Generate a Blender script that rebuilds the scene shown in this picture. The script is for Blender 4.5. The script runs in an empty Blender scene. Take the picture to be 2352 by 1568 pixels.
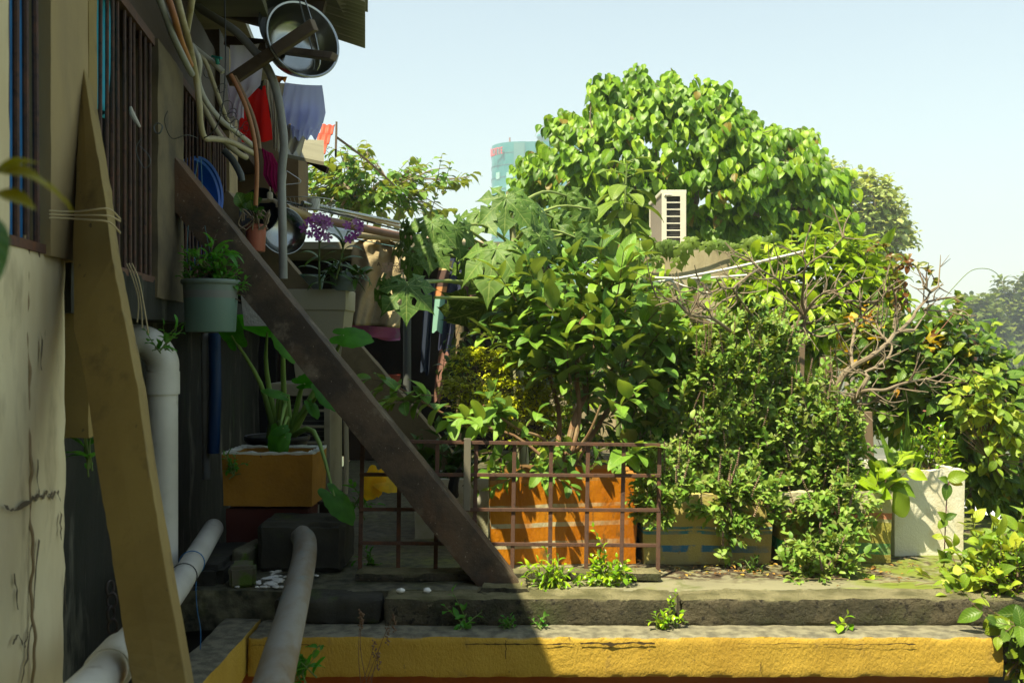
import bpy, bmesh, math, random
import numpy as np
from mathutils import Vector, Matrix, noise
rng = np.random.default_rng(7)
random.seed(7)
PI = math.pi
F = 2286.7; CZ = 0.86
sc = bpy.context.scene
COL = sc.collection

def P(px, py, Y):
    """world point seen at (px,py) of the 2352x1568 photo, standing at depth Y"""
    return np.array(((px-1176)/F*Y, Y, CZ+(784-py)/F*Y))
def PP(lst):
    return [P(*q) for q in lst]
def Wd(px, Y): return px/F*Y            # size of px pixels at depth Y
def wallY(px): return 0.715/((1176-px)/F-0.138)
def wallX(Y): return -0.715-0.138*Y

# ------------------------------------------------------------------ materials
MATS = {}
def _n(nt, t, **kw):
    n = nt.nodes.new(t)
    for k, v in kw.items():
        setattr(n, k, v)
    return n
def rgba(c): return (c[0], c[1], c[2], 1.0)
def mat(name, base, rough=.7, var=(), bump=None, metal=0., spec=.4, stretch=(1,1,1), top=None, bands=None, sheen=0.):
    """procedural material: base colour, list of noise overlays (scale, colour, lo, hi), bump list (scale, strength, dist)"""
    if name in MATS: return MATS[name]
    m = bpy.data.materials.new(name); m.use_nodes = True; MATS[name] = m
    nt = m.node_tree; nt.nodes.clear(); L = nt.links.new
    out = _n(nt, 'ShaderNodeOutputMaterial'); b = _n(nt, 'ShaderNodeBsdfPrincipled'); L(b.outputs[0], out.inputs[0])
    b.inputs['Roughness'].default_value = rough; b.inputs['Metallic'].default_value = metal
    b.inputs['Specular IOR Level'].default_value = spec
    tc = _n(nt, 'ShaderNodeTexCoord'); mp = _n(nt, 'ShaderNodeMapping'); mp.inputs['Scale'].default_value = stretch
    L(tc.outputs['Object'], mp.inputs[0]); co = mp.outputs[0]
    rgb = _n(nt, 'ShaderNodeRGB'); rgb.outputs[0].default_value = rgba(base); cur = rgb.outputs[0]
    def mixc(a, bcol, fac):
        mx = _n(nt, 'ShaderNodeMix', data_type='RGBA')
        L(fac, mx.inputs[0]); L(a, mx.inputs[6])
        if isinstance(bcol, (tuple, list)): mx.inputs[7].default_value = rgba(bcol)
        else: L(bcol, mx.inputs[7])
        return mx.outputs[2]
    if bands:
        # bands = dict(h=height, stops=[(z,color)], scale=, amp=)
        sep = _n(nt, 'ShaderNodeSeparateXYZ'); L(tc.outputs['Object'], sep.inputs[0])
        ns = _n(nt, 'ShaderNodeTexNoise'); ns.inputs['Scale'].default_value = bands.get('scale', 8); ns.inputs['Detail'].default_value = 6
        L(co, ns.inputs[0])
        ma = _n(nt, 'ShaderNodeMath', operation='MULTIPLY_ADD'); L(ns.outputs[0], ma.inputs[0]); ma.inputs[1].default_value = bands['amp']; L(sep.outputs[2], ma.inputs[2])
        mx_ = _n(nt, 'ShaderNodeMath', operation='MULTIPLY_ADD'); L(sep.outputs[0], mx_.inputs[0]); mx_.inputs[1].default_value = bands.get('slope', 0.); L(ma.outputs[0], mx_.inputs[2])
        dv = _n(nt, 'ShaderNodeMath', operation='DIVIDE'); L(mx_.outputs[0], dv.inputs[0]); dv.inputs[1].default_value = bands['h']
        cr = _n(nt, 'ShaderNodeValToRGB'); cr.color_ramp.interpolation = 'CONSTANT'
        e = cr.color_ramp.elements
        st = bands['stops']
        e[0].position = 0; e[0].color = rgba(st[0][1]); e[1].position = min(.999, st[1][0]/bands['h']); e[1].color = rgba(st[1][1])
        for z, c in st[2:]:
            q = e.new(min(.999, z/bands['h'])); q.color = rgba(c)
        L(dv.outputs[0], cr.inputs[0])
        if bands.get('patch'):
            n2 = _n(nt, 'ShaderNodeTexNoise'); n2.inputs['Scale'].default_value = bands['patch']; n2.inputs['Detail'].default_value = 5; L(co, n2.inputs[0])
            r2 = _n(nt, 'ShaderNodeMapRange'); L(n2.outputs[0], r2.inputs[0]); r2.inputs[1].default_value = bands.get('plo', .42); r2.inputs[2].default_value = bands.get('plo', .42)+.03
            cur = mixc(cur, cr.outputs[0], r2.outputs[0])
        else: cur = cr.outputs[0]
    for i, (s, c, lo, hi) in enumerate(var):
        ns = _n(nt, 'ShaderNodeTexNoise'); ns.inputs['Scale'].default_value = s; ns.inputs['Detail'].default_value = 9; ns.inputs['Roughness'].default_value = .62
        off = _n(nt, 'ShaderNodeVectorMath', operation='ADD'); L(co, off.inputs[0]); off.inputs[1].default_value = (3.7*i, 1.3*i, 7.1*i)
        L(off.outputs[0], ns.inputs[0])
        mr = _n(nt, 'ShaderNodeMapRange'); L(ns.outputs[0], mr.inputs[0]); mr.inputs[1].default_value = lo; mr.inputs[2].default_value = hi
        cur = mixc(cur, c, mr.outputs[0])
    if top:
        # top = (colour, noise colour) on faces that look up, with a ragged border
        ge = _n(nt, 'ShaderNodeNewGeometry'); sp = _n(nt, 'ShaderNodeSeparateXYZ'); L(ge.outputs['Normal'], sp.inputs[0])
        ns = _n(nt, 'ShaderNodeTexNoise'); ns.inputs['Scale'].default_value = top.get('scale', 30); ns.inputs['Detail'].default_value = 10; L(co, ns.inputs[0])
        mr = _n(nt, 'ShaderNodeMapRange'); L(ns.outputs[0], mr.inputs[0]); mr.inputs[1].default_value = .38; mr.inputs[2].default_value = .62
        tcn = _n(nt, 'ShaderNodeMix', data_type='RGBA'); L(mr.outputs[0], tcn.inputs[0]); tcn.inputs[6].default_value = rgba(top['c1']); tcn.inputs[7].default_value = rgba(top['c2'])
        if 'z' in top:
            sz = _n(nt, 'ShaderNodeSeparateXYZ'); L(tc.outputs['Object'], sz.inputs[0])
            nn = _n(nt, 'ShaderNodeTexNoise'); nn.inputs['Scale'].default_value = top.get('zs', 7); nn.inputs['Detail'].default_value = 8; L(tc.outputs['Object'], nn.inputs[0])
            ad = _n(nt, 'ShaderNodeMath', operation='MULTIPLY_ADD'); L(nn.outputs[0], ad.inputs[0]); ad.inputs[1].default_value = top.get('za', .06); L(sz.outputs[2], ad.inputs[2])
            m2 = _n(nt, 'ShaderNodeMapRange'); L(ad.outputs[0], m2.inputs[0]); m2.inputs[1].default_value = top['z']; m2.inputs[2].default_value = top['z']+top.get('soft', .008)
            cur = mixc(cur, top.get('zc', tcn.outputs[2]), m2.outputs[0])
        m1 = _n(nt, 'ShaderNodeMapRange'); L(sp.outputs[2], m1.inputs[0]); m1.inputs[1].default_value = .45; m1.inputs[2].default_value = .75
        cur = mixc(cur, tcn.outputs[2], m1.outputs[0])
    L(cur, b.inputs['Base Color'])
    if bump:
        prev = None
        for (s, st, d) in bump:
            ns = _n(nt, 'ShaderNodeTexNoise'); ns.inputs['Scale'].default_value = s; ns.inputs['Detail'].default_value = 10; ns.inputs['Roughness'].default_value = .65; L(co, ns.inputs[0])
            bp = _n(nt, 'ShaderNodeBump'); bp.inputs['Strength'].default_value = st; bp.inputs['Distance'].default_value = d
            L(ns.outputs[0], bp.inputs['Height'])
            if prev: L(prev, bp.inputs['Normal'])
            prev = bp.outputs[0]
        L(prev, b.inputs['Normal'])
    if sheen: b.inputs['Sheen Weight'].default_value = sheen
    return m

def leaf_mat(name, cols, under=None, trans=.3, rough=.38, veins=0., lat=14, tcol=None, spec=.35, rare=None, k=(2.05,1.65,.65)):
    """leaf: colour picked per leaf (random per island), midrib and side veins by UV, paler underside, translucent"""
    if name in MATS: return MATS[name]
    cols = [tuple(min(.8, a*b_) for a, b_ in zip(c, k)) for c in cols]
    if under: under = tuple(min(.8, a*b_) for a, b_ in zip(under, (1.2,1.15,.8)))
    m = bpy.data.materials.new(name); m.use_nodes = True; MATS[name] = m
    nt = m.node_tree; nt.nodes.clear(); L = nt.links.new
    out = _n(nt, 'ShaderNodeOutputMaterial'); b = _n(nt, 'ShaderNodeBsdfPrincipled'); b.inputs['Roughness'].default_value = rough
    b.inputs['Specular IOR Level'].default_value = spec
    ge = _n(nt, 'ShaderNodeNewGeometry')
    cr = _n(nt, 'ShaderNodeValToRGB'); e = cr.color_ramp.elements
    n = len(cols)
    e[0].position = 0; e[0].color = rgba(cols[0]); e[1].position = 1.; e[1].color = rgba(cols[-1])
    for i, c in enumerate(cols[1:-1]):
        q = e.new((i+1)/(n-1)); q.color = rgba(c)
    if rare:
        e[len(e)-1].position = .978
        q = e.new(.982); q.color = rgba(rare); q = e.new(1.); q.color = rgba(rare)
    L(ge.outputs['Random Per Island'], cr.inputs[0]); cur = cr.outputs[0]
    tc = _n(nt, 'ShaderNodeTexCoord')
    ns = _n(nt, 'ShaderNodeTexNoise'); ns.inputs['Scale'].default_value = 25; ns.inputs['Detail'].default_value = 4; L(tc.outputs['Object'], ns.inputs[0])
    hs = _n(nt, 'ShaderNodeHueSaturation'); mr = _n(nt, 'ShaderNodeMapRange'); L(ns.outputs[0], mr.inputs[0]); mr.inputs[1].default_value = .3; mr.inputs[2].default_value = .7; mr.inputs[3].default_value = .78; mr.inputs[4].default_value = 1.2
    L(cur, hs.inputs['Color']); L(mr.outputs[0], hs.inputs['Value']); cur = hs.outputs[0]
    if veins:
        uv = _n(nt, 'ShaderNodeSeparateXYZ'); L(tc.outputs['UV'], uv.inputs[0])
        def M(op, a, bb, c=None):
            q = _n(nt, 'ShaderNodeMath', operation=op)
            for i, v in enumerate((a, bb, c)):
                if v is None: continue
                if isinstance(v, (int, float)): q.inputs[i].default_value = v
                else: L(v, q.inputs[i])
            return q.outputs[0]
        au = M('ABSOLUTE', M('SUBTRACT', uv.outputs[0], .5), 0)
        mid = M('LESS_THAN', au, .028)
        ph = M('SUBTRACT', M('MULTIPLY', uv.outputs[1], float(lat)), M('MULTIPLY', au, lat*.45))
        fr = M('ABSOLUTE', M('SUBTRACT', M('FRACT', ph, 0), .5), 0)
        latv = M('MULTIPLY', M('LESS_THAN', fr, .07), .55)
        vv = M('MULTIPLY', M('MAXIMUM', mid, latv), veins)
        mx = _n(nt, 'ShaderNodeMix', data_type='RGBA'); L(vv, mx.inputs[0]); L(cur, mx.inputs[6]); mx.inputs[7].default_value = (.40, .48, .14, 1)
        cur = mx.outputs[2]
        bp = _n(nt, 'ShaderNodeBump'); bp.inputs['Strength'].default_value = .5; bp.inputs['Distance'].default_value = .002
        L(fr, bp.inputs['Height']); L(bp.outputs[0], b.inputs['Normal'])
    if under:
        mx = _n(nt, 'ShaderNodeMix', data_type='RGBA'); fac = _n(nt, 'ShaderNodeMath', operation='MULTIPLY'); L(ge.outputs['Backfacing'], fac.inputs[0]); fac.inputs[1].default_value = .75
        L(fac.outputs[0], mx.inputs[0]); L(cur, mx.inputs[6]); mx.inputs[7].default_value = rgba(under); cur = mx.outputs[2]
    L(cur, b.inputs['Base Color'])
    t = _n(nt, 'ShaderNodeBsdfTranslucent')
    tm = _n(nt, 'ShaderNodeMix', data_type='RGBA', blend_type='MULTIPLY'); tm.inputs[0].default_value = 1; L(cur, tm.inputs[6]); tm.inputs[7].default_value = rgba(tcol or (1.9, 1.7, .6)); L(tm.outputs[2], t.inputs[0])
    ms = _n(nt, 'ShaderNodeMixShader'); ms.inputs[0].default_value = trans; L(b.outputs[0], ms.inputs[1]); L(t.outputs[0], ms.inputs[2])
    L(ms.outputs[0], out.inputs[0])
    return m

# ------------------------------------------------------------------ mesh builder
class MB:
    def __init__(s): s.v = []; s.f = []; s.sm = []
    def add(s, vs, fs, smooth=False):
        o = len(s.v); s.v += [tuple(map(float, p)) for p in vs]
        s.f += [tuple(i+o for i in f) for f in fs]; s.sm += [smooth]*len(fs); return s
    def box(s, a, b, M=None):
        (x0, y0, z0), (x1, y1, z1) = a, b
        vs = [(x0,y0,z0),(x1,y0,z0),(x1,y1,z0),(x0,y1,z0),(x0,y0,z1),(x1,y0,z1),(x1,y1,z1),(x0,y1,z1)]
        if M is not None: vs = [tuple(M @ Vector(v)) for v in vs]
        return s.add(vs, [(0,3,2,1),(4,5,6,7),(0,1,5,4),(1,2,6,5),(2,3,7,6),(3,0,4,7)])
    def bar(s, p, q, w, h, up=(0,0,1)):
        """rectangular bar from p to q, w sideways, h along up"""
        p = Vector(p); q = Vector(q); d = (q-p).normalized(); u = Vector(up); sd = d.cross(u)
        if sd.length < 1e-4: sd = d.cross(Vector((1,0,0)))
        sd.normalize(); u = sd.cross(d).normalized()
        vs = []
        for c in (p, q):
            for a, b_ in ((-1,-1),(1,-1),(1,1),(-1,1)): vs.append(c+sd*(a*w/2)+u*(b_*h/2))
        return s.add(vs, [(0,1,2,3),(7,6,5,4),(0,4,5,1),(1,5,6,2),(2,6,7,3),(3,7,4,0)])
    def slab(s, a, b, res=.03, amp=.004, fr=9., M=None, seed=0., edge=None):
        """box whose surface is gridded and roughened with noise"""
        a = np.array(a, float); b = np.array(b, float); n = [max(1, int(math.ceil((b[i]-a[i])/res))) for i in range(3)]
        key = {}; vs = []; fs = []
        def vid(i, j, k):
            q = (i, j, k)
            if q not in key:
                p = Vector((a[0]+(b[0]-a[0])*i/n[0], a[1]+(b[1]-a[1])*j/n[1], a[2]+(b[2]-a[2])*k/n[2]))
                d = noise.noise_vector(p*fr+Vector((seed,)*3))*amp + noise.noise_vector(p*fr*3.3+Vector((seed,)*3))*amp*.45
                if edge:
                    nb = sum((i in (0, n[0]), j in (0, n[1]), k in (0, n[2])))
                    if nb >= 2:
                        c = Vector((a+b)/2); t = (c-p); 
                        for ax, (ii, nn) in enumerate(((i, n[0]), (j, n[1]), (k, n[2]))):
                            if ii in (0, nn): d[ax] += (1 if t[ax] > 0 else -1)*edge*(.5+.9*abs(noise.noise(p*14)))
                p = p+d
                if M is not None: p = M @ p
                key[q] = len(vs); vs.append(p)
            return key[q]
        def face(f): fs.append(f)
        for i in range(n[0]):
            for j in range(n[1]):
                face((vid(i,j,0), vid(i,j+1,0), vid(i+1,j+1,0), vid(i+1,j,0)))
                face((vid(i,j,n[2]), vid(i+1,j,n[2]), vid(i+1,j+1,n[2]), vid(i,j+1,n[2])))
        for i in range(n[0]):
            for k in range(n[2]):
                face((vid(i,0,k), vid(i+1,0,k), vid(i+1,0,k+1), vid(i,0,k+1)))
                face((vid(i,n[1],k), vid(i,n[1],k+1), vid(i+1,n[1],k+1), vid(i+1,n[1],k)))
        for j in range(n[1]):
            for k in range(n[2]):
                face((vid(0,j,k), vid(0,j,k+1), vid(0,j+1,k+1), vid(0,j+1,k)))
                face((vid(n[0],j,k), vid(n[0],j+1,k), vid(n[0],j+1,k+1), vid(n[0],j,k+1)))
        return s.add(vs, fs, True)
    def tube(s, pts, r, n=10, cap=True, smooth_path=True, sub=4):
        pts = [Vector(p) for p in pts]
        R = list(r) if isinstance(r, (list, tuple, np.ndarray)) else [r]*len(pts)
        if smooth_path and len(pts) > 2:
            q = []; rr = []
            for i in range(len(pts)-1):
                p0 = pts[max(i-1, 0)]; p1 = pts[i]; p2 = pts[i+1]; p3 = pts[min(i+2, len(pts)-1)]
                for k in range(sub):
                    t = k/sub
                    q.append(.5*((2*p1)+(p2-p0)*t+(2*p0-5*p1+4*p2-p3)*t*t+(3*p1-p0-3*p2+p3)*t**3)); rr.append(R[i]*(1-t)+R[i+1]*t)
            q.append(pts[-1]); rr.append(R[-1]); pts, R = q, rr
        vs = []; fs = []
        u = None
        for i, p in enumerate(pts):
            d = (pts[min(i+1, len(pts)-1)]-pts[max(i-1, 0)])
            if d.length < 1e-9: d = Vector((0,0,1))
            d.normalize()
            if u is None:
                u = d.orthogonal().normalized()
            else:
                u = (u-d*u.dot(d))
                u = u.normalized() if u.length > 1e-6 else d.orthogonal().normalized()
            w = d.cross(u)
            for k in range(n):
                a = 2*PI*k/n; vs.append(p+(u*math.cos(a)+w*math.sin(a))*R[i])
        for i in range(len(pts)-1):
            for k in range(n):
                fs.append((i*n+k, i*n+(k+1)%n, (i+1)*n+(k+1)%n, (i+1)*n+k))
        if cap: fs += [tuple(range(n))[::-1], tuple((len(pts)-1)*n+k for k in range(n))]
        return s.add(vs, fs, True)
    def lathe(s, prof, c=(0,0,0), axis=(0,0,1), n=28, smooth=True):
        """prof: [(r, h)]"""
        ax = Vector(axis).normalized(); u = ax.orthogonal().normalized(); w = ax.cross(u); c = Vector(c); vs = []; fs = []
        for (r, h) in prof:
            for k in range(n):
                a = 2*PI*k/n; vs.append(c+ax*h+(u*math.cos(a)+w*math.sin(a))*max(r, 1e-5))
        for i in range(len(prof)-1):
            for k in range(n): fs.append((i*n+k, i*n+(k+1)%n, (i+1)*n+(k+1)%n, (i+1)*n+k))
        return s.add(vs, fs, smooth)
    def grid(s, fn, nu, nv, smooth=True, thick=None):
        vs = [fn(i/nu, j/nv) for j in range(nv+1) for i in range(nu+1)]
        fs = [(j*(nu+1)+i, j*(nu+1)+i+1, (j+1)*(nu+1)+i+1, (j+1)*(nu+1)+i) for j in range(nv) for i in range(nu)]
        return s.add(vs, fs, smooth)
    def prism(s, front, back):
        n = len(front); return s.add(list(front)+list(back), [tuple(range(n))[::-1], tuple(range(n, 2*n))]+[(i, (i+1) % n, n+(i+1) % n, n+i) for i in range(n)])

WL = {}
def wloc(o): return WL.get(o.as_pointer(), Vector((0,0,0)))
def setprops(o, label=None, cat=None, group=None, kind=None):
    if label: o['label'] = label
    if cat: o['category'] = cat
    if group: o['group'] = group
    if kind: o['kind'] = kind
def empty(name, loc, label, cat, group=None):
    o = bpy.data.objects.new(name, None); o.empty_display_size = .1; COL.objects.link(o)
    o.location = Vector([float(q) for q in loc]); WL[o.as_pointer()] = Vector(o.location); setprops(o, label, cat, group); return o
def obj(name, mb, m, parent=None, label=None, cat=None, group=None, kind=None, bevel=0., thick=0., subsurf=0):
    me = bpy.data.meshes.new(name)
    vs = np.array(mb.v, float)
    if parent is not None: org = wloc(parent)
    else:
        lo = vs.min(0); hi = vs.max(0); org = Vector(((lo[0]+hi[0])/2, (lo[1]+hi[1])/2, lo[2]))
    vs = vs-np.array(org)
    me.from_pydata(vs.tolist(), [], mb.f)
    me.polygons.foreach_set('use_smooth', mb.sm)
    me.validate(); me.update()
    if any(mb.sm): me.set_sharp_from_angle(angle=math.radians(42))
    o = bpy.data.objects.new(name, me); COL.objects.link(o); me.materials.append(m)
    WL[o.as_pointer()] = Vector(org)
    if parent is not None: o.parent = parent
    else: o.location = org
    if parent is not None and parent.type == 'EMPTY': pass
    if kind or cat or label or group: setprops(o, label, cat, group, kind)
    if thick:
        q = o.modifiers.new('solid', 'SOLIDIFY'); q.thickness = thick; q.offset = 0
    if bevel:
        q = o.modifiers.new('bevel', 'BEVEL'); q.width = bevel; q.segments = 2; q.limit_method = 'ANGLE'
    if subsurf:
        q = o.modifiers.new('sub', 'SUBSURF'); q.levels = subsurf; q.render_levels = subsurf
    return o

# ------------------------------------------------------------------ leaves
def w_ovate(t): return .31*math.sin(PI*min(1, t**.75))**.9*(1-.15*t)+.004
def w_heart(t): return (.47*math.sin(PI*min(1,(t*.93+.07)**.62))**.85)*(1 if t < .8 else 1)*(1-.1*t)+.003
def w_tip(t):   # broad leaf with a long drip tip
    return (.305*math.sin(PI*min(1, (t/.84)**.72))**.85 if t < .84 else 0)+.03*(1-t)+.002
def w_ell(t): return .265*math.sin(PI*min(1,t**.88))**.72*(1-.12*t)+.003
def w_lance(t): return .17*math.sin(PI*t**.8)+.004
def w_strap(t): return .085*(min(1, t*6+.5))*(1-t**4)+.003
def w_obov(t): return .27*math.sin(PI*t**1.25)**.8+.006 if t < 1 else .004
def leaf_tpl(w=w_ovate, nv=6, nu=4, fold=.25, curl=-.5, a0=.15, wav=.02, cord=0., ph=0., twist=0.):
    vs = []; uv = []; y = 0.; z = 0.; ang = a0
    rows = []
    for j in range(nv+1):
        t = j/nv; rows.append((y, z)); ang2 = a0+curl*t; y += math.cos(ang2)/nv; z += math.sin(ang2)/nv
    for j in range(nv+1):
        t = j/nv; yy, zz = rows[j]; ww = max(w(t), 0.)
        for i in range(nu+1):
            sx = -1+2*i/nu; x = ww*sx
            vs.append((x*math.cos(fold), yy-cord*abs(sx)**1.5*(1-t)**3, zz+abs(x)*math.sin(fold)+wav*math.sin(7*t+ph+sx*2)*abs(sx)+twist*x*t)); uv.append((i/nu, t))
    fs = [(j*(nu+1)+i, j*(nu+1)+i+1, (j+1)*(nu+1)+i+1, (j+1)*(nu+1)+i) for j in range(nv) for i in range(nu)]
    return np.array(vs), fs, np.array(uv)
def lobed_tpl(nl=7, spread=2.35, droop=.35, seed=0, nv=12):
    """papaya like palmate leaf; every lobe is a strip with side points, joined at the stalk"""
    r_ = random.Random(seed); vs = [(0,0,0)]; uv = [(.5, 0)]; fs = []
    for l in range(nl):
        th = -spread+2*spread*l/(nl-1)+r_.uniform(-.06, .06); ln = (1.0-.42*(abs(th)/spread)**1.6)*r_.uniform(.92, 1.06)
       
        for j in range(1, nv+1):
            t = j/nv
            env = .02+.235*math.sin(PI*min(1, t**1.15))**.9*(1-t)**.2
            tooth = 1+.55*math.sin(t*2*PI*2.2-1.6)*(t > .3)*(t < .97)
            wv = env*tooth*ln if t < 1 else .004
            if t < .34: wv = max(wv, t*ln*.42)
            for i in range(5):
                sx = -1+i*.5; y = t*ln-abs(sx)*.05*tooth*(t > .3); x = sx*wv
                X = x*math.cos(th)+y*math.sin(th); Y = y*math.cos(th)-x*math.sin(th)
                rr = math.hypot(X, Y)
                Z = -droop*rr**1.9+.10*abs(sx)*wv/.2*.35-.03*math.sin(9*t+l)*abs(sx)
                vs.append((X, Y, Z)); uv.append((i/4, t))
            o = 1+l*nv*5+(j-1)*5
            if j == 1: fs += [(0, o+i+1, o+i) for i in range(4)]
            else:
                b = o-5; fs += [(b+i, b+i+1, o+i+1, o+i) for i in range(4)]
    return np.array(vs), fs, np.array(uv)
def polar_tpl(rf, n=40, rings=4, zf=lambda x, y: 0.):
    vs = [(0,0,zf(0,0))]; uv = [(.5, 0.)]; fs = []
    for k in range(1, rings+1):
        for i in range(n):
            th = 2*PI*i/n; r = rf(th)*k/rings; x = r*math.sin(th); y = r*math.cos(th); vs.append((x, y, zf(x, y)))
            uv.append((.5+x*.5, abs(y)))
    for i in range(n): fs.append((0, 1+(i+1) % n, 1+i))
    for k in range(rings-1):
        o = 1+k*n
        for i in range(n): fs.append((o+i, o+(i+1) % n, o+n+(i+1) % n, o+n+i))
    return np.array(vs), fs, np.array(uv)
def nrm(v):
    v = np.asarray(v, float); return v/np.maximum(np.linalg.norm(v, axis=-1, keepdims=True), 1e-9)
def leaves(name, items, tpls, m, parent=None, **kw):
    """items: list of (pos, dir, up, scale, widthscale, template index or None)"""
    V = []; Fl = []; UV = []; off = 0; loops = []; starts = []; totals = []; lo = 0
    by = {}
    for it in items:
        k = it[5] if it[5] is not None else int(rng.integers(len(tpls)))
        by.setdefault(k, []).append(it)
    for k, its in by.items():
        tv, tf, tu = tpls[k]
        p = np.array([i[0] for i in its], float); d = nrm([i[1] for i in its]); u = np.array([i[2] for i in its], float)
        s = np.array([i[3] for i in its], float)[:, None]; ws = np.array([i[4] for i in its], float)[:, None]
        x = np.cross(d, u); bad = np.linalg.norm(x, axis=1) < 1e-4
        x[bad] = np.cross(d[bad], np.array([.3, .8, .2])); x = nrm(x); z = np.cross(x, d)
        vv = p[:, None, :]+s[:, None, :]*(tv[None, :, 0:1]*ws[:, None, :]*x[:, None, :]+tv[None, :, 1:2]*d[:, None, :]+tv[None, :, 2:3]*z[:, None, :])
        nV = len(tv); V.append(vv.reshape(-1, 3))
        flat = np.concatenate([np.array(f) for f in tf]); lens = np.array([len(f) for f in tf])
        N = len(its)
        loops.append((flat[None, :]+off+(np.arange(N)*nV)[:, None]).reshape(-1))
        st = np.concatenate([[0], np.cumsum(lens)[:-1]])
        starts.append((st[None, :]+lo+(np.arange(N)*len(flat))[:, None]).reshape(-1)); totals.append(np.tile(lens, N))
        UV.append(np.tile(tu[flat], (N, 1))); off += N*nV; lo += N*len(flat)
    V = np.concatenate(V); loops = np.concatenate(loops); starts = np.concatenate(starts); totals = np.concatenate(totals); UV = np.concatenate(UV)
    if parent is not None: org = wloc(parent)
    else: org = Vector((float(V[:, 0].mean()), float(V[:, 1].mean()), float(V[:, 2].min())))
    V = V-np.array(org)
    me = bpy.data.meshes.new(name); me.vertices.add(len(V)); me.vertices.foreach_set('co', V.ravel())
    me.loops.add(len(loops)); me.loops.foreach_set('vertex_index', loops.astype(np.int32))
    me.polygons.add(len(starts)); me.polygons.foreach_set('loop_start', starts.astype(np.int32)); me.polygons.foreach_set('loop_total', totals.astype(np.int32))
    me.polygons.foreach_set('use_smooth', np.ones(len(starts), bool))
    ul = me.uv_layers.new(name='UVMap'); ul.data.foreach_set('uv', UV.ravel())
    me.update(calc_edges=True); me.validate(); me.materials.append(m)
    o = bpy.data.objects.new(name, me); COL.objects.link(o); WL[o.as_pointer()] = Vector(org)
    if parent is not None: o.parent = parent
    else: o.location = org
    if kw: setprops(o, **kw)
    return o

def inpoly(x, y, poly):
    c = False; n = len(poly)
    for i in range(n):
        x1, y1 = poly[i]; x2, y2 = poly[(i+1) % n]
        if (y1 > y) != (y2 > y) and x < (x2-x1)*(y-y1)/(y2-y1)+x1: c = not c
    return c
def edist(x, y, poly):
    best = 1e9; n = len(poly)
    for i in range(n):
        x1, y1 = poly[i]; x2, y2 = poly[(i+1) % n]; dx = x2-x1; dy = y2-y1
        t = max(0, min(1, ((x-x1)*dx+(y-y1)*dy)/(dx*dx+dy*dy+1e-9))); best = min(best, math.hypot(x-x1-t*dx, y-y1-t*dy))
    return best
def volume(poly, Yc, thick, n, shell=.5, r0=None, yfun=None):
    """n points inside a volume of real depth: poly is its outline in photo pixels as seen at depth Yc"""
    xs = [p[0] for p in poly]; ys = [p[1] for p in poly]; x0, x1, y0, y1 = min(xs), max(xs), min(ys), max(ys)
    r0 = r0 or .45*min(x1-x0, y1-y0); out = []
    while len(out) < n:
        x = random.uniform(x0, x1); y = random.uniform(y0, y1)
        if not inpoly(x, y, poly): continue
        d = min(1, edist(x, y, poly)/r0); hd = thick*math.sqrt(max(0.02, 1-(1-d)**2))
        s = random.uniform(-1, 1)
        if random.random() < shell: s = -abs(random.uniform(.55, 1))
        c = yfun(x, y) if yfun else Yc
        Y = c+s*hd
        out.append((np.array(((x-1176)/F*c, Y, CZ+(784-y)/F*c)), x, y, d))
    return out
def rvec(a=1.): return rng.normal(size=3)*a
def shoot(items, twig, base, d, L, n, leaf, opp=False, ang=.9, droop=0., up=(0,0,1), bend=0., tipn=2, wsc=1., r=.0025, start=.15, sag=None, face=None):
    """leafy shoot: stem with n nodes of leaves; appends to items and to the twig mesh"""
    d = nrm(d); pts = []; p = np.array(base, float); dd = d.copy(); k = max(3, int(n//2)+2)
    seg = L/k
    for i in range(k+1):
        pts.append(p.copy()); dd = nrm(dd+np.array([0,0,bend])*seg/L*3+rvec(.05)); p = p+dd*seg
    if twig is not None: twig.tube(pts, [r*(1-.6*i/k) for i in range(k+1)], n=4, cap=False, smooth_path=False)
    side0 = nrm(np.cross(d, [.01, .02, 1.]))
    phi = random.uniform(0, 2*PI)
    for i in range(n):
        t = start+(1-start)*i/max(1, n-1); f = t*k; a = min(k-1, int(f)); q = pts[a]*(1-(f-a))+pts[a+1]*(f-a)
        ax = nrm(pts[a+1]-pts[a]); s1 = nrm(np.cross(ax, [.01, .02, 1.])); s2 = np.cross(s1, ax)
        phi += 2.4 if not opp else PI/2
        for sgn in ((1, -1) if opp else (1,)):
            o = (s1*math.cos(phi)+s2*math.sin(phi))*sgn
            aa = ang*(1.-.45*t)*random.uniform(.8, 1.2)
            ld = nrm(ax*math.cos(aa)+o*math.sin(aa)+np.array([0,0,-droop*random.uniform(.6, 1.4)])+rvec(.08))
            u = nrm(np.array(up, float)+ax*.35+rvec(.22)) if face is None else nrm(np.array(face)+rvec(.3))
            items.append((q, ld, u, leaf*random.uniform(.62, 1.2)*(1-.35*max(0, t-.8)/.2), wsc*random.uniform(.88, 1.1), None))
    return pts
def branch(tw, a, b, r0, r1, wob=.06, n=6, sides=6):
    a = np.array(a, float); b = np.array(b, float); L = np.linalg.norm(b-a); pts = []
    for i in range(n+1):
        t = i/n; pts.append(a*(1-t)+b*t+rvec(wob*L*.5)*math.sin(PI*t))
    tw.tube(pts, [r0*(1-i/n)+r1*i/n for i in range(n+1)], n=sides, cap=False, smooth_path=True, sub=3); return pts
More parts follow.
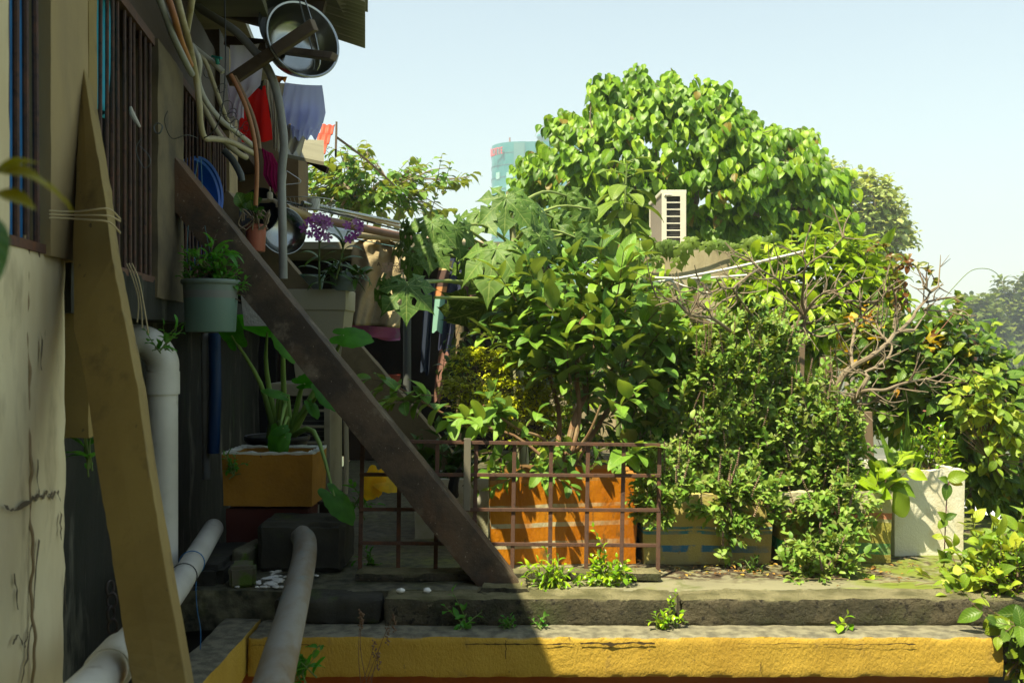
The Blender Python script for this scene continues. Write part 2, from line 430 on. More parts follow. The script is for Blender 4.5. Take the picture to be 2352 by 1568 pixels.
# ================================================================== materials in use
def deck_mats(): pass
C_CREAM = mat('cream_plaster', (.72,.64,.41), .85, var=[(2.2,(.58,.48,.28),.42,.62),(6,(.33,.27,.16),.57,.72),(22,(.15,.12,.08),.70,.74)], bump=[(14,.25,.01),(90,.15,.003)], stretch=(1,1,.35))
C_TAN = mat('tan_plaster', (.32,.24,.11), .85, var=[(3,(.22,.165,.085),.45,.7),(24,(.12,.09,.05),.68,.74)], bump=[(40,.3,.004)], stretch=(1,1,.5))
C_STRUT = mat('ochre_plaster', (.27,.195,.06), .8, var=[(4,(.20,.14,.042),.42,.7),(11,(.15,.105,.038),.56,.72),(38,(.10,.075,.04),.67,.71)], bump=[(60,.25,.004)])
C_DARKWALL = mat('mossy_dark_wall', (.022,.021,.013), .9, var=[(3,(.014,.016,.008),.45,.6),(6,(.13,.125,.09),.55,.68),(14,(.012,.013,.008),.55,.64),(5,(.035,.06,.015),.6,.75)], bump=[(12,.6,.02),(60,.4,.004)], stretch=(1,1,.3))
C_BROWN = mat('dark_timber', (.05,.03,.014), .75, var=[(5,(.03,.018,.008),.45,.7)], bump=[(30,.4,.004)], stretch=(1,.2,1))
C_RUST = mat('rusty_iron', (.10,.052,.034), .75, var=[(18,(.16,.065,.03),.5,.7),(60,(.045,.022,.018),.55,.72)], bump=[(150,.4,.002)])
C_CONC_DARK = mat('weathered_brown_concrete', (.115,.078,.048), .88, var=[(6,(.055,.041,.029),.42,.58),(8,(.20,.16,.11),.56,.68),(90,(.45,.38,.28),.66,.69),(3,(.15,.075,.035),.52,.7)], bump=[(25,.5,.008),(140,.5,.003)])
C_CONC_TAN = mat('tan_concrete', (.22,.165,.09), .85, var=[(7,(.13,.10,.055),.5,.7)], bump=[(60,.4,.004)])
C_DECK = mat('deck_concrete', (.23,.215,.13), .85, var=[(3,(.17,.16,.10),.45,.65),(9,(.12,.13,.05),.56,.66),(30,(.10,.085,.055),.62,.70),(2.2,(.25,.30,.06),.58,.68)], bump=[(22,.6,.008),(120,.5,.003)])
C_STEP = mat('rough_step_concrete', (.13,.11,.065), .92, var=[(7,(.06,.055,.03),.42,.58),(4,(.075,.085,.03),.52,.68),(34,(.03,.026,.018),.55,.64),(60,(.22,.19,.12),.62,.68)], bump=[(22,1.,.035),(80,1.,.016)], top=dict(c1=(.30,.27,.14), c2=(.15,.14,.06), scale=11))  # sunlit look painted in: top paler, upright face darker
C_PARA = mat('yellow_parapet_paint', (.50,.325,.04), .8, var=[(4,(.42,.26,.03),.45,.68),(2.4,(.52,.34,.05),.5,.7),(9,(.27,.18,.05),.60,.72),(30,(.14,.09,.03),.67,.71)], bump=[(14,.35,.009),(120,.9,.006)], stretch=(1,1,.6),
   top=dict(c1=(.25,.23,.15), c2=(.12,.11,.075), scale=24, z=.150, za=.028, zs=22, soft=.002, zc=(.13,.10,.035)))
C_ORANGEW = mat('orange_wall', (.34,.10,.015), .85, var=[(3,(.26,.06,.012),.45,.7)], bump=[(60,.3,.004)])
C_PVC = mat('white_pvc', (.60,.58,.50), .45, var=[(9,(.30,.26,.19),.6,.72),(70,(.12,.10,.07),.70,.74),(2.5,(.42,.40,.34),.4,.7)], bump=[(90,.1,.002)])
C_CREAMPVC = mat('aged_cream_pvc', (.46,.40,.26), .5, var=[(6,(.24,.17,.08),.52,.68),(40,(.10,.08,.05),.68,.72)])
C_GREYPVC = mat('grey_conduit', (.27,.27,.24), .5, var=[(5,(.19,.185,.16),.45,.65),(25,(.33,.30,.25),.62,.72)], bump=[(60,.15,.002)])
C_PIPEGR = mat('weathered_grey_pipe', (.25,.235,.195), .6, var=[(5,(.19,.145,.09),.48,.60),(7,(.17,.22,.21),.58,.68),(14,(.10,.085,.06),.62,.70),(60,(.40,.38,.33),.68,.76)], bump=[(70,.2,.002)], stretch=(1,.3,1))
C_HOSE = mat('orange_hose', (.36,.15,.05), .5, var=[(8,(.25,.09,.03),.5,.7)])
C_CABLE = mat('black_cable', (.02,.022,.02), .5)
C_DKHOSE = mat('dark_grey_hose', (.09,.10,.095), .5)
C_WOOD = mat('old_grey_wood', (.17,.125,.08), .8, var=[(7,(.09,.065,.04),.45,.65),(22,(.06,.045,.03),.6,.72)], bump=[(40,.6,.004)], stretch=(.25,1,1))
C_WOODB = mat('brown_stake_wood', (.17,.12,.075), .8, var=[(7,(.16,.10,.06),.45,.65)], bump=[(40,.5,.004)], stretch=(1,1,.25))
C_STEEL = mat('stainless_steel', (.30,.31,.28), .22, metal=1., var=[(6,(.40,.40,.38),.5,.7)], bump=[(9,.12,.01)])
C_TIN = mat('corrugated_sheet', (.20,.19,.125), .6, var=[(2,(.15,.14,.09),.45,.65),(12,(.24,.22,.15),.6,.72)], stretch=(.3,3,1))
C_REDROOF = mat('red_metal_roof', (.50,.07,.03), .5, var=[(5,(.34,.05,.03),.5,.7)])
C_BLACK = mat('dark_interior', (.012,.011,.009), .9)
C_TEALPOT = mat('teal_plastic_pot', (.13,.22,.18), .5, bands=dict(h=.4, amp=.002, stops=[(0,(.12,.20,.165)),(.115,(.16,.17,.16)),(.14,(.13,.175,.145))]), bump=[(30,.1,.002)])
C_TEALPOT2 = mat('green_plastic_pot', (.14,.25,.20), .5, var=[(4,(.17,.19,.185),.5,.52)])
C_GREYPOT = mat('blue_grey_pot', (.20,.25,.27), .5)
C_TERRA = mat('terracotta_plastic', (.42,.13,.08), .5)
C_BEIGEPOT = mat('beige_planter_plastic', (.36,.32,.22), .6, var=[(300,(.24,.21,.15),.6,.7),(3,(.33,.28,.15),.5,.7)])
C_BLACKPOT = mat('black_plastic', (.02,.021,.02), .45)
C_SOIL = mat('dark_soil', (.045,.03,.018), .95, var=[(30,(.09,.06,.035),.55,.65)], bump=[(60,1,.01)])
C_BLUE = mat('blue_plastic', (.012,.09,.42), .35)
C_BLUECLOTH = mat('blue_cloth', (.03,.22,.52), .8, var=[(5,(.01,.09,.25),.4,.7)])
C_FOAM = mat('white_styrofoam', (.72,.69,.55), .8, var=[(7,(.62,.54,.34),.5,.7),(30,(.42,.38,.24),.64,.72)], bump=[(160,.7,.004),(25,.3,.006)], stretch=(1,1,.7))
C_FOAMG = mat('grey_styrofoam', (.50,.49,.38), .8, var=[(5,(.33,.32,.17),.45,.65),(50,(.2,.19,.12),.66,.72)], bump=[(160,.7,.004),(30,.3,.006)])
C_WHITECR = mat('white_crumbs', (.75,.74,.68), .8)
C_MOSSBLK = mat('mossy_concrete_block', (.045,.042,.028), .9, var=[(6,(.03,.028,.02),.45,.62),(5,(.06,.085,.018),.58,.7)], bump=[(25,.6,.01),(90,.4,.003)])
C_BRICKM = mat('mossy_brick', (.11,.10,.06), .9, var=[(12,(.08,.13,.015),.48,.6)], bump=[(40,.7,.008)])
C_ACW = mat('cream_white_metal', (.66,.62,.50), .45, var=[(5,(.60,.55,.42),.5,.7)])
C_ACG = mat('aged_beige_metal', (.30,.26,.17), .55, var=[(6,(.20,.165,.10),.5,.7)])
C_ACFIN = mat('condenser_fins', (.24,.20,.16), .6, bump=[(90,.4,.003)], stretch=(1,1,8))
C_CONCW = mat('pale_stained_wall', (.42,.36,.23), .9, var=[(3,(.30,.25,.15),.45,.65),(9,(.16,.14,.09),.60,.70)], bump=[(20,.5,.01),(90,.4,.004)], stretch=(1,1,.35))

# ================================================================== sky, sun, camera
w = bpy.data.worlds.new('World'); sc.world = w; w.use_nodes = True
nt = w.node_tree; bg = nt.nodes['Background']
sky = nt.nodes.new('ShaderNodeTexSky'); sky.sky_type = 'NISHITA'; sky.sun_disc = False
SUN = Vector((.36,.42,-1.)).normalized()          # the way the light travels
sky.sun_elevation = math.asin(-SUN.z); sky.sun_rotation = math.atan2(-SUN.x, -SUN.y)
sky.altitude = 0; sky.air_density = 1.3; sky.dust_density = .6; sky.ozone_density = 1.
hs_ = nt.nodes.new('ShaderNodeHueSaturation'); hs_.inputs['Saturation'].default_value = .72; hs_.inputs['Value'].default_value = .95; nt.links.new(sky.outputs[0], hs_.inputs['Color'])
tn_ = nt.nodes.new('ShaderNodeMix'); tn_.data_type = 'RGBA'; tn_.blend_type = 'MULTIPLY'; tn_.inputs[0].default_value = 1; tn_.inputs[7].default_value = (.95, 1.0, .96, 1); nt.links.new(hs_.outputs[0], tn_.inputs[6])
nt.links.new(tn_.outputs[2], bg.inputs[0]); bg.inputs[1].default_value = .083
ld = bpy.data.lights.new('sun', 'SUN'); ld.energy = 4.6; ld.angle = math.radians(.55); ld.color = (1., .91, .64)
lo = bpy.data.objects.new('sun', ld); COL.objects.link(lo); lo.rotation_euler = SUN.to_track_quat('-Z', 'Y').to_euler(); lo.location = (-3, -4, 9)
cd = bpy.data.cameras.new('camera'); co = bpy.data.objects.new('camera', cd); COL.objects.link(co); sc.camera = co
co.location = (0, 0, CZ); co.rotation_euler = (PI/2, 0, 0); cd.lens = 35.; cd.sensor_width = 36.; cd.clip_start = .05; cd.clip_end = 6000
cd.dof.use_dof = True; cd.dof.focus_distance = 5.2; cd.dof.aperture_fstop = 8.0
sc.view_settings.view_transform = 'Standard'; sc.view_settings.look = 'None'; sc.view_settings.gamma = 1; sc.view_settings.exposure = 1.35
sc.cycles.max_bounces = 7; sc.cycles.diffuse_bounces = 3; sc.cycles.glossy_bounces = 3; sc.cycles.transmission_bounces = 4; sc.cycles.volume_bounces = 0
sc.cycles.use_denoising = True

# ================================================================== ground, haze
g = MB(); g.add([(-2500,-300,-5),(2500,-300,-5),(2500,3500,-5),(-2500,3500,-5)], [(0,1,2,3)])
obj('ground', g, mat('street_ground', (.12,.125,.09), .9, var=[(.02,(.06,.09,.03),.4,.6),(.3,(.20,.19,.16),.55,.7)]), kind='structure')
hz = MB(); hz.box((-900,-25,-6), (900,900,130))
hm = bpy.data.materials.new('haze_air'); hm.use_nodes = True; hn = hm.node_tree; hn.nodes.clear()
ho = hn.nodes.new('ShaderNodeOutputMaterial'); hv = hn.nodes.new('ShaderNodeVolumePrincipled'); hv.inputs['Color'].default_value = (.80,.92,1.,1); hv.inputs['Density'].default_value = .0014
hv.inputs['Anisotropy'].default_value = 0.
hn.links.new(hv.outputs[0], ho.inputs['Volume'])
USE_HAZE = True
if USE_HAZE: obj('haze', hz, hm, kind='stuff')

# ================================================================== our house on the left
SH = Matrix(((1,-.138,0,-.715),(0,1,0,0),(0,0,1,0),(0,0,0,1)))
house = empty('old_house', (wallX(2.3), 2.3, -5), 'old cream and brown house with barred windows along the left edge', 'house')
m = MB(); m.slab((-.16,.1,-.9),(0,2.33,1.07), res=.05, amp=.006, fr=5, M=SH, edge=.012)
m.box((-.16,.1,-5),(0,2.325,-.9), M=SH); obj('wall', m, C_CREAM, house, label='cream plaster wall with black cracks below the window')
m = MB(); m.slab((-.3,2.33,-2.),(-.12,7.2,1.04), res=.09, amp=.012, fr=4, M=SH); m.box((-.3,2.33,-5),(-.12,7.2,-2), M=SH)
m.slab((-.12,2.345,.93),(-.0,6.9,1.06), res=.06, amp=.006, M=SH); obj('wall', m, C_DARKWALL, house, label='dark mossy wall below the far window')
m = MB(); m.slab((-.15,2.166,1.045),(.012,2.51,1.85), res=.05, amp=.002, M=SH, edge=.004); obj('pillar', m, C_TAN, house)
m = MB(); m.slab((-.15,2.44,.62),(.016,2.52,1.95), res=.05, amp=.002, M=SH, edge=.004); obj('pillar_edge', m, C_STRUT, house)
m = MB(); m.slab((-.15,1.2,1.06),(.012,1.925,1.85), res=.05, amp=.003, M=SH, edge=.004); obj('pillar', m, C_CREAM, house, label='pale cream pillar at the left edge')
m = MB(); m.slab((-.15,3.24,1.0),(.012,3.68,1.85), res=.05, amp=.003, M=SH, edge=.004); obj('pillar', m, mat('grey_brown_pillar', (.15,.115,.06), .85, var=[(4,(.07,.055,.035),.45,.65)], bump=[(40,.4,.004)]), house)
for (ya, yb) in ((4.9,5.2),(6.6,7.2)):
    m = MB(); m.slab((-.15,ya,1.04),(.0,yb,2.3), res=.06, amp=.003, M=SH); obj('pillar', m, C_TAN, house)
m = MB(); m.slab((-.18,.1,1.85),(-.02,4.6,2.2), res=.08, amp=.004, M=SH); m.slab((-.18,4.6,1.9),(.0,7.2,2.3), res=.08, amp=.004, M=SH); obj('lintel', m, C_BROWN, house)
m = MB()                                              # rafters and purlin under the eave
for y in (4.3, 4.75):
    m = MB(); m.bar((wallX(y)-.1, y, 2.46), (wallX(y)+.5, y, 2.30), .04, .05); obj('rafter', m, C_BROWN, house)
m = MB()
m.prism([(-5,-3,2.27),(wallX(-3)+.27,-3,2.21),(wallX(-3)+.27,-3,2.25),(-5,-3,2.32)], [(-5,4.15,2.27),(wallX(4.15)+.27,4.15,2.21),(wallX(4.15)+.27,4.15,2.25),(-5,4.15,2.32)])
m.prism([(-5,4.15,2.62),(wallX(4.15)+.0,4.15,2.62),(wallX(4.15)+.0,4.15,2.66),(-5,4.15,2.66)], [(-5,7.4,2.62),(wallX(7.4)+.0,7.4,2.62),(wallX(7.4)+.0,7.4,2.66),(-5,7.4,2.66)])
obj('roof', m, C_TIN, house)
m = MB()
def canopy(u, v):
    Y = 3.42+u*1.58; xo = -.1475*Y if Y > 4.3 else wallX(Y)+.45+max(0, Y-4.2)*2.2; xi = wallX(Y)-.05; X = xi+(xo-xi)*v  # near end, out of view, extended and tapered to shade the basin
    return (X, Y, 2.333+(xo-X)*.33+.007*math.sin(2*PI*Y/.052))
m.grid(canopy, 170, 6); obj('eave_sheet', m, C_TIN, house, thick=.004, label='corrugated grey eave sheet at the top')
m = MB(); m.bar(np.array(canopy(0,.97))+[0,0,.03], np.array(canopy(1,.97))+[0,-.25,.03], .03, .02)
def canopy2(u, v):
    q = canopy(u*.70, v); return (q[0]+.012, q[1], q[2]+.026)
m.grid(canopy2, 80, 5); obj('upper_sheet', m, C_TIN, house, thick=.004)
m = MB(); m.box((-3.5,.1,-5),(-3.4,7.2,2.6)); m.prism([(wallX(.1)-.9,.1,-5),(wallX(7.2)-.9,7.2,-5),(wallX(7.2)-.9,7.2,2.6),(wallX(.1)-.9,.1,2.6)], [(wallX(.1)-.95,.1,-5),(wallX(7.2)-.95,7.2,-5),(wallX(7.2)-.95,7.2,2.6),(wallX(.1)-.95,.1,2.6)])
m.prism([(wallX(7.2)-2.4,7.2,-5),(wallX(7.2),7.2,-5),(wallX(7.2),7.2,2.6),(wallX(7.2)-2.4,7.2,2.6)], [(wallX(7.2)-2.4,7.25,-5),(wallX(7.2),7.25,-5),(wallX(7.2),7.25,2.6),(wallX(7.2)-2.4,7.25,2.6)])
obj('interior', m, C_BLACK, house)
C_BAR = mat('dark_iron_bar', (.075,.042,.03), .7, var=[(14,(.15,.06,.03),.5,.7),(50,(.03,.02,.018),.5,.7)])
def window(y0, y1, n, mname, lab, zt=1.85, rb=.0055):
    mb = MB(); mb.box((-.02,y0,1.05),(.0,y1,1.07), M=SH); mb.box((-.02,y0,zt-.03),(.0,y1,zt), M=SH); mb.box((-.02,y0,1.05),(-.0,y0+.012,zt), M=SH)
    fr = obj('window_frame', mb, mname, house, label=lab)
    for i in range(n):
        y = y0+(y1-y0)*(i+.5)/n+random.uniform(-.006,.006); mb = MB()
        p0 = SH @ Vector((-.01, y, 1.04)); p1 = SH @ Vector((-.01+random.uniform(-.003,.003), y+random.uniform(-.01,.01), zt)); mb.tube([p0, p1], rb, n=8)
        obj('window_bar', mb, C_BAR, fr)
window(1.93, 2.166, 4, C_RUST, 'near window with dark rusty bars', rb=.0072)
window(2.53, 3.24, 11, C_RUST, 'middle window with a row of rusty bars')
window(3.7, 4.88, 15, C_RUST, 'far window with orange rusty bars behind the leaning strut')
m = MB(); m.box((-6,-3.4,-5),(5,-3.,4.2)); obj('wall', m, C_TAN, house, label='plain unseen wall added behind the camera to block sky light')  # unseen wall added behind the camera; shuts out sky to deepen the shade
m = MB(); m.prism([(wallX(-3)-.75,-3,2.66),(wallX(7.4)-.75,7.4,2.66),(wallX(7.4)-.75,7.4,4.2),(wallX(-3)-.75,-3,4.2)], [(-6,-3,2.66),(-6,7.4,2.66),(-6,7.4,4.2),(-6,-3,4.2)]); obj('upper_wall', m, C_TAN, house)  # unseen upper floor, added as a further screen against sky light
# blue cloths behind the bars
def sheet(name, fn, m_, label, cat, nu=14, nv=14, thick=.003, **k):
    mb = MB(); mb.grid(fn, nu, nv); return obj(name, mb, m_, label=label, cat=cat, thick=thick, **k)
def wsheet(y0, y1, z0, z1, off, amp, fr):
    return lambda u, v: tuple(SH @ Vector((off+amp*math.sin(fr*u+2*v), y0+(y1-y0)*u+.03*math.sin(3*v+u), z0+(z1-z0)*v)))
sheet('curtain', wsheet(1.95,2.16,1.0,1.86,-.05,.012,16), C_BLUECLOTH, 'blue cloth hanging behind the bars of the nearest window', 'curtain')
sheet('garment', wsheet(2.60,2.84,1.5,1.83,-.05,.015,12), mat('teal_cloth', (.03,.34,.48), .8), 'teal blue garment hanging high behind the bars of the middle window', 'garment')
sheet('bag', wsheet(2.54,2.62,1.47,1.6,-.035,.008,5), C_BLUECLOTH, 'small navy blue bag behind the upper bars of the middle window', 'bag')
sheet('paper_sheet', wsheet(2.62,2.80,1.1,1.48,-.06,.004,3), mat('grey_paper', (.33,.34,.31), .8), 'pale grey sheet leaning inside the middle window', 'sheet')

# cracks in the cream wall: thin dark inlays
ck = MB()
def crack(pts, wd=.004):
    q = []
    for i in range(len(pts)-1):
        (x0, y0), (x1, y1) = pts[i], pts[i+1]
        for k in range(5):
            t = k/5; q.append((x0*(1-t)+x1*t+random.uniform(-3,3), y0*(1-t)+y1*t+random.uniform(-5,5)))
    q.append(pts[-1]); vs = []; 
    for (x, y) in q:
        Y = wallY(x); z = CZ+(784-y)/F*Y; b = Vector((wallX(Y)+.007, Y, z)); hh = wd*random.uniform(.2,1.)
        vs += [b+Vector((0,0,hh)), b+Vector((.0,.008*random.uniform(.3,1),-hh))]
    ck.add(vs, [(2*i,2*i+2,2*i+3,2*i+1) for i in range(len(q)-1)])
crack([(0,1160),(25,1175),(60,1150),(75,1140),(90,1145),(100,1130),(110,1145),(125,1125),(130,1150)], .006)
crack([(78,1060),(80,1140)], .004); crack([(78,1240),(68,1380),(60,1470),(40,1568)], .003); crack([(130,1170),(133,1240)], .003); crack([(142,1320),(145,1400)], .003)
crack([(85,765),(86,850)], .008); crack([(25,1320),(32,1400)],.003); crack([(20,1480),(35,1460),(45,1490),(55,1450)],.003)
_o = obj('crack', ck, mat('crack_dark', (.13,.105,.065), 1.), house); _o['kind'] = 'stuff'

# ================================================================== struts
def strut_poly(px, dep, back, name, m_, label):
    fr = [P(x, y, d) for (x, y), d in zip(px, dep)]
    bk = [q+np.array(back) for q in fr]
    mb = MB(); mb.prism(fr, bk); o = obj(name, mb, m_, label=label, cat='strut', bevel=.006); return o
m = MB()
L1 = [(184,138),(178,330),(167,560),(170,760),(196,870),(222,1070),(250,1235),(278,1420),(305,1580),(318,1660)]
R1 = [(190,138),(214,300),(240,440),(258,590),(286,735),(316,890),(344,1085),(376,1280),(430,1580),(446,1660)]
O1 = [(206,138),(232,300),(257,440),(275,590),(304,735),(334,890),(362,1085),(395,1280),(449,1580),(465,1660)]
n1 = len(L1); sub = []
for A in (L1, R1, O1):
    q = []
    for i in range(n1-1):
        for k in range(6): 
            t = k/6; q.append((A[i][0]*(1-t)+A[i+1][0]*t+(random.uniform(-1.2,1.2) if i else 0), A[i][1]*(1-t)+A[i+1][1]*t))
    q.append(A[-1]); sub.append(q)
N = len(sub[0]); vs = []
for i in range(N):
    y = sub[0][i][1]; Y = 2.42-(y-150)/1500*.62
    a, b, c = P(*sub[0][i], Y), P(*sub[1][i], Y-.01), P(*sub[2][i], Y+.10)
    vs += [a, a*.5+b*.5+np.array([0,-.003,0]), b, c, a+np.array([-.02,.12,0])]
fs = []
for i in range(N-1):
    for k in range(5): fs.append((i*5+k, i*5+(k+1) % 5, (i+1)*5+(k+1) % 5, (i+1)*5+k))
fs += [(0,1,2,3,4), tuple((N-1)*5+k for k in (4,3,2,1,0))]
m.add(vs, fs, False)
obj('concrete_strut', m, C_STRUT, label='broad ochre plastered strut leaning from the pillar down to the bottom edge', cat='strut', bevel=.004)
m = MB()
a0, a1 = P(365,380,3.5), P(1150,1352,3.5)
rot = Matrix.Identity(4)
d = Vector(a1-a0); Ls = d.length; ex = d.normalized(); ey = Vector((0,1,0)); ez = ex.cross(ey)
Ms = Matrix(((ex.x,ey.x,ez.x,a0[0]),(ex.y,ey.y,ez.y,a0[1]),(ex.z,ey.z,ez.z,a0[2]),(0,0,0,1)))
m.slab((0,0,-.062),(Ls+.05,.13,.062), res=.02, amp=.0022, fr=12, M=Ms, edge=.003)
obj('concrete_strut', m, C_CONC_DARK, label='dark weathered concrete strut crossing diagonally down to the deck in front of the rusty grille', cat='strut')
m = MB(); a0, a1 = P(500,455,4.7), P(1150,1215,4.7); d = Vector(a1-a0); Ls = d.length; ex = d.normalized(); ez = ex.cross(ey)
Ms = Matrix(((ex.x,ey.x,ez.x,a0[0]),(ex.y,ey.y,ez.y,a0[1]),(ex.z,ey.z,ez.z,a0[2]),(0,0,0,1)))
m.slab((0,0,-.06),(Ls,.12,.06), res=.03, amp=.002, M=Ms, edge=.003)
obj('concrete_strut', m, C_CONC_TAN, label='tan strut farther back, parallel behind the dark weathered one', cat='strut')
# footing of the dark strut
# ================================================================== deck, step, parapet
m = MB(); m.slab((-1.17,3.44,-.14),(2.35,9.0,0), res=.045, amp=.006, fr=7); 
def deck_mat():
    b_ = C_DECK; nt = b_.node_tree; L = nt.links.new; bs = [n for n in nt.nodes if n.type == 'BSDF_PRINCIPLED'][0]
    cur = bs.inputs['Base Color'].links[0].from_socket; ge = _n(nt, 'ShaderNodeNewGeometry'); sp = _n(nt, 'ShaderNodeSeparateXYZ'); L(ge.outputs['Position'], sp.inputs[0])
    def nz(s_, d_=8):
        q = _n(nt, 'ShaderNodeTexNoise'); q.inputs['Scale'].default_value = s_; q.inputs['Detail'].default_value = d_; L(ge.outputs['Position'], q.inputs[0]); return q.outputs[0]
    def M(op, *a):
        q = _n(nt, 'ShaderNodeMath', operation=op)
        for k, v in enumerate(a):
            if isinstance(v, (int, float)): q.inputs[k].default_value = v
            else: L(v, q.inputs[k])
        return q.outputs[0]
    def rng_(v, lo, hi):
        q = _n(nt, 'ShaderNodeMapRange'); L(v, q.inputs[0]); q.inputs[1].default_value = lo; q.inputs[2].default_value = hi; return q.outputs[0]
    def mx(a, c, f):
        q = _n(nt, 'ShaderNodeMix', data_type='RGBA'); L(f, q.inputs[0]); L(a, q.inputs[6])
        if isinstance(c, tuple): q.inputs[7].default_value = rgba(c)
        else: L(c, q.inputs[7])
        return q.outputs[2]
    n4 = nz(5); n20 = nz(26); x = sp.outputs[0]; y = sp.outputs[1]
    soil = M('MULTIPLY', rng_(M('MULTIPLY_ADD', n4, .34, y), 3.74, 3.80), rng_(M('MULTIPLY_ADD', n4, .5, x), .45, .65))
    dirt = mx(cur, (.05,.032,.018), rng_(n20, .40, .52)); dirt = mx(dirt, (.16,.115,.06), rng_(nz(60), .60, .66)); cur = mx(cur, dirt, soil)
    moss = M('MULTIPLY', rng_(M('MULTIPLY_ADD', n4, .5, x), 1.35, 1.55), rng_(nz(9), .40, .54)); cur = mx(cur, (.15,.185,.022), moss)
    gr_ = rng_(nz(7), .55, .7); cur = mx(cur, (.17,.19,.05), M('MULTIPLY', gr_, .6))
    wet_shaded = rng_(M('MULTIPLY_ADD', n4, -.5, x), -.22, -.38); wc = mx(cur, (.026,.028,.02), rng_(n20, .3, .7)); cur = mx(cur, wc, wet_shaded)  # wet sheen plus the building's shade, painted as near-black colour
    L(cur, bs.inputs['Base Color']); L(M('MULTIPLY_ADD', wet_shaded, -.5, .85), bs.inputs['Roughness'])
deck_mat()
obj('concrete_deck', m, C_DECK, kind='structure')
m = MB(); m.slab((-.80,3.345,-.095),(-.44,3.47,-.002), res=.018, amp=.008, fr=14, edge=.010, seed=1); obj('deck_step', m, C_MOSSBLK, kind='structure')  # left piece takes a darker material to paint in the shade there
m = MB(); m.slab((-.43,3.33,-.095),(.545,3.47,.002), res=.018, amp=.006, fr=14, edge=.006, seed=2); m.slab((.565,3.33,-.095),(1.95,3.47,.002), res=.018, amp=.006, fr=14, edge=.006, seed=5)
obj('deck_step', m, C_STEP, kind='structure')
m = MB(); m.box((-1.2,3.475,-5),(2.3,8.95,-.14)); obj('deck_base', m, mat('dark_base', (.05,.045,.03), .9), kind='structure')
par = empty('parapet', (.3,3.25,-5), 'low yellow painted parapet with a mossy grey top running along the bottom edge', 'parapet')
m = MB(); m.slab((-.855,3.21,-.225),(1.59,3.42,-.09), res=.016, amp=.0035, fr=11, edge=.006, seed=3)
o_ = obj('parapet_beam', m, C_PARA, par)
o_.data.transform(Matrix.Translation((0,0,-(5-.225)))); o_.location = (0,0,5-.225)
m = MB(); m.slab((-.985,1.9,-.225),(-.86,3.42,-.088), res=.03, amp=.003, fr=9, edge=.004, seed=8)
o_ = obj('parapet_beam', m, C_PARA, par); o_.data.transform(Matrix.Translation((0,0,-(5-.225)))); o_.location = (0,0,5-.225)
m = MB()
for (xa, xb, zz, hw) in ((-.84,-.6,-.118,.0012),(-.15,.20,-.113,.002),(.22,.46,-.110,.0042),(.72,.98,-.112,.0012),(1.0,1.3,-.113,.0016)):
    n_ = int((xb-xa)/.012); vs = []
    for i in range(n_+1):
        x = xa+(xb-xa)*i/n_; z = zz+.006*noise.noise(Vector((x*14,zz*9,0)))+.003*noise.noise(Vector((x*60,0,3))); h_ = hw*(.4+abs(noise.noise(Vector((x*30,5,0)))*2.2)); y = 3.2035; vs += [(x, y, z+h_), (x, y, z-h_)]
    m.add(vs, [(2*i, 2*i+1, 2*i+3, 2*i+2) for i in range(n_)])
for (x0, zz, L_) in ((-.02,-.1,.06),(.80,-.17,.03)):
    vs = []
    for i in range(12): x = x0+.004*noise.noise(Vector((i*.7,x0*9,0))); vs += [(x-.0012,3.2035,zz-L_*i/11), (x+.0012,3.2035,zz-L_*i/11)]
    m.add(vs, [(2*i, 2*i+1, 2*i+3, 2*i+2) for i in range(11)])
o_ = obj('crack', m, mat('parapet_crack', (.06,.04,.015), 1.), par); o_['kind'] = 'stuff'
m = MB(); m.box((-.95,3.26,-5),(1.56,3.4,-.225)); m.box((-.95,1.9,-5),(-.88,3.26,-.225)); obj('wall', m, C_ORANGEW, par, label='deep orange wall below the yellow beam')

def patch(pts, z, m_, nm, n=60, amp=.03, kind='structure'):
    c = np.mean(pts, axis=0); q = []
    K = len(pts)
    for i in range(n):
        f = i/n*K; a = np.array(pts[int(f) % K]); b = np.array(pts[(int(f)+1) % K]); p = a*(1-(f-int(f)))+b*(f-int(f)); d = (p-c)/max(1e-6, np.linalg.norm(p-c)); p = p+d*amp*noise.noise(Vector((p[0]*6, p[1]*6, z)))*2
        q.append((p[0], p[1], z))
    mb = MB(); mb.add([(c[0], c[1], z)]+q, [(0, 1+i, 1+(i+1) % n) for i in range(n)]); return obj(nm, mb, m_, kind=kind)
# little spill of concrete at the strut foot
m = MB(); m.slab((-.12,3.40,-.03),(.07,3.60,.014), res=.02, amp=.008, fr=12, edge=.02); obj('strut_footing', m, C_STEP, kind='structure')
# ================================================================== small builders
def tubething(name, pts, r, m_, label, cat, group=None, n=10, sub=5):
    mb = MB(); mb.tube(pts, r, n=n, sub=sub); return obj(name, mb, m_, label=label, cat=cat, group=group)
def rings_mesh(mb, rings, close_bottom=True, cap_last=True):
    """rings: list of equal-length point lists"""
    n = len(rings[0]); vs = [p for r in rings for p in r]; fs = []
    for i in range(len(rings)-1):
        for k in range(n): fs.append((i*n+k, i*n+(k+1) % n, (i+1)*n+(k+1) % n, (i+1)*n+k))
    if close_bottom: fs.append(tuple(range(n))[::-1])
    if cap_last: fs.append(tuple((len(rings)-1)*n+k for k in range(n)))
    mb.add(vs, fs, True)
def rect_ring(w, d, z, n=14, rnd=.004):
    pts = []; hx, hy = w/2, d/2
    for (x0, y0, x1, y1) in ((-hx,-hy,hx,-hy),(hx,-hy,hx,hy),(hx,hy,-hx,hy),(-hx,hy,-hx,-hy)):
        for k in range(n):
            t = k/n
            if k == 0: t = .0; pts.append(((x0+(0-x0)*rnd*2), (y0+(0-y0)*rnd*2), z))
            else: pts.append((x0+(x1-x0)*t, y0+(y1-y0)*t, z))
    return pts
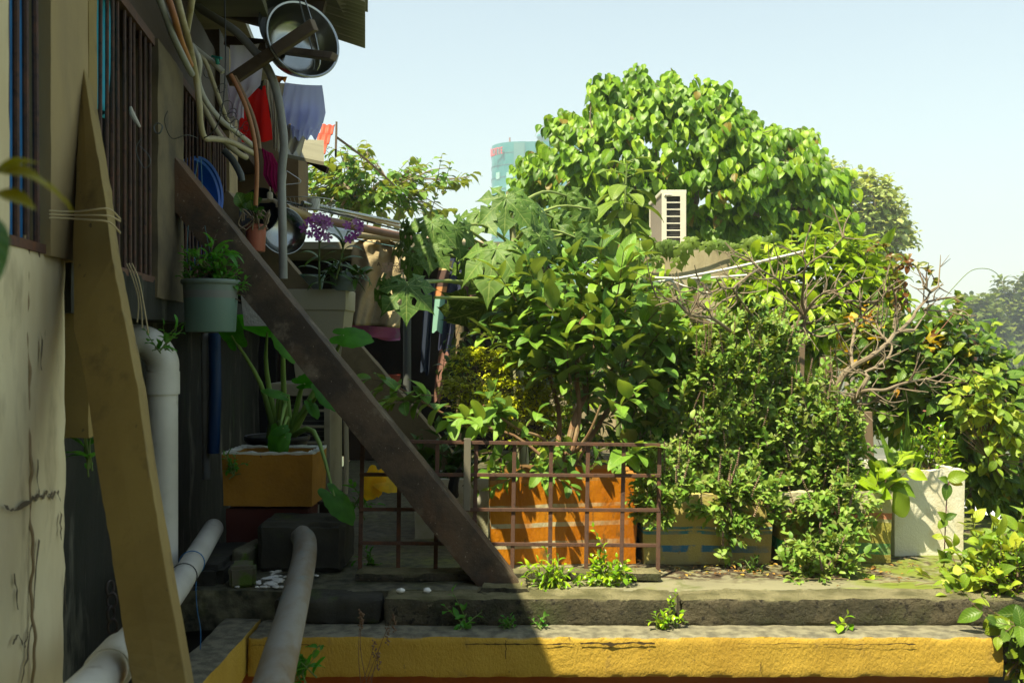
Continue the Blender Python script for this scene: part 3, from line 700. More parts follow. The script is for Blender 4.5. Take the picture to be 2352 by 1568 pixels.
def foam_box(cx, cy, z0, w, d, h, rz, m_, label, wall=.03, taper=.97, ragged=.006, soil=.06, seed=0, name='foam_box', cat='planter box', amp=.002, stain=None):
    root = empty(name, (cx, cy, z0), label, cat); root.rotation_euler = (0, 0, 0)
    R = Matrix.Translation((cx, cy, z0)) @ Matrix.Rotation(rz, 4, 'Z')
    rings = []; N = 9
    for k in range(N+1):
        t = k/N; s = taper+(1-taper)*t; rings.append(rect_ring(w*s, d*s, h*t))
    rings.append(rect_ring(w-wall*2, d-wall*2, h)); 
    for k in range(1, 5): rings.append(rect_ring((w-wall*2)*(1-.01*k), (d-wall*2)*(1-.01*k), h-(h-.03)*k/4))
    out = []
    for r in rings:
        q = []
        for (x, y, z) in r:
            p = Vector((x, y, z)); nv = noise.noise_vector(p*16+Vector((seed*3.1,)*3))*amp+noise.noise_vector(p*50+Vector((seed*3.1,)*3))*amp*.6
            if abs(z-h) < 1e-6: nv.z += -abs(noise.noise(Vector((x*22+seed, y*22, 0))))*ragged*2.2-abs(noise.noise(Vector((x*70+seed, y*70, 0))))*ragged
            q.append(R @ (p+nv))
        out.append(q)
    mb = MB(); rings_mesh(mb, out); obj('body', mb, m_, root)
    mb = MB(); mb.grid(lambda u, v: tuple(R @ Vector(((u-.5)*(w-wall*2+.002), (v-.5)*(d-wall*2+.002), h-soil+.012*noise.noise(Vector((u*6+seed, v*6, 0)))))), 14, 10)
    obj('soil', mb, C_SOIL, root); return root
def pot(name, cx, cy, z0, r, h, m_, label, rim=.018, taper=.78, soil=True, sub=None, cat='plant pot', feet=False):
    root = empty(name, (cx, cy, z0), label, cat)
    prof = [(.001, 0), (r*taper, 0), (r*taper+.003, .004), (r*(taper+(1-taper)*.86), h-rim*1.2), (r*1.02, h-rim*1.15), (r*1.05, h-rim*.9), (r*1.05, h-.003), (r*1.03, h), (r*.97, h-.002), (r*.96, h-rim), (r*.93, h-.03)]
    mb = MB(); mb.lathe([(a, b) for a, b in prof], (cx, cy, z0), n=40); obj('body', mb, m_, root)
    if soil:
        mb = MB(); mb.lathe([(r*.95, h-.03), (r*.5, h-.022), (.001, h-.02)], (cx, cy, z0), n=24); obj('soil', mb, C_SOIL, root)
    return root
def holed_panel(mb, o, ux, uz, xs, zs, holes, th):
    """sheet with rectangular openings; o origin, ux/uz unit-ish vectors; thickness th along normal"""
    o = Vector(o); ux = Vector(ux); uz = Vector(uz); nn = ux.cross(uz).normalized(); nx = len(xs); nz = len(zs); vs = []
    for s_ in (0, 1):
        for z in zs:
            for x in xs: vs.append(o+ux*x+uz*z-nn*(th*s_))
    solid = {(i, j) for i in range(nx-1) for j in range(nz-1)}-set(holes); fs = []; B = nx*nz
    V = lambda i, j, s_: s_*B+j*nx+i
    for (i, j) in solid:
        fs.append((V(i,j,0), V(i+1,j,0), V(i+1,j+1,0), V(i,j+1,0))); fs.append((V(i,j,1), V(i,j+1,1), V(i+1,j+1,1), V(i+1,j,1)))
        for (di, dj, a, b) in ((0,-1,(i,j),(i+1,j)),(1,0,(i+1,j),(i+1,j+1)),(0,1,(i+1,j+1),(i,j+1)),(-1,0,(i,j+1),(i,j))):
            if (i+di, j+dj) not in solid: fs.append((V(*a,0), V(*a,1), V(*b,1), V(*b,0)))
    mb.add(vs, fs)
def cloth(name, edges, Y, m_, label, cat='garment', folds=5, amp=.02, nu=26, nv=22, ph=0., hem=4., thick=.002, Yt=0., mid=None, group=None):
    """edges: list of (left px, left py, right px, right py) from top to bottom"""
    E = np.array(edges, float); K = len(E)-1
    def fn(u, v):
        f = v*K; i = min(K-1, int(f)); q = E[i]*(1-(f-i))+E[i+1]*(f-i)
        x = q[0]*(1-u)+q[2]*u; y = q[1]*(1-u)+q[3]*u
        a = math.sin(folds*2*PI*u+ph+1.3*v)*(.35+.65*v)+.35*math.sin(folds*4.7*u+3*v+ph)
        y += hem*v*v*math.sin(folds*2*PI*u+ph+1)+2*math.sin(3*u+ph)
        if mid: y += mid*math.sin(PI*u)*(1-v)
        return tuple(P(x, y, Y+Yt*u+amp*a))
    mb = MB(); mb.grid(fn, nu, nv); return obj(name, mb, m_, label=label, cat=cat, thick=0, group=group)

# ================================================================== foam boxes and what stands on the deck
OR = (.50,.185,.008); PL = (.50,.44,.28)
m_tape = mat('orange_tape', (.50,.19,.008), .38, bands=dict(h=.4, amp=.012, scale=5, slope=-.035, stops=[(0,OR),(.072,PL),(.098,(.46,.16,.006)),(.152,PL),(.17,(.54,.21,.01)),(.226,PL),(.240,(.48,.17,.006)),(.325,(.40,.20,.05)),(.34,(.15,.09,.04))]),
   var=[(5,(.40,.12,.004),.45,.65),(26,(.20,.09,.02),.60,.68),(7,(.17,.11,.03),.63,.69)], bump=[(12,.8,.016),(50,.4,.004)], stretch=(1,1,.5))
foam_box(.195, 4.02, 0, .58, .36, .345, .035, m_tape, 'foam box wrapped in torn orange tape behind the rusty grille', seed=1, ragged=.008, amp=.004)
BL = (.04,.20,.27); YL = (.44,.37,.115)
m_yb = mat('yellow_blue_foam', YL, .8, bands=dict(h=.3, amp=.022, scale=7, stops=[(0,(.38,.33,.14)),(.058,(.04,.17,.30)),(.085,YL),(.128,BL),(.141,YL),(.147,BL),(.156,YL),(.25,(.45,.38,.20))], patch=5.5, plo=.43),
   var=[(6,(.38,.29,.10),.5,.7),(30,(.22,.18,.10),.64,.72)], bump=[(120,.8,.004),(24,.4,.008)])
foam_box(.755, 4.0, 0, .51, .32, .275, 0., m_yb, 'weathered yellow foam box with two broken blue stripes', seed=2, ragged=.006)
GR = (.03,.30,.12)
m_gb = mat('green_stripe_foam', (.45,.42,.24), .8, bands=dict(h=.3, amp=.012, scale=6, slope=.04, stops=[(0,(.26,.24,.05)),(.048,GR),(.092,(.33,.31,.06)),(.172,(.40,.38,.20)),(.185,(.50,.19,.12)),(.208,(.52,.48,.30))]),
   var=[(5,(.33,.27,.05),.5,.68),(34,(.28,.26,.16),.62,.70),(60,(.15,.14,.09),.68,.73)], bump=[(110,.9,.005),(22,.5,.01)])
gb = foam_box(1.245, 4.02, 0, .45, .34, .285, .06, m_gb, 'dirty foam box with a green band and faded red stripe beside the white one', seed=3, ragged=.01)
foam_box(1.66, 4.2, .0, .30, .40, .345, .10, C_FOAM, 'tall white foam box at the right end of the row', seed=4, ragged=.006)
foam_box(-.26, 4.48, 0, .33, .30, .265, -.03, C_FOAMG, 'small white foam box in the shade behind the dark strut', seed=5, ragged=.006)
m_ob = mat('ochre_painted_foam', (.42,.20,.018), .75, var=[(6,(.33,.15,.014),.45,.65),(35,(.14,.07,.02),.66,.71),(3,(.42,.12,.02),.6,.8)], bump=[(60,.5,.005)],
   top=dict(c1=(.70,.70,.62), c2=(.45,.45,.38), scale=30, z=.208, za=.012, zs=20, soft=.002, zc=(.66,.66,.58)))
foam_box(-.955, 4.03, .215, .36, .27, .215, -.02, m_ob, 'ochre painted foam box with a ragged white rim under the taro plant', seed=6, ragged=.008, wall=.028, soil=.07)
def letters(txt, size, loc, rot, m_, parent, ext=.0006):
    cu = bpy.data.curves.new('t', 'FONT'); cu.body = txt; cu.size = size; cu.extrude = ext; cu.align_x = 'CENTER'
    t = bpy.data.objects.new('t', cu); COL.objects.link(t); dg = bpy.context.evaluated_depsgraph_get(); dg.update()
    me = bpy.data.meshes.new_from_object(t.evaluated_get(dg)); bpy.data.objects.remove(t); me.materials.clear(); me.materials.append(m_)
    me.transform(Matrix.Translation(Vector(loc)-wloc(parent)) @ rot)
    o = bpy.data.objects.new('lettering', me); COL.objects.link(o); o.parent = parent; WL[o.as_pointer()] = wloc(parent); return o
ink = mat('dark_ink', (.05,.035,.03), .8)
letters('Thien  Thien', .030, (1.31, 3.845, .192), Matrix.Rotation(.06, 4, 'Z') @ Matrix.Rotation(PI/2, 4, 'X') @ Matrix.Shear('XZ', 4, (0, 0)), ink, gb)

def brick(name, a, b, M_, m_, label, cat, seed=0, e=.008, res=.02):
    mb = MB(); mb.slab(a, b, res=res, amp=.004, fr=14, M=M_, edge=e, seed=seed); return obj(name, mb, m_, label=label, cat=cat)
brick('concrete_block', (-.95,3.70,.0), (-.625,3.95,.185), None, C_MOSSBLK, 'dark mossy concrete block that the big grey pipe ends at', 'block', 1, .018)
brick('brick', (0,0,0), (.055,.20,.10), Matrix.Translation((-1.045,3.66,.0)) @ Matrix.Rotation(-.18, 4, 'Z') @ Matrix.Rotation(.12, 4, 'Y'), C_BRICKM, 'mossy green brick lying left of the dark concrete block', 'brick', 2, .01, .012)
brick('brick', (0,0,0), (.09,.11,.075), Matrix.Translation((-.985,3.46,.0)) @ Matrix.Rotation(.2, 4, 'Z'), C_BRICKM, 'stubby mossy brick end at the deck edge left of the white crumbs', 'brick', 3, .016, .012)
brick('brick', (-1.13,3.92,0.), (-.80,4.12,.205), None, mat('dark_red_brick', (.085,.022,.014), .9, bump=[(40,.5,.004)]), 'dark red brick support under the ochre foam box', 'brick', 4, .006)
brick('rubble_stone', (-1.2,3.5,-.02), (-1.02,3.95,.07), None, C_MOSSBLK, 'dark mossy stone in the left corner by the wall', 'stone', 5, .03)
# crumbs
def blob(mb, c, r, seed):
    import bmesh as _b
    bm = _b.new(); _b.ops.create_icosphere(bm, subdivisions=2, radius=1)
    vs = [Vector(c)+Vector((v.co.x*r[0], v.co.y*r[1], v.co.z*r[2]))*(1+.5*noise.noise(v.co*1.7+Vector((seed, 0, 0)))) for v in bm.verts]
    fs = [tuple(x.index for x in f.verts) for f in bm.faces]; bm.free(); mb.add(vs, fs, True)
mb = MB()
for i in range(70):
    x, y = random.gauss(630, 15), random.gauss(1330, 13)
    q = P(x, y, 1); Y = .852/(-(q[2]-CZ)); q = P(x, y, Y); rr = random.uniform(.002,.009); blob(mb, (q[0], max(3.47, q[1]), .006), (rr*1.6, rr, rr*.6), i)
for (x, y) in ((735,1307),(545,1388),(640,1180),(625,1248),(727,1320),(590,1365),(700,1342)):
    q = P(x, y, 1); Y = max(3.47, .852/(-(q[2]-CZ))); q = P(x, y, Y); blob(mb, (q[0], q[1], .006), (.008,.006,.004), x)
obj('crumbs', mb, C_WHITECR, label='scattered white foam crumbs in the dark beside the grey pipe', cat='crumbs', kind='stuff')
for (x, lab) in ((920,'left of two small white pebbles on the shaded ledge'),(981,'right of two small white pebbles on the shaded ledge')):
    mb = MB(); q = P(x, 1357, 3.395); blob(mb, (q[0], 3.395, .012), (.014,.010,.009), x); obj('pebble', mb, C_WHITECR, label=lab, cat='pebble', group='white pebbles on the ledge')

# ================================================================== rusty grille
gr = empty('grille', P(1165,1305,3.62), 'low rusty brown welded grille of square openings standing in front of the foam boxes', 'grille')
Yg = 3.62
vx = [831,916,1003,1092,1180,1264,1349,1431,1513]; hz_ = [(1012,1022),(1089,1092),(1169,1171),(1246,1252)]
for i, x in enumerate(vx):
    t = (x-831)/682; mb = MB(); mb.bar(P(x+random.uniform(-2,2)-3, 1309, Yg+.012), P(x+2, 1012+10*t, Yg+.012+.02*t), .015, .007, up=(0,1,0)); obj('upright_bar', mb, C_RUST, gr, bevel=.0015)
for (a, b) in hz_:
    mb = MB(); mb.bar(P(826, a, Yg), P(1517, b, Yg+.02), .0135, .007, up=(0,1,0)); obj('cross_bar', mb, C_RUST, gr, bevel=.0015)
brick('base_strip', (-.565,3.56,.0), (.535,3.66,.034), None, C_STEP, 'narrow concrete strip that the rusty grille is set in', 'kerb', 9, .006)
mb = MB(); mb.bar(P(1072,1172,3.60), P(1074,1006,3.60), .025, .004, up=(0,1,0)); mb.bar(P(1073,1008,3.598), P(1073,1008,3.66), .025, .004)
obj('metal_strap', mb, mat('grey_strap', (.24,.22,.17), .45, metal=.4), label='flat grey metal strap hooked over the top bar of the grille', cat='strap', bevel=.001)
mb = MB(); mb.tube([P(1060,1075,3.7),P(1046,1095,3.72),P(1041,1120,3.73),P(1047,1140,3.75)], [.006,.017,.02,.012], n=8); obj('rag', mb, C_BLACK, label='twisted black rag beside the flat metal strap', cat='rag')

# ================================================================== pipes at the left foot
mb = MB(); mb.tube([P(690,1226,3.74),P(700,1245,3.66),P(697,1290,3.45),P(672,1400,2.85),P(628,1568,2.12),P(575,1800,1.45)], .043, n=24)
bp = obj('drain_pipe', mb, C_PIPEGR, label='big weathered grey pipe running from the dark block down out of the frame', cat='pipe')
wp = empty('waste_pipe', P(490,1215,3.85), 'white pipe low on the left tied with blue string, passing behind the ochre strut', 'pipe')
mb = MB(); A = P(490,1213,3.9); B = P(408,1345,2.95); C = P(270,1512,2.06); D = P(150,1640,1.55); mb.tube([A, B, C, D], .0385, n=24); obj('pipe_body', mb, C_PVC, wp)
mb = MB(); mb.tube([C+(B-C)*.05, C-(B-C)*.12], .046, n=24, smooth_path=False); obj('pipe_collar', mb, C_PVC, wp)
for t, c_ in ((.33,C_BLUE),(.13,C_CABLE)):
    mb = MB(); c = B+(A-B)*t; ax = Vector(A-B).normalized(); u = ax.orthogonal().normalized(); w_ = ax.cross(u)
    mb.tube([c+(u*math.cos(a)+w_*math.sin(a))*.0405 for a in np.linspace(0, 2*PI, 25)], .0018, n=5, smooth_path=False)
    obj('string_loop', mb, mat('blue_string', (.02,.13,.30), .6) if c_ is C_BLUE else c_, wp)
tubething('string', [P(452,1290,3.2),P(452,1320,3.15),P(450,1352,3.1),P(453,1400,3.1),P(461,1450,3.1),P(458,1520,3.05)], .0013, MATS['blue_string'], 'blue string hanging from the tied white pipe', 'string', n=5)
dp = empty('downpipe', (-1.155,3.3,-3), 'white downpipe with an elbow coming out of the dark wall', 'pipe')
cx, cy = -1.165, 3.32
mb = MB(); mb.tube([(cx,cy,-3.),(cx,cy,.70)], .049, n=28, smooth_path=False); obj('pipe_body', mb, C_PVC, dp)
mb = MB(); mb.tube([(cx,cy,.685),(cx,cy,.76)], .055, n=28, smooth_path=False); obj('pipe_collar', mb, C_PVC, dp)
mb = MB(); mb.tube([(cx,cy,.76),(cx,cy,.79),(cx-.015,cy-.003,.825),(cx-.045,cy-.006,.855),(cx-.085,cy-.012,.865),(cx-.16,cy-.02,.865)], .052, n=28); obj('elbow', mb, C_PVC, dp)
tubething('standpipe', [P(470,765,4.3),P(472,900,4.3),P(474,1100,4.3)], .017, C_GREYPVC, 'thin grey upright pipe left of the blue one', 'pipe')
tubething('standpipe', [P(492,765,4.28),P(494,900,4.28),P(490,1040,4.28)], .026, mat('dark_blue_pipe', (.008,.045,.14), .4), 'dark blue upright pipe under the teal hanging pot', 'pipe')
mb = MB()
rp = [(62,545),(70,600),(78,640),(70,680),(82,720),(74,722)]
obj_r = tubething('rope', [P(58+3.5*math.sin(y*.031)+2*math.sin(y*.083)+(y-540)*.02, y, 2.055)+np.array([.0,0,0]) for y in range(540,1600,22)], .0032, mat('jute_rope', (.30,.22,.12), .9, bump=[(200,.8,.003)]), 'brown rope hanging down the cream wall at the left edge', 'rope', n=7)
mb = MB()
for i, (x, y) in enumerate(((253,1350),(257,1378),(255,1408),(258,1438))):
    c = Vector(P(x, y, 2.55)); pts = []
    for a in np.linspace(0, 2*PI, 17):
        pts.append(c+Vector((math.cos(a)*.010*(1 if i % 2 else .5), math.cos(a)*.010*(.5 if i % 2 else 1), math.sin(a)*.019)))
    mb.tube(pts, .0035, n=6, smooth_path=False)
mb.tube([P(258,1450,2.55),P(260,1500,2.55),P(275,1505,2.5)], .002, n=5)
obj('chain', mb, mat('dark_chain', (.05,.04,.035), .6, metal=.5), label='short rusty chain hanging between the cream wall and the ochre strut', cat='chain')
mb = MB()
for (y0, y1, y2) in ((484,480,503),(492,496,508),(500,510,535)):
    mb.tube([P(112,y0,2.12),P(165,y0+2,2.15),P(210,(y0+y1)/2,2.12),P(250,y1,2.13),P(276,y2,2.2)], .0022, n=5)
obj('twine', mb, mat('straw_twine', (.42,.34,.19), .9), label='straw twine tied around the ochre strut', cat='twine')
mb = MB()
for dx in (0, 6, 13): mb.tube([P(290+dx,605,2.9),P(305+dx,640,2.9),P(318+dx*.8,690,2.9),P(315+dx*2,740+dx*2,2.9)], .0022, n=5)
obj('twine', mb, MATS['straw_twine'], label='loose straw twine hanging under the barred window', cat='twine')

# ================================================================== tangle of pipes under the eave
G = 'pipes and hoses tangled under the eave'
tubething('conduit', [P(440,-15,4.0),P(458,18,4.0),P(496,43,3.95),P(542,73,3.9),P(582,115,3.9),P(615,158,3.9),P(636,214,3.9),P(649,290,3.9),P(652,340,3.9),P(647,396,3.9),P(648,480,3.9),P(651,640,3.9)], .0165, C_GREYPVC, 'thick pale grey conduit arching over and dropping straight down past the clothes', 'conduit', G, n=18)
tubething('water_pipe', [P(404,-15,3.2),P(418,40,3.25),P(433,95,3.35),P(449,170,3.6),P(458,240,3.65),P(461,285,3.7),P(470,316,3.75),P(493,319,3.8),P(530,326,3.9),P(582,352,4.1)], .0115, C_CREAMPVC, 'cream water pipe that drops and bends right above the leaning strut', 'pipe', G, n=16)
tubething('water_pipe', [P(442,-10,3.3),P(436,30,3.35),P(428,86,3.52),P(434,130,3.55)], .0115, C_CREAMPVC, 'short cream pipe beside the conduit at the top edge', 'pipe', G, n=16)
tubething('water_pipe', [P(440,105,3.7),P(458,140,3.7),P(456,190,3.75),P(476,237,3.8),P(510,278,3.85),P(545,305,3.95),P(580,334,4.05)], .0105, C_PVC, 'white water pipe curving down to the right above the cream one', 'pipe', G, n=14)
tubething('water_pipe', [P(441,118,3.8),P(470,140,3.8),P(490,191,3.85),P(509,244,3.9),P(532,295,4.0),P(566,322,4.1)], .009, C_CREAMPVC, 'steep cream water pipe behind the white one', 'pipe', G, n=14)
tubething('water_pipe', [P(440,104,3.85),P(466,126,3.85),P(493,148,3.85),P(513,166,3.85)], .0115, C_PVC, 'short white pipe ending in a teal valve', 'pipe', G, n=14)
tubething('water_pipe', [P(455,215,4.0),P(480,270,4.05),P(509,318,4.1),P(545,350,4.15),P(566,362,4.2)], .012, C_CREAMPVC, 'shaded cream pipe lowest in the bundle', 'pipe', G, n=14)
vt = empty('valve', P(495,140,3.83), 'small teal tap handle on the short white pipe', 'valve')
mb = MB(); mb.bar(P(488,130,3.82), P(508,134,3.80), .012, .008); mb.tube([P(497,133,3.82),P(500,146,3.84)], .008, n=8, smooth_path=False); obj('handle', mb, mat('teal_plastic', (.03,.30,.27), .5), vt)
tubething('flexible_hose', [P(514,346,4.1),P(530,362,4.1),P(543,382,4.1),P(552,400,4.1),P(556,416,4.1)], [.014,.0142,.014,.0142,.012], C_DKHOSE, 'dark grey corrugated hose below the pipe bundle', 'hose', G, n=14)
tubething('rubber_hose', [P(530,172,3.75),P(548,207,3.75),P(566,250,3.75),P(580,300,3.75),P(588,350,3.75),P(590,400,3.75),P(587,472,3.75)], .0085, C_HOSE, 'orange rubber hose hanging in front of the red garment', 'hose', G, n=12)
tubething('rubber_hose', [P(538,176,3.8),P(556,210,3.8),P(578,260,3.8),P(592,310,3.8),P(596,342,3.8)], .008, mat('brown_hose', (.22,.13,.06), .5), 'brown rubber hose just right of the orange one', 'hose', G, n=12)
tubething('water_pipe', [P(360,-15,2.95),P(380,35,3.0),P(398,85,3.05),P(422,135,3.15),P(440,170,3.3)], .011, C_GREYPVC, 'grey pipe at the top nearest the barred windows', 'pipe', G, n=12)
tubething('water_pipe', [P(383,-15,3.0),P(400,38,3.0),P(416,95,3.1),P(438,150,3.25)], .010, C_HOSE, 'rust orange pipe at the top beside the grey one', 'pipe', G, n=12)
tubething('power_cable', [P(516,-10,3.6),P(518,132,3.6),P(513,231,3.6),P(500,285,3.6),P(484,308,3.6),P(468,317,3.6)], .0023, C_CABLE, 'thin black cable hanging in a long loop beside the pipes', 'cable', G, n=6)
for i in range(9):
    x, y = random.uniform(470,575), 0; y = 150+(x-470)*1.6+random.uniform(-15,25); c = Vector(P(x, y, 3.86)); rr = random.uniform(.02,.035); pts = [c+Vector((math.cos(a)*rr*.7, math.sin(a)*.02, math.sin(a)*rr)) for a in np.linspace(0, 5.6, 14)]
    mb = MB(); mb.tube(pts, .0013, n=4, smooth_path=False); obj('wire_tie', mb, C_CABLE, label='thin dark wire looped around the pipe bundle', cat='wire', group='wire ties on the pipe bundle')
tubething('wire', [P(385,255,3.3),P(378,280,3.3),P(395,318,3.35),P(430,310,3.4),P(455,318,3.6)], .0016, C_CABLE, 'thin dark wire from the pillar to the top of the leaning strut', 'wire', n=5)
mb = MB(); c = Vector(P(365,296,3.22)); mb.tube([c+Vector((math.cos(a)*.013*(1+.1*math.sin(a*3)), -.004*a/6, math.sin(a)*.017)) for a in np.linspace(0, 6*PI, 60)], .0013, n=5, smooth_path=False); obj('wire_coil', mb, C_DKHOSE, label='small coil of grey wire hung on the grey brown pillar', cat='wire')
# garlic / hook hanging behind the bars
mb = MB(); mb.tube([P(300,245,2.85),P(304,262,2.85),P(314,280,2.85),P(322,292,2.85)], [.003,.008,.006,.003], n=8); obj('cloth_scrap', mb, mat('pale_cloth', (.50,.46,.38), .8), label='pale cloth scrap tied on a bar of the middle window', cat='cloth')
mb = MB(); mb.tube([P(324,318,2.88),P(312,345,2.88),P(330,385,2.88),P(345,375,2.88),P(340,355,2.88),P(320,335,2.88)], .0014, n=5); obj('wire_hanger', mb, C_DKHOSE, label='bent wire hanger hooked on the bars of the middle window', cat='hanger')

# timber props and the basin
mb = MB(); mb.bar(P(528,187,3.95), P(722,57,3.72), .045, .03, up=(0,1,0)); obj('timber', mb, C_WOOD, label='weathered grey timber slanting up across the basin', cat='plank', bevel=.003)
mb = MB(); mb.bar(P(600,110,4.05), P(768,131,3.72), .028, .03, up=(0,1,0)); obj('timber', mb, C_WOOD, label='short split timber sticking out to the right below the basin centre', cat='plank', bevel=.003)
mb = MB(); mb.bar(P(520,95,4.3), P(680,110,4.2), .04, .03, up=(0,1,0)); obj('timber', mb, C_BROWN, label='dark timber behind the basin', cat='plank')
bs = empty('basin', P(696,89,3.9), 'large stainless steel basin hung on its side under the eave', 'basin')
ax = Vector((.60,-.78,.16)).normalized(); cb = Vector(P(697,90,3.88))
prof = [(.001,-.115),(.055,-.116),(.095,-.11),(.118,-.085),(.135,-.05),(.143,-.01),(.146,0),(.153,.002),(.156,.0),(.156,-.004),(.147,-.007),(.139,-.05),(.121,-.088),(.097,-.115),(.05,-.121),(.001,-.12)]
mb = MB(); mb.lathe(prof, cb, ax, n=64); obj('bowl', mb, C_STEEL, bs)
mb = MB(); u = ax.orthogonal().normalized()
mb.tube([P(688,2,3.86),P(700,50,3.86),P(712,95,3.86),P(722,140,3.86),P(720,160,3.86)], .003, n=6); obj('handle_strap', mb, C_DKHOSE, bs)
mb = MB(); mb.tube([P(700,0,3.84),P(712,35,3.84),P(726,90,3.84),P(735,140,3.84),P(728,162,3.84)], .003, n=6); obj('handle_strap', mb, C_STEEL, bs)
bk = empty('bucket', P(640,60,4.2), 'dark pan hanging behind the left side of the basin', 'pan')
mb = MB(); mb.lathe([(.001,0),(.085,0),(.105,.01),(.12,.06),(.122,.06),(.108,.008),(.088,-.004),(.001,-.004)], P(655,70,4.18), (.4,-.9,.1), n=40); obj('bowl', mb, C_BLACKPOT, bk)

# ================================================================== laundry
lav = mat('lavender_cloth', (.60,.64,1.), .85, var=[(3,(.54,.58,.95),.45,.7)], sheen=.2); lav2 = mat('pale_lavender_cloth', (.75,.72,.88), .85)
red = mat('red_cloth', (.65,.018,.015), .8); bei = mat('beige_cloth', (.5,.45,.36), .85); mar = mat('maroon_towel', (.28,.012,.085), .95); tee = mat('khaki_cotton', (.42,.34,.20), .88, var=[(3,(.32,.25,.14),.45,.7)], bump=[(7,.5,.03)])
def thin(m_, k=.5, gain=1.0):
    nt = m_.node_tree; out = [n for n in nt.nodes if n.type == 'OUTPUT_MATERIAL'][0]; b = [n for n in nt.nodes if n.type == 'BSDF_PRINCIPLED'][0]
    t = _n(nt, 'ShaderNodeBsdfTranslucent'); ms = _n(nt, 'ShaderNodeMixShader'); ms.inputs[0].default_value = k
    if b.inputs['Base Color'].links: nt.links.new(b.inputs['Base Color'].links[0].from_socket, t.inputs[0])
    else: t.inputs[0].default_value = b.inputs['Base Color'].default_value
    nt.links.new(b.outputs[0], ms.inputs[1]); nt.links.new(t.outputs[0], ms.inputs[2]); nt.links.new(ms.outputs[0], out.inputs[0])
for q_ in (lav, lav2, red, bei, mar): thin(q_)
cloth('blouse', [(528,104,598,100),(530,150,606,140),(522,200,598,196),(526,240,560,236),(524,268,560,274)], 4.15, lav2, 'pale lavender blouse hanging left behind the conduit', folds=1.8, amp=.012)
cloth('shirt', [(572,200,610,196),(558,230,615,225),(550,270,620,270),(548,300,628,305),(556,325,628,322)], 4.3, red, 'plain red garment with a dark collar in the laundry', folds=1.6, amp=.02, hem=2)
cloth('collar', [(570,190,606,184),(574,206,602,204)], 4.28, C_BLACK, 'black collar piece above the red garment', folds=1, amp=.01)
cloth('garment', [(608,182,660,192),(612,215,655,222),(622,260,650,262),(628,340,642,342)], 4.25, bei, 'thin beige garment between the red one and the lavender ruffles', folds=3, amp=.02)
cloth('ruffled_skirt', [(655,190,740,196),(648,225,744,225),(645,262,748,262),(645,290,742,290)], 4.12, lav, 'lavender garment with layered ruffles hanging below the basin', folds=2.6, amp=.013, hem=7, nu=50, nv=30)
cloth('ruffled_skirt_layer', [(670,255,744,250),(668,285,740,290),(672,318,728,318)], 4.16, lav, 'lower lavender ruffle layer of the same laundry', folds=3, amp=.012, hem=6, ph=2, nu=40)
cloth('garment', [(650,285,712,285),(655,320,700,322),(654,342,690,356)], 4.2, mat('cream_cloth', (.46,.42,.34), .85), 'cream garment showing below the lavender ruffles', folds=2, amp=.01, hem=6, ph=1)
cloth('towel', [(600,338,626,352),(606,370,640,380),(604,400,642,410),(622,430,644,450)], 4.35, mar, 'maroon towel bunched behind the grey conduit', folds=2.5, amp=.014, hem=5)
cloth('orange_scarf', [(624,170,660,176),(622,186,655,188)], 4.4, mat('orange_cloth', (.42,.14,.01), .8), 'scrap of orange cloth just below the basin', folds=2, amp=.01)
ts = empty('t_shirt', P(870,560,6.1), 'khaki t-shirt hanging on the pole with small dark chest print, partly sunlit', 'shirt')
E = [(846,548,884,546),(826,552,905,556),(812,562,926,575),(806,585,936,610),(806,640,930,665),(804,700,922,700),(803,745,918,752)]
def teef(u, v):
    f = v*6; i = min(5, int(f)); q = np.array(E[i])*(1-(f-i))+np.array(E[i+1])*(f-i)
    return tuple(P(q[0]*(1-u)+q[2]*u, q[1]*(1-u)+q[3]*u+(7*math.sin(PI*u) if v < .05 else 0)+1.5*math.sin(9*u)*v, 6.1+.035*math.sin(10*u+3*v)*(.3+v)+.02*math.sin(23*u-4*v)*(1-v)+.012*math.sin(31*u*v+8*v)))
mb = MB(); mb.grid(teef, 46, 40); obj('body', mb, tee, ts, thick=.003)
for i, tx in enumerate(('A HONDURO', 'FRTS', 'SURFACE')):
    letters(tx, .034, P(905-4*i % 5, 612+i*6.5, 6.045), Matrix.Rotation(.03, 4, 'Y') @ Matrix.Rotation(PI/2, 4, 'X'), ink, ts)
cloth('towel', [(800,742,918,752),(802,765,920,778),(812,768,918,783)], 6.25, mat('pink_cloth', (.50,.14,.30), .85, var=[(6,(.42,.30,.34),.5,.6)]), 'bright pink cloth showing below the khaki t-shirt', folds=1.5, amp=.015, hem=2)
cloth('garment', [(1012,600,1040,598),(1003,640,1030,640),(998,690,1022,690),(992,760,1016,762)], 6.5, mat('patchwork_cloth', (.5,.44,.36), .85, bands=dict(h=1.0, amp=.01, stops=[(0,(.22,.42,.34)),(.25,(.50,.22,.08)),(.31,(.09,.05,.04)),(.42,(.58,.45,.20)),(.52,(.60,.56,.52)),(.62,(.50,.36,.34))])), 'narrow patchwork garment with a mint green hem beside the navy clothes', folds=1.2, amp=.02)
cloth('garment', [(1024,592,1070,590),(1018,650,1066,650),(1012,720,1050,722),(1006,800,1032,812)], 6.55, mat('navy_cloth', (.022,.028,.065), .85), 'navy garment hanging behind the papaya leaves', folds=2, amp=.03)
cloth('garment', [(1050,590,1100,600),(1046,640,1100,640),(1040,690,1090,700)], 6.6, mat('mauve_brown_cloth', (.14,.075,.06), .85), 'brown garment partly hidden by the largest papaya leaf', folds=2, amp=.02)
cloth('garment', [(975,640,1000,640),(970,760,990,762),(965,850,985,860)], 6.7, mat('dark_denim', (.015,.025,.05), .9), 'dark blue trousers in deep shade', folds=1.4, amp=.02)
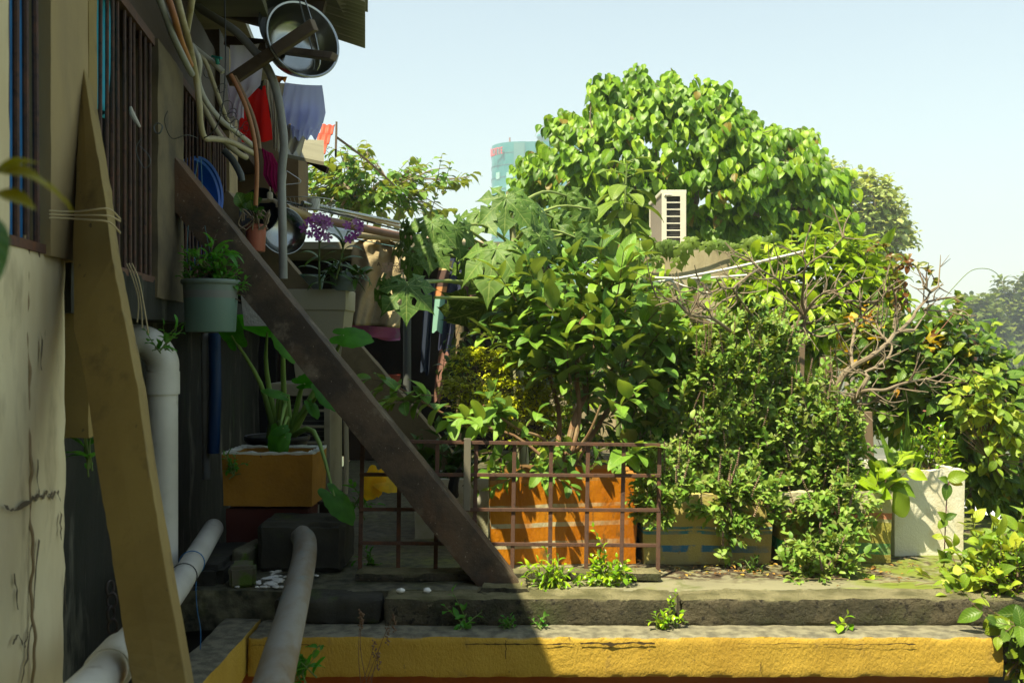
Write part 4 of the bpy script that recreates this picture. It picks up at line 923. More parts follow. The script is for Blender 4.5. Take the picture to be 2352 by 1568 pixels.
cloth('garment', [(1010,800,1045,790),(1000,870,1020,870),(995,920,1010,925)], 6.9, mat('dusty_pink_cloth', (.20,.10,.075), .85), 'dusty pink cloth low in the shade behind the aralia', folds=1, amp=.02)
mb = MB()
mb.tube([P(658,392,4.4),P(688,412,4.42),P(690,418,4.42),P(686,421,4.42),P(655,424,4.4)], .002, n=5); mb.tube([P(658,392,4.4),P(655,424,4.4)], .002, n=5)
obj('clothes_hanger', mb, mat('bright_wire', (.5,.5,.47), .4, metal=.6), label='empty wire clothes hanger right of the grey conduit', cat='hanger')

# poles of the clothes rack
def pole(a, b, r, m_, lab, name='pole'): return tubething(name, [a, b], r, m_, lab, 'pole', 'poles of the clothes rack', n=12)
bam = mat('pale_bamboo', (.44,.36,.22), .6, var=[(8,(.30,.22,.12),.55,.7)], stretch=(3,1,1))
pole(P(795,536,5.9), P(1125,563,6.6), .026, bam, 'pale bamboo pole that the t-shirt hangs from')
pole(P(655,478,4.7), P(740,510,5.2), .022, mat('yellow_bamboo', (.34,.24,.10), .6), 'short yellow bamboo pole behind the orchid flowers')
pole(P(740,505,5.0), P(985,555,6.2), .022, mat('red_brown_pole', (.20,.10,.065), .6, var=[(5,(.12,.06,.04),.5,.7)]), 'thick red brown pole above the bamboo one')
pole(P(695,466,4.9), P(915,512,5.9), .011, C_STEEL, 'thin shiny metal pole, upper of the two metal ones')
pole(P(760,480,5.3), P(960,530,6.3), .012, mat('galvanised_tube', (.5,.5,.46), .35, metal=.8), 'galvanised metal pole reaching toward the papaya leaves')
pole(P(650,462,4.8), P(860,512,5.8), .006, C_CABLE, 'thin black rod on the clothes rack', 'rod')
pole(P(700,470,5.2), P(930,532,6.2), .005, C_CABLE, 'second thin black rod lower on the clothes rack', 'rod')
pole(P(1040,560,6.4), P(1160,575,6.7), .02, C_WOODB, 'brown pole end sticking out right of the bamboo pole')
tubething('clothes_line', [P(770,540,5.6),P(900,565,5.8),P(1060,592,6.2),P(1200,605,6.6)], .003, mat('teal_line', (.10,.22,.24), .6), 'thin teal clothes line below the bamboo pole', 'line', n=5)
wb = empty('wire_basket', P(705,465,5.0), 'shallow round wire basket resting on the clothes rack', 'basket'); c = Vector(P(700,462,5.0)); mb = MB()
R0 = .155
for (rr, zz) in ((1.,0),(.72,-.05)): mb.tube([c+Vector((math.cos(a)*R0*rr, math.sin(a)*R0*rr, zz)) for a in np.linspace(0, 2*PI, 33)], .0022, n=5, smooth_path=False)
for a in np.linspace(0, 2*PI, 45)[:-1]: mb.tube([c+Vector((math.cos(a)*R0, math.sin(a)*R0, 0)), c+Vector((math.cos(a)*R0*.72, math.sin(a)*R0*.72, -.05))], .0011, n=4, smooth_path=False)
obj('wire_bowl', mb, MATS['bright_wire'], wb)
mb = MB(); mb.lathe([(.001,0),(.028,0),(.033,.055),(.031,.055),(.026,.003),(.001,.003)], c+Vector((.045,0,-.045)), n=24); obj('cup', mb, mat('pale_cup', (.6,.6,.52), .5), label='small pale cup standing in the wire basket', cat='cup')
mb = MB(); mb.prism([P(742,500,5.4),P(845,527,5.8),P(795,553,5.2),P(748,532,5.0)], [q+np.array([0,0,.006]) for q in (P(742,500,5.4),P(845,527,5.8),P(795,553,5.2),P(748,532,5.0))])
obj('roof_sheet', mb, mat('sky_reflection_sheet', (.55,.62,.62), .35), label='roof sheet with pale blue sky reflection painted in, lying under the poles behind the purple orchids', cat='sheet')  # reflected sky on the tilted sheet is put into its colour
mb = MB(); mb.lathe([(.001,0),(.06,.0),(.09,.02),(.105,.05),(.103,.05),(.088,.024),(.058,.004),(.001,.004)], P(610,490,4.45), (-.35,-.93,.1), n=40); obj('frying_pan', mb, C_BLACKPOT, label='round black frying pan hanging behind the terracotta pot', cat='pan')
mb = MB(); mb.lathe([(.001,0),(.06,.003),(.09,.02),(.11,.06),(.108,.06),(.088,.024),(.058,.006),(.001,.004)], P(640,535,4.6), (.55,-.83,.1), n=40); obj('steel_bowl', mb, C_STEEL, label='steel bowl hanging behind the straight grey conduit', cat='bowl')
fc = empty('faucet', P(600,470,3.92), 'cream plastic faucet at the top of the terracotta pot', 'faucet')
mb = MB(); mb.tube([P(595,461,3.95),P(612,461,3.93),P(626,460,3.92),P(636,466,3.91),P(638,476,3.91)], [.009,.009,.0085,.008,.0078], n=12); mb.lathe([(.009,0),(.0115,.002),(.0115,.026),(.009,.03),(.003,.031),(.003,.05),(.001,.05)], P(620,459,3.92), (0,0,1), n=14); obj('spout', mb, C_CREAMPVC, fc)
for k, (hx, hy) in enumerate(((452,448),(462,440))):
    mb = MB(); r0 = .150-.006*k; mb.lathe([(.001,-.10),(.12,-.10),(r0-.01,0),(r0,.004),(r0,-.004),(r0-.02,-.04),(.127,-.106),(.001,-.106)], P(hx, hy, 4.02+.06*k), (.93,-.34,.05), n=56)
    obj('blue_tub', mb, C_BLUE, label=('outer' if k else 'inner')+' of two blue plastic tubs nested on edge behind the leaning strut', cat='tub', group='nested blue tubs')
mb = MB(); mb.grid(lambda u, v: tuple(P(432+64*u+8*math.sin(5*v), 490+130*v, 4.25+.03*math.sin(9*u+3*v))), 14, 14); obj('cloth', mb, C_BLUE, label='blue cloth hanging under the tubs behind the teal pot', cat='cloth', thick=.003)

# ================================================================== pots
q = P(484,745,3.42); q[2] = CZ-(762-784)/F*3.42
tp = pot('hanging_pot', q[0], 3.42, CZ+(784-762)/F*3.42, .094, .178, C_TEALPOT, 'teal plastic pot with a grey band hanging left of the dark strut', rim=.014, taper=.86)
for (a, b) in ((430,455),(500,462)): 
    mb = MB(); mb.tube([P(a,645,3.42),P((a+b)/2-10,520,3.5),P(b,365,3.6)], .0012, n=4); obj('hanging_wire', mb, MATS['teal_line'], tp)
wt = empty('woven_tray', P(575,725,3.95), 'white textured plastic tub behind the teal hanging pot', 'tub')
mb = MB(); R = [[tuple(Vector((P(548,0,3.95)[0]+.07+x, 4.02+y, z))) for (x, y, z) in rect_ring(.13*s_, .13*s_, CZ+(784-pyy)/F*3.95)] for s_, pyy in ((.82,748),(.9,710),(1.,668),(.94,668),(.8,740))]
rings_mesh(mb, R); obj('body', mb, mat('white_woven_plastic', (.42,.41,.36), .6, bump=[(60,1.,.01)]), wt)
tc_ = pot('terracotta_pot', P(588,0,3.9)[0], 3.9, CZ+(784-578)/F*3.9, .040, .105, C_TERRA, 'small terracotta coloured orchid pot with slots tied behind the strut', rim=.014, taper=.8)
cxp, cyp = P(730,0,4.72)[0], 4.80
pl = empty('square_planter', (cxp, cyp, .67), 'big square beige planter with a wide rim, orchid pots standing on it', 'planter')
mb = MB(); R = []
for (s_, z) in ((.20,.67),(.275,1.005),(.285,1.007),(.29,1.10),(.285,1.105),(.265,1.105),(.26,1.05)):
    R.append([(cxp+x, cyp+y, zz) for (x, y, zz) in rect_ring(s_, s_, z, n=6)])
rings_mesh(mb, R); obj('body', mb, C_BEIGEPOT, pl, bevel=.003)
mb = MB(); mb.box((cxp-.13,cyp-.13,1.06),(cxp+.13,cyp+.13,1.095)); obj('soil', mb, C_SOIL, pl)
p1 = pot('orchid_pot', cxp-.055, cyp-.02, 1.098, .075, .08, C_TEALPOT2, 'teal orchid pot on the left of the square planter', rim=.012)
p2 = pot('orchid_pot', P(788,0,4.68)[0], 4.70, 1.098, .060, .086, C_GREYPOT, 'blue grey orchid pot on the right corner of the square planter', rim=.035, taper=.86)
bpot = pot('black_pot', P(632,0,4.32)[0], 4.36, .26, .135, .19, C_BLACKPOT, 'wide black pot holding the taro behind the ochre box', rim=.02)
mb = MB(); mb.slab((P(632,0,4.32)[0]-.14,4.24,0),(P(632,0,4.32)[0]+.12,4.5,.255), res=.06, amp=.004); obj('concrete_block', mb, C_MOSSBLK, label='dark block that the black taro pot stands on', cat='block')

# ================================================================== air conditioners
def ac(cx0, cx1, y0, y1, z0, z1, m_case, label, cols, nslots, margin, mid=False):
    root = empty('air_conditioner', ((cx0+cx1)/2, (y0+y1)/2, z0), label, 'air conditioner'); W = cx1-cx0; H = z1-z0
    xs = [0, W*margin[0], W*margin[1], W]; zs = [0]; holes = []
    if mid: xs = [0, W*margin[0], W*.48, W*.53, W*margin[1], W]
    z = H*.10; gap = H*.022; hh = (H*.80-gap*(nslots-1))/nslots
    for i in range(nslots):
        zs += [z, z+hh]; z += hh+gap
    zs.append(H)
    for i in range(nslots):
        for k in ([1] if not mid else [1, 3]): holes.append((k, 1+2*i))
    mb = MB(); holed_panel(mb, (cx0, y0, z0), (1,0,0), (0,0,1), xs, zs, holes, .008); obj('front_panel', mb, m_case, root, bevel=.0015)
    mb = MB(); mb.box((cx0-.006,y0+.002,z1-.03),(cx1+.004,y1,z1+.004)); obj('lid', mb, m_case, root, bevel=.003)
    mb = MB(); mb.box((cx0,y1-.03,z0),(cx1,y1-.002,z1-.03)); obj('rear_frame', mb, m_case, root)
    mb = MB(); mb.box((cx0+.006,y0+.012,z0+.01),(cx0+.014,y1-.03,z1-.032)); obj('side_coil', mb, C_ACFIN, root)
    mb = MB(); mb.box((cx1-.012,y0+.010,z0+.01),(cx1-.001,y1-.03,z1-.032)); obj('side_panel', mb, m_case, root)
    mb = MB(); mb.box((cx0+.02,y0+.05,z0+.01),(cx1-.02,y0+.06,z1-.035)); obj('inner_grille', mb, mat('dark_grey_fins', (.06,.055,.05), .6), root)
    mb = MB()
    for i in range(nslots*3):
        zz = z0+H*.1+H*.8*i/(nslots*3); mb.box((cx0+.015,y0+.035,zz),(cx1-.015,y0+.038,zz+.003))
    o = obj('louvre', mb, mat('mid_grey_fins', (.16,.15,.13), .5), root); o['kind'] = 'stuff'
    mb = MB(); mb.box((cx0,y0+.01,z0-.0),(cx1,y1,z0+.008)); obj('base_tray', mb, m_case, root)
    return root
ac(P(1520,0,9.1)[0], P(1576,0,9.1)[0], 9.1, 9.93, 1.70, 2.24, C_ACW, 'cream air conditioner unit standing high on the pale wall below the big tree', 1, 7, (.20,.76))
for k in range(1):
    ax0 = P(1525,0,9.1)[0]; zt_ = 2.20; mb = MB(); mb.box((ax0,9.090,zt_-.018),(ax0+.075,9.101,zt_+.004)); a_ = [o for o in COL.objects if o.name == 'air_conditioner'][0]; vf = obj('vent_frame', mb, C_ACW, a_, bevel=.008)
    mb = MB()
    for i_ in range(5): mb.box((ax0+.010+i_*.012,9.0875,zt_-.013),(ax0+.017+i_*.012,9.0895,zt_-.001))
    vs_ = obj('vent_slots', mb, C_BLACK, a_); vs_['kind'] = 'stuff'
ac(-1.12, -.845, 4.62, 4.95, .12, .662, C_ACG, 'aged beige air conditioner unit in the shade under the square planter', 2, 6, (.08,.90), mid=True)
mb = MB(); mb.tube([(-.80,4.78,.13),(-.795,4.78,.3),(-.80,4.78,.56)], .012, n=10)
obj('insulated_pipe', mb, C_CREAMPVC, label='ribbed pale pipe right beside the shaded air conditioner', cat='pipe')
mb = MB()
for (x, y) in ((-1.1,4.65),(-.9,4.65),(-1.1,4.9),(-.9,4.9)): mb.box((x,y,0),(x+.05,y+.05,.118))
mb.box((-1.14,4.6,.108),(-.83,4.95,.119)); obj('wooden_stand', mb, C_BROWN, label='low dark stand under the shaded air conditioner', cat='stand')

# ================================================================== neighbour house, walls behind the plants
nh = empty('neighbour_house', (-1.4,7.6,-5), 'dark lean-to house behind the laundry with a red corrugated roof end', 'house')
mb = MB(); mb.box((-2.2,7.9,-.05),(.3,8.0,1.55)); obj('wall', mb, mat('dark_brown_wall', (.022,.016,.012), .9, var=[(2,(.05,.03,.022),.55,.7)]), nh)
mb = MB(); mb.box((-2.2,6.9,1.50),(.15,8.3,1.55)); obj('roof', mb, C_TIN, nh, label='flat grey sheet roof')
mb = MB(); x = P(935,0,7.3)[0]; mb.tube([(x,7.3,0),(x,7.3,1.2)], .03, n=12); obj('post', mb, C_DKHOSE, nh)
mb = MB(); x = P(1056,0,7.0)[0]; mb.tube([(x,7.0,0),(x,7.0,1.55)], .03, n=12); obj('post', mb, C_CONC_TAN, nh)
mb = MB(); mb.box((-1.95,6.2,1.6),(P(708,0,6.5)[0],6.5,2.25)); obj('upper_wall', mb, mat('tan_brown_wall', (.17,.115,.05), .85, var=[(4,(.10,.07,.035),.5,.7)]), nh)
Y0 = 6.0
mb = MB(); mb.prism([P(640,318,Y0),P(744,322,Y0),P(744,372,Y0-.4),P(640,350,Y0-.4)], [q+np.array([0,0,-.02]) for q in (P(640,318,Y0),P(744,322,Y0),P(744,372,Y0-.4),P(640,350,Y0-.4))]); obj('awning', mb, C_TIN, nh)
def redr(u, v):
    a = P(742+28*u, 287+2*u, 6.4); return (a[0], a[1]-.5*v, a[2]-.34*v*1.0+.004*math.sin(2*PI*u*2.2)+.012*math.sin(v*2*PI*4))
mb = MB(); mb.grid(redr, 24, 30); obj('red_roof', mb, C_REDROOF, nh, thick=.006)
mb = MB(); mb.bar(P(773,288,6.4), P(771,352,6.0), .012, .05); obj('fascia', mb, C_BROWN, nh)
mb = MB(); mb.bar(P(700,362,5.8), P(752,392,5.7), .02, .035); obj('bracket', mb, C_BROWN, nh)
tubething('guy_rod', [P(774,316,6.4),P(840,366,7.4),P(905,425,8.6)], .008, C_WOODB, 'thin brown rod slanting from the red roof into the tree', 'rod', n=6)
# dim clutter under the lean-to
cl = [((760,930,.5), 'plastic_bucket'), ((840,900,.4), 'plastic_bucket')]
mb = MB(); mb.lathe([(.001,0),(.09,0),(.11,.2),(.105,.2),(.085,.01),(.001,.01)], (P(885,0,7.2)[0],7.2,.42), n=24); obj('bucket', mb, mat('dull_red_plastic', (.22,.03,.015), .5), label='dull red bucket deep in the shade under the t-shirt', cat='bucket')
mb = MB(); mb.box((P(800,0,7.3)[0],7.2,0),(P(960,0,7.3)[0],7.6,.42)); obj('low_table', mb, C_BROWN, label='dark low table under the lean-to', cat='table', bevel=.01)
mb = MB(); mb.slab((.95,9.0,-5),(P(1738,0,9.0)[0],9.9,1.69), res=.14, amp=.01, fr=3); obj('garden_wall', mb, C_CONCW, label='pale stained concrete wall that carries the cream air conditioner', cat='wall')
mb = MB(); mb.slab((-.35,9.2,-.05),(.95,9.4,1.05), res=.12, amp=.01, fr=3); obj('back_wall', mb, C_CONCW, label='low pale wall at the back of the deck behind the papaya', cat='wall')
# PVC trellis poles and stakes
GP = 'white plastic poles lashed behind the bare branches'
for a, b, r, lab in ((P(1480,653,5.6),P(1850,577,5.3),.008,'longest white plastic pole rising to the right'),(P(1504,638,5.7),P(1716,632,5.6),.007,'level white plastic pole behind the rising one'),(P(1540,645,5.65),P(1635,673,5.5),.007,'short white plastic pole slanting down to a joint'),(P(1590,715,5.5),P(1665,745,5.4),.006,'short white plastic pole behind the wooden cross')):
    tubething('plastic_pole', [a, (a+b)/2-np.array([0,0,.01]), b], r, mat('clean_white_pvc', (.60,.60,.54), .4), lab, 'pole', GP, n=10)
cr_ = empty('wooden_cross', P(1598,790,6.2), 'cross of two rough brown stakes among the leaves', 'stake')
mb = MB(); mb.bar(P(1596,800,6.2), P(1599,672,6.2), .035, .02, up=(0,1,0)); obj('upright', mb, C_WOODB, cr_)
mb = MB(); mb.bar(P(1552,728,6.18), P(1664,742,6.18), .04, .02, up=(0,1,0)); obj('crosspiece', mb, C_WOODB, cr_)
for (a, b, wv, lab) in ((P(1838,900,5.6),P(1846,690,5.6),.03,'brown wedge shaped stake behind the bare tree'),(P(1900,940,5.2),P(1897,820,5.2),.06,'grey timber post in the middle of the bare tree'),(P(1996,1085,4.6),P(1990,945,4.6),.045,'brown post left of the aloe'),(P(1800,660,6.5),P(1800,580,6.5),.03,'short upright stake at the end of the rising plastic pole')):
    mb = MB(); mb.bar(a, b, wv, .03, up=(0,1,0)); obj('stake', mb, C_WOODB, label=lab, cat='stake', bevel=.003)

# ================================================================== far things
tw = empty('office_tower', P(1195,600,300), 'distant teal glass tower with a rounded corner and red letters near the top', 'tower')
Yt = 300.; xl = P(1128,0,Yt)[0]; zt = P(0,325,Yt)[2]; Rr = 9.
glass = mat('teal_glass', (.015,.20,.19), .3, var=[(.05,(.07,.28,.27),.4,.6)])
def plan(off=0.):
    pts = []
    for a in np.linspace(PI, PI*1.5, 14): pts.append((xl+Rr+(Rr+off)*math.cos(a), Yt+Rr+(Rr+off)*math.sin(a)))
    pts += [(xl+Rr+14, Yt-off), (xl+Rr+14, Yt+40), (xl-off, Yt+40)]
    return pts
mb = MB(); rings_mesh(mb, [[(x, y, z) for x, y in plan()] for z in (-5, zt)]); mb.sm = [False]*len(mb.sm); obj('facade', mb, glass, tw)
for k in range(16):
    z = zt-3.2-k*3.6; mb = MB(); rings_mesh(mb, [[(x, y, z+dz) for x, y in plan(.12)] for dz in (0, .3)]); mb.sm = [False]*len(mb.sm); obj('floor_line', mb, mat('teal_frame', (.04,.17,.17), .6), tw)
def onplan(x):      # point of the front curve for photo pixel x
    X = P(x, 0, Yt)[0]
    if X < xl+Rr:
        s_ = (X-xl-Rr)/Rr; s_ = max(-.995, s_); return X, Yt+Rr-Rr*math.sqrt(1-s_*s_)
    return X, Yt
pale = mat('pale_window', (.30,.55,.45), .5)
for (x0, x1, y0, y1) in ((1139,1147,397,412),(1163,1178,396,409),(1200,1212,396,410),(1132,1147,430,443),(1163,1180,424,438),(1135,1153,461,474),(1158,1176,459,474),(1190,1204,459,472)):
    mb = MB(); A = onplan(x0); Bq = onplan(x1); z0 = CZ+(784-y1)/F*(A[1]-.3); z1 = CZ+(784-y0)/F*(A[1]-.3); mb.prism([(A[0],A[1]-.35,z0),(Bq[0],Bq[1]-.35,z0),(Bq[0],Bq[1]-.35,z1),(A[0],A[1]-.35,z1)], [(A[0],A[1]+.1,z0),(Bq[0],Bq[1]+.1,z0),(Bq[0],Bq[1]+.1,z1),(A[0],A[1]+.1,z1)]); obj('window', mb, pale, tw)
mb = MB(); mb.box((P(1180,0,Yt)[0],Yt-.25,P(0,380,Yt)[2]),(P(1205,0,Yt)[0],Yt+.1,P(0,328,Yt)[2])); obj('service_panel', mb, mat('grey_teal_panel', (.11,.26,.24), .5), tw)
mb = MB(); mb.tube([P(1171,326,Yt+4),P(1171,316,Yt+4)], .25, n=6); obj('mast', mb, mat('mast_red', (.3,.1,.06), .6), tw)
sg = empty('rooftop_sign', P(1140,356,Yt-2), 'big red letters fixed to the curved corner of the distant tower', 'sign'); redl = mat('sign_red', (.75,.05,.06), .5)
for ch, x, sz in (('L',1129,19),('O',1134.5,18),('T',1140.5,18),('T',1146.5,17),('E',1152.5,17)):
    A = onplan(x); B2 = onplan(x+3); ang = math.atan2(B2[1]-A[1], B2[0]-A[0]); ang = max(ang, -.6)
    h = Wd(sz, Yt)*1.35
    letters(ch, h, (A[0], A[1]-1.2-(1152-x)*.12, CZ+(784-(366-(x-1126)*.42))/F*A[1]), Matrix.Rotation(ang, 4, 'Z') @ Matrix.Rotation(PI/2, 4, 'X') @ Matrix.Diagonal((.46,1,1,1)), redl, sg, ext=.2)
t2 = empty('round_roof_tower', P(1262,600,420), 'farther tower with a round disc on its roof, mostly hidden by the big tree', 'tower')
cc = P(1262,318,420); mb = MB(); mb.lathe([(.1,1.2),(5.2,1.3),(5.5,.4),(4.5,-1.2),(3.5,-2.5),(3.5,-4)], (cc[0],420,cc[2]), n=40); obj('roof_disc', mb, glass, t2)
mb = MB(); mb.box((cc[0]-3,415,-5),(cc[0]+12,430,cc[2]-4)); obj('facade', mb, glass, t2)
# car on the street
def car(px, Y, label):
    x = P(px,0,Y)[0]; z = -5.; root = empty('parked_car', (x,Y,z), label, 'car')
    prof = [(-2.1,.35),(-2.15,.75),(-1.9,.95),(-1.3,1.0),(-.75,1.42),(.6,1.45),(1.4,1.05),(2.05,.9),(2.15,.6),(2.1,.35)]
    mb = MB(); mb.prism([(x+a, Y-.85, z+b) for a, b in prof], [(x+a, Y+.85, z+b) for a, b in prof]); obj('body', mb, mat('white_car_paint', (.75,.75,.75), .25), root, bevel=.08)
    mb = MB(); g2 = [(-1.15,1.02),(-.7,1.36),(.5,1.38),(1.15,1.05)]; mb.prism([(x+a, Y-.865, z+b) for a, b in g2], [(x+a, Y+.865, z+b) for a, b in g2]); obj('window', mb, mat('car_glass', (.03,.04,.045), .1), root)
    for dx in (-1.35, 1.35):
        mb = MB(); mb.lathe([(.001,0),(.32,0),(.33,.05),(.33,.2),(.001,.2)], (x+dx,Y-.88,z+.33), (0,1,0), n=24); obj('wheel', mb, C_BLACKPOT, root)
car(2345, 27, 'white parked car down on the street, seen past the vine thicket')
car(2235, 31, 'white parked car farther left on the street, mostly behind the vine thicket')
mb = MB(); mb.box((P(2180,0,60)[0],60,-5),(P(2420,0,60)[0],64,-1.5)); obj('far_building', mb, mat('orange_far_wall', (.50,.16,.08), .8), label='low orange building across the street behind the vine thicket', cat='building')
# ================================================================== leaf kinds
SH_ = lambda *a, **k: a
T_HEART = [leaf_tpl(w_tip, 9, 4, fold=f, curl=c, a0=a, wav=.02, cord=.07, ph=p, twist=q_) for f, c, a, p, q_ in ((.25,-.5,.3,0,.1),(.12,-.8,.5,1.5,-.2),(.4,-.3,.15,3,.2),(.2,-1.1,.6,4,0))]
T_GUAVA = [leaf_tpl(w_ell, 10, 4, fold=f, curl=c, a0=a, wav=.028, ph=p, twist=tw_) for f, c, a, p, tw_ in ((.22,-.8,.3,0,.15),(.35,-.5,.15,2,-.2),(.12,-1.2,.45,4,0),(.3,-.9,.4,1,.25),(.45,-.3,.05,3,-.1))]
T_LANCE = [leaf_tpl(w_lance, 8, 2, fold=f, curl=c, a0=a, wav=.03, ph=p) for f, c, a, p in ((.4,-1.,.3,0),(.3,-1.4,.5,2),(.5,-.6,.1,4))]
T_SMALL = [leaf_tpl(w_ell, 6, 2, fold=f, curl=c, a0=a, wav=.03, ph=p) for f, c, a, p in ((.25,-.8,.3,0),(.15,-.4,.1,2),(.35,-1.2,.4,4),(.3,-.9,.2,1))]
T_VINE = [leaf_tpl(lambda t: w_ovate(t)*1.08, 8, 4, fold=f, curl=c, a0=a, wav=.02, cord=.06, ph=p) for f, c, a, p in ((.15,-.6,.25,0),(.3,-.9,.35,2),(.06,-.4,.1,4),(.22,-1.2,.5,5))]
T_STRAP = [leaf_tpl(w_strap, 9, 2, fold=f, curl=c, a0=a, wav=.0) for f, c, a in ((.5,-1.4,.5),(.4,-.8,.3),(.4,-2.,.7))]
T_OBOV = [leaf_tpl(w_obov, 7, 4, fold=.3, curl=-.5, a0=.2, wav=.02)]
T_PAP = [lobed_tpl(7, 2.35, d_, i) for i, d_ in enumerate((.45,.62,.35))]
T_SQ = [lobed_tpl(5, 1.6, d_, 20+i) for i, d_ in enumerate((.9,1.3))]
def taro_r(th):
    th = (th+PI) % (2*PI)-PI; a = abs(th)
    if a < 1.9: return 1.0-.50*(a/1.9)**.8+.02*math.sin(14*th)
    if a < 2.75: return .50+.10*math.sin((a-1.9)/.85*PI)
    return max(.08, .50*(PI-a)/(PI-2.75)*.9+.08)
T_TARO = [polar_tpl(taro_r, 56, 5, lambda x, y: -.22*y*y-.30*x*x+.05*abs(x)+.02*math.sin(12*y)*abs(x))]
T_FLOWER = [polar_tpl(lambda th: .35+.65*abs(math.cos(2.5*th))**.6, 30, 2, lambda x, y: .25*(x*x+y*y)), polar_tpl(lambda th: .35+.65*abs(math.cos(2.5*th))**.6, 30, 2, lambda x, y: .6*(x*x+y*y))]
M_PEEPAL = leaf_mat('peepal_leaf', [(.03,.085,.006),(.06,.15,.010),(.10,.21,.014),(.16,.27,.022)], under=(.16,.22,.07), trans=.30, rough=.42, veins=.3, lat=9, rare=(.22,.16,.02), k=(1.8,1.6,.7))
M_TREE2 = leaf_mat('sunny_tree_leaf', [(.03,.08,.012),(.06,.14,.025),(.11,.20,.05),(.17,.25,.09)], under=(.18,.22,.08), trans=.32, rough=.45, k=(1.5,1.5,1))
M_GUAVA = leaf_mat('guava_leaf', [(.035,.085,.018),(.05,.12,.024),(.075,.155,.03),(.14,.24,.04)], under=(.15,.21,.10), trans=.22, rough=.48, veins=.4, lat=13, k=(1.6,1.65,.85))
M_GUAVAN = leaf_mat('young_guava_leaf', [(.10,.20,.03),(.13,.24,.04),(.16,.28,.06)], under=(.18,.26,.10), trans=.28, rough=.45, veins=.3, lat=13, k=(1.35,1.4,.9))
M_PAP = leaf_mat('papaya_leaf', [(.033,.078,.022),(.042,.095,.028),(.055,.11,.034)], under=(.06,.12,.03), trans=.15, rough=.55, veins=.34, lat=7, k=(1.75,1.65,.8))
M_PAPD = leaf_mat('shaded_papaya_leaf', [(.02,.05,.012),(.03,.065,.014)], under=(.03,.06,.02), trans=.15, rough=.55, veins=.5, lat=8)  # darker copy of the papaya leaf, shade put into the colour
M_BASIL = leaf_mat('basil_leaf', [(.06,.12,.02),(.10,.18,.035),(.16,.23,.06),(.20,.26,.08),(.13,.13,.07)], under=(.14,.18,.08), trans=.28, rough=.5, k=(1.35,1.5,.85))
M_MANGO = leaf_mat('mango_leaf', [(.05,.12,.01),(.11,.22,.015),(.18,.30,.03)], under=(.15,.24,.06), trans=.32, rough=.34, veins=.2, lat=12)
M_ARALIA = leaf_mat('aralia_leaf', [(.15,.24,.015),(.24,.33,.03),(.32,.40,.06)], under=(.2,.25,.06), trans=.3, rough=.4)
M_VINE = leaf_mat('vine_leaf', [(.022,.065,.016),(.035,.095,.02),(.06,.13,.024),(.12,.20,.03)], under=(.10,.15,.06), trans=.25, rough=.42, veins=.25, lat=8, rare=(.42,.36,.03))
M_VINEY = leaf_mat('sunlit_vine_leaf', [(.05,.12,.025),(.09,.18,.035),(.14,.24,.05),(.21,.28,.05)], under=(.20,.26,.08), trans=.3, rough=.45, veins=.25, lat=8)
M_BRONZE = leaf_mat('bronze_leaf', [(.06,.025,.012),(.09,.05,.02),(.06,.09,.025),(.07,.11,.03)], under=(.12,.08,.03), trans=.25, rough=.35)
M_DEEP = leaf_mat('deep_green_leaf', [(.012,.045,.01),(.02,.07,.014),(.035,.10,.018)], under=(.05,.09,.035), trans=.2, rough=.38, veins=.3, lat=7)
M_TARO = leaf_mat('taro_leaf', [(.025,.12,.018),(.04,.16,.025)], under=(.12,.26,.07), trans=.35, rough=.45, tcol=(1.2,1.9,.5))
M_PALE = leaf_mat('pale_leaf', [(.10,.19,.07),(.13,.22,.08)], under=(.12,.2,.08), trans=.25, rough=.5)
M_WEED = leaf_mat('peperomia_leaf', [(.05,.15,.012),(.10,.24,.018),(.20,.34,.03)], under=(.25,.33,.09), trans=.3, rough=.25)
M_ALOE = leaf_mat('aloe_leaf', [(.03,.10,.035),(.05,.13,.04),(.085,.15,.04)], trans=.05, rough=.35)
M_SQ = leaf_mat('squash_leaf', [(.035,.08,.03),(.05,.105,.035),(.075,.14,.045)], under=(.12,.19,.09), trans=.25, rough=.6)
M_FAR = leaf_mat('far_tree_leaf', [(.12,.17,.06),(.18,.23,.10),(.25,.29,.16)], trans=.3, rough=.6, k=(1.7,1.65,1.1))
M_FARD = leaf_mat('far_wood_leaf', [(.03,.06,.015),(.05,.085,.02),(.08,.12,.03)], trans=.2, rough=.7)
M_PURPLE = leaf_mat('orchid_petal', [(.30,.05,.32),(.45,.12,.45),(.60,.35,.58)], trans=.3, rough=.5, k=(1,1,1), tcol=(1,1,1))
M_YEL = leaf_mat('yellowing_leaf', [(.42,.26,.02),(.50,.33,.03)], trans=.3, rough=.5)
C_TWIG = mat('twig_bark', (.16,.11,.065), .8, var=[(20,(.09,.06,.035),.5,.7)])
C_GSTEM = mat('green_stem', (.14,.20,.05), .55)
C_BARK = mat('smooth_brown_bark', (.23,.185,.125), .8, var=[(12,(.17,.12,.08),.48,.65),(5,(.36,.28,.19),.55,.75)], bump=[(60,.5,.003)])
C_PBARK = mat('red_brown_bark', (.22,.12,.06), .75, var=[(14,(.30,.22,.12),.5,.65)], bump=[(60,.4,.003)])
C_SPIKE = mat('basil_flower_spike', (.27,.17,.13), .8, var=[(60,(.12,.10,.03),.45,.6)])
C_PAPT = mat('papaya_trunk', (.36,.36,.20), .7, var=[(9,(.22,.20,.10),.5,.65)], bump=[(30,.4,.006)])

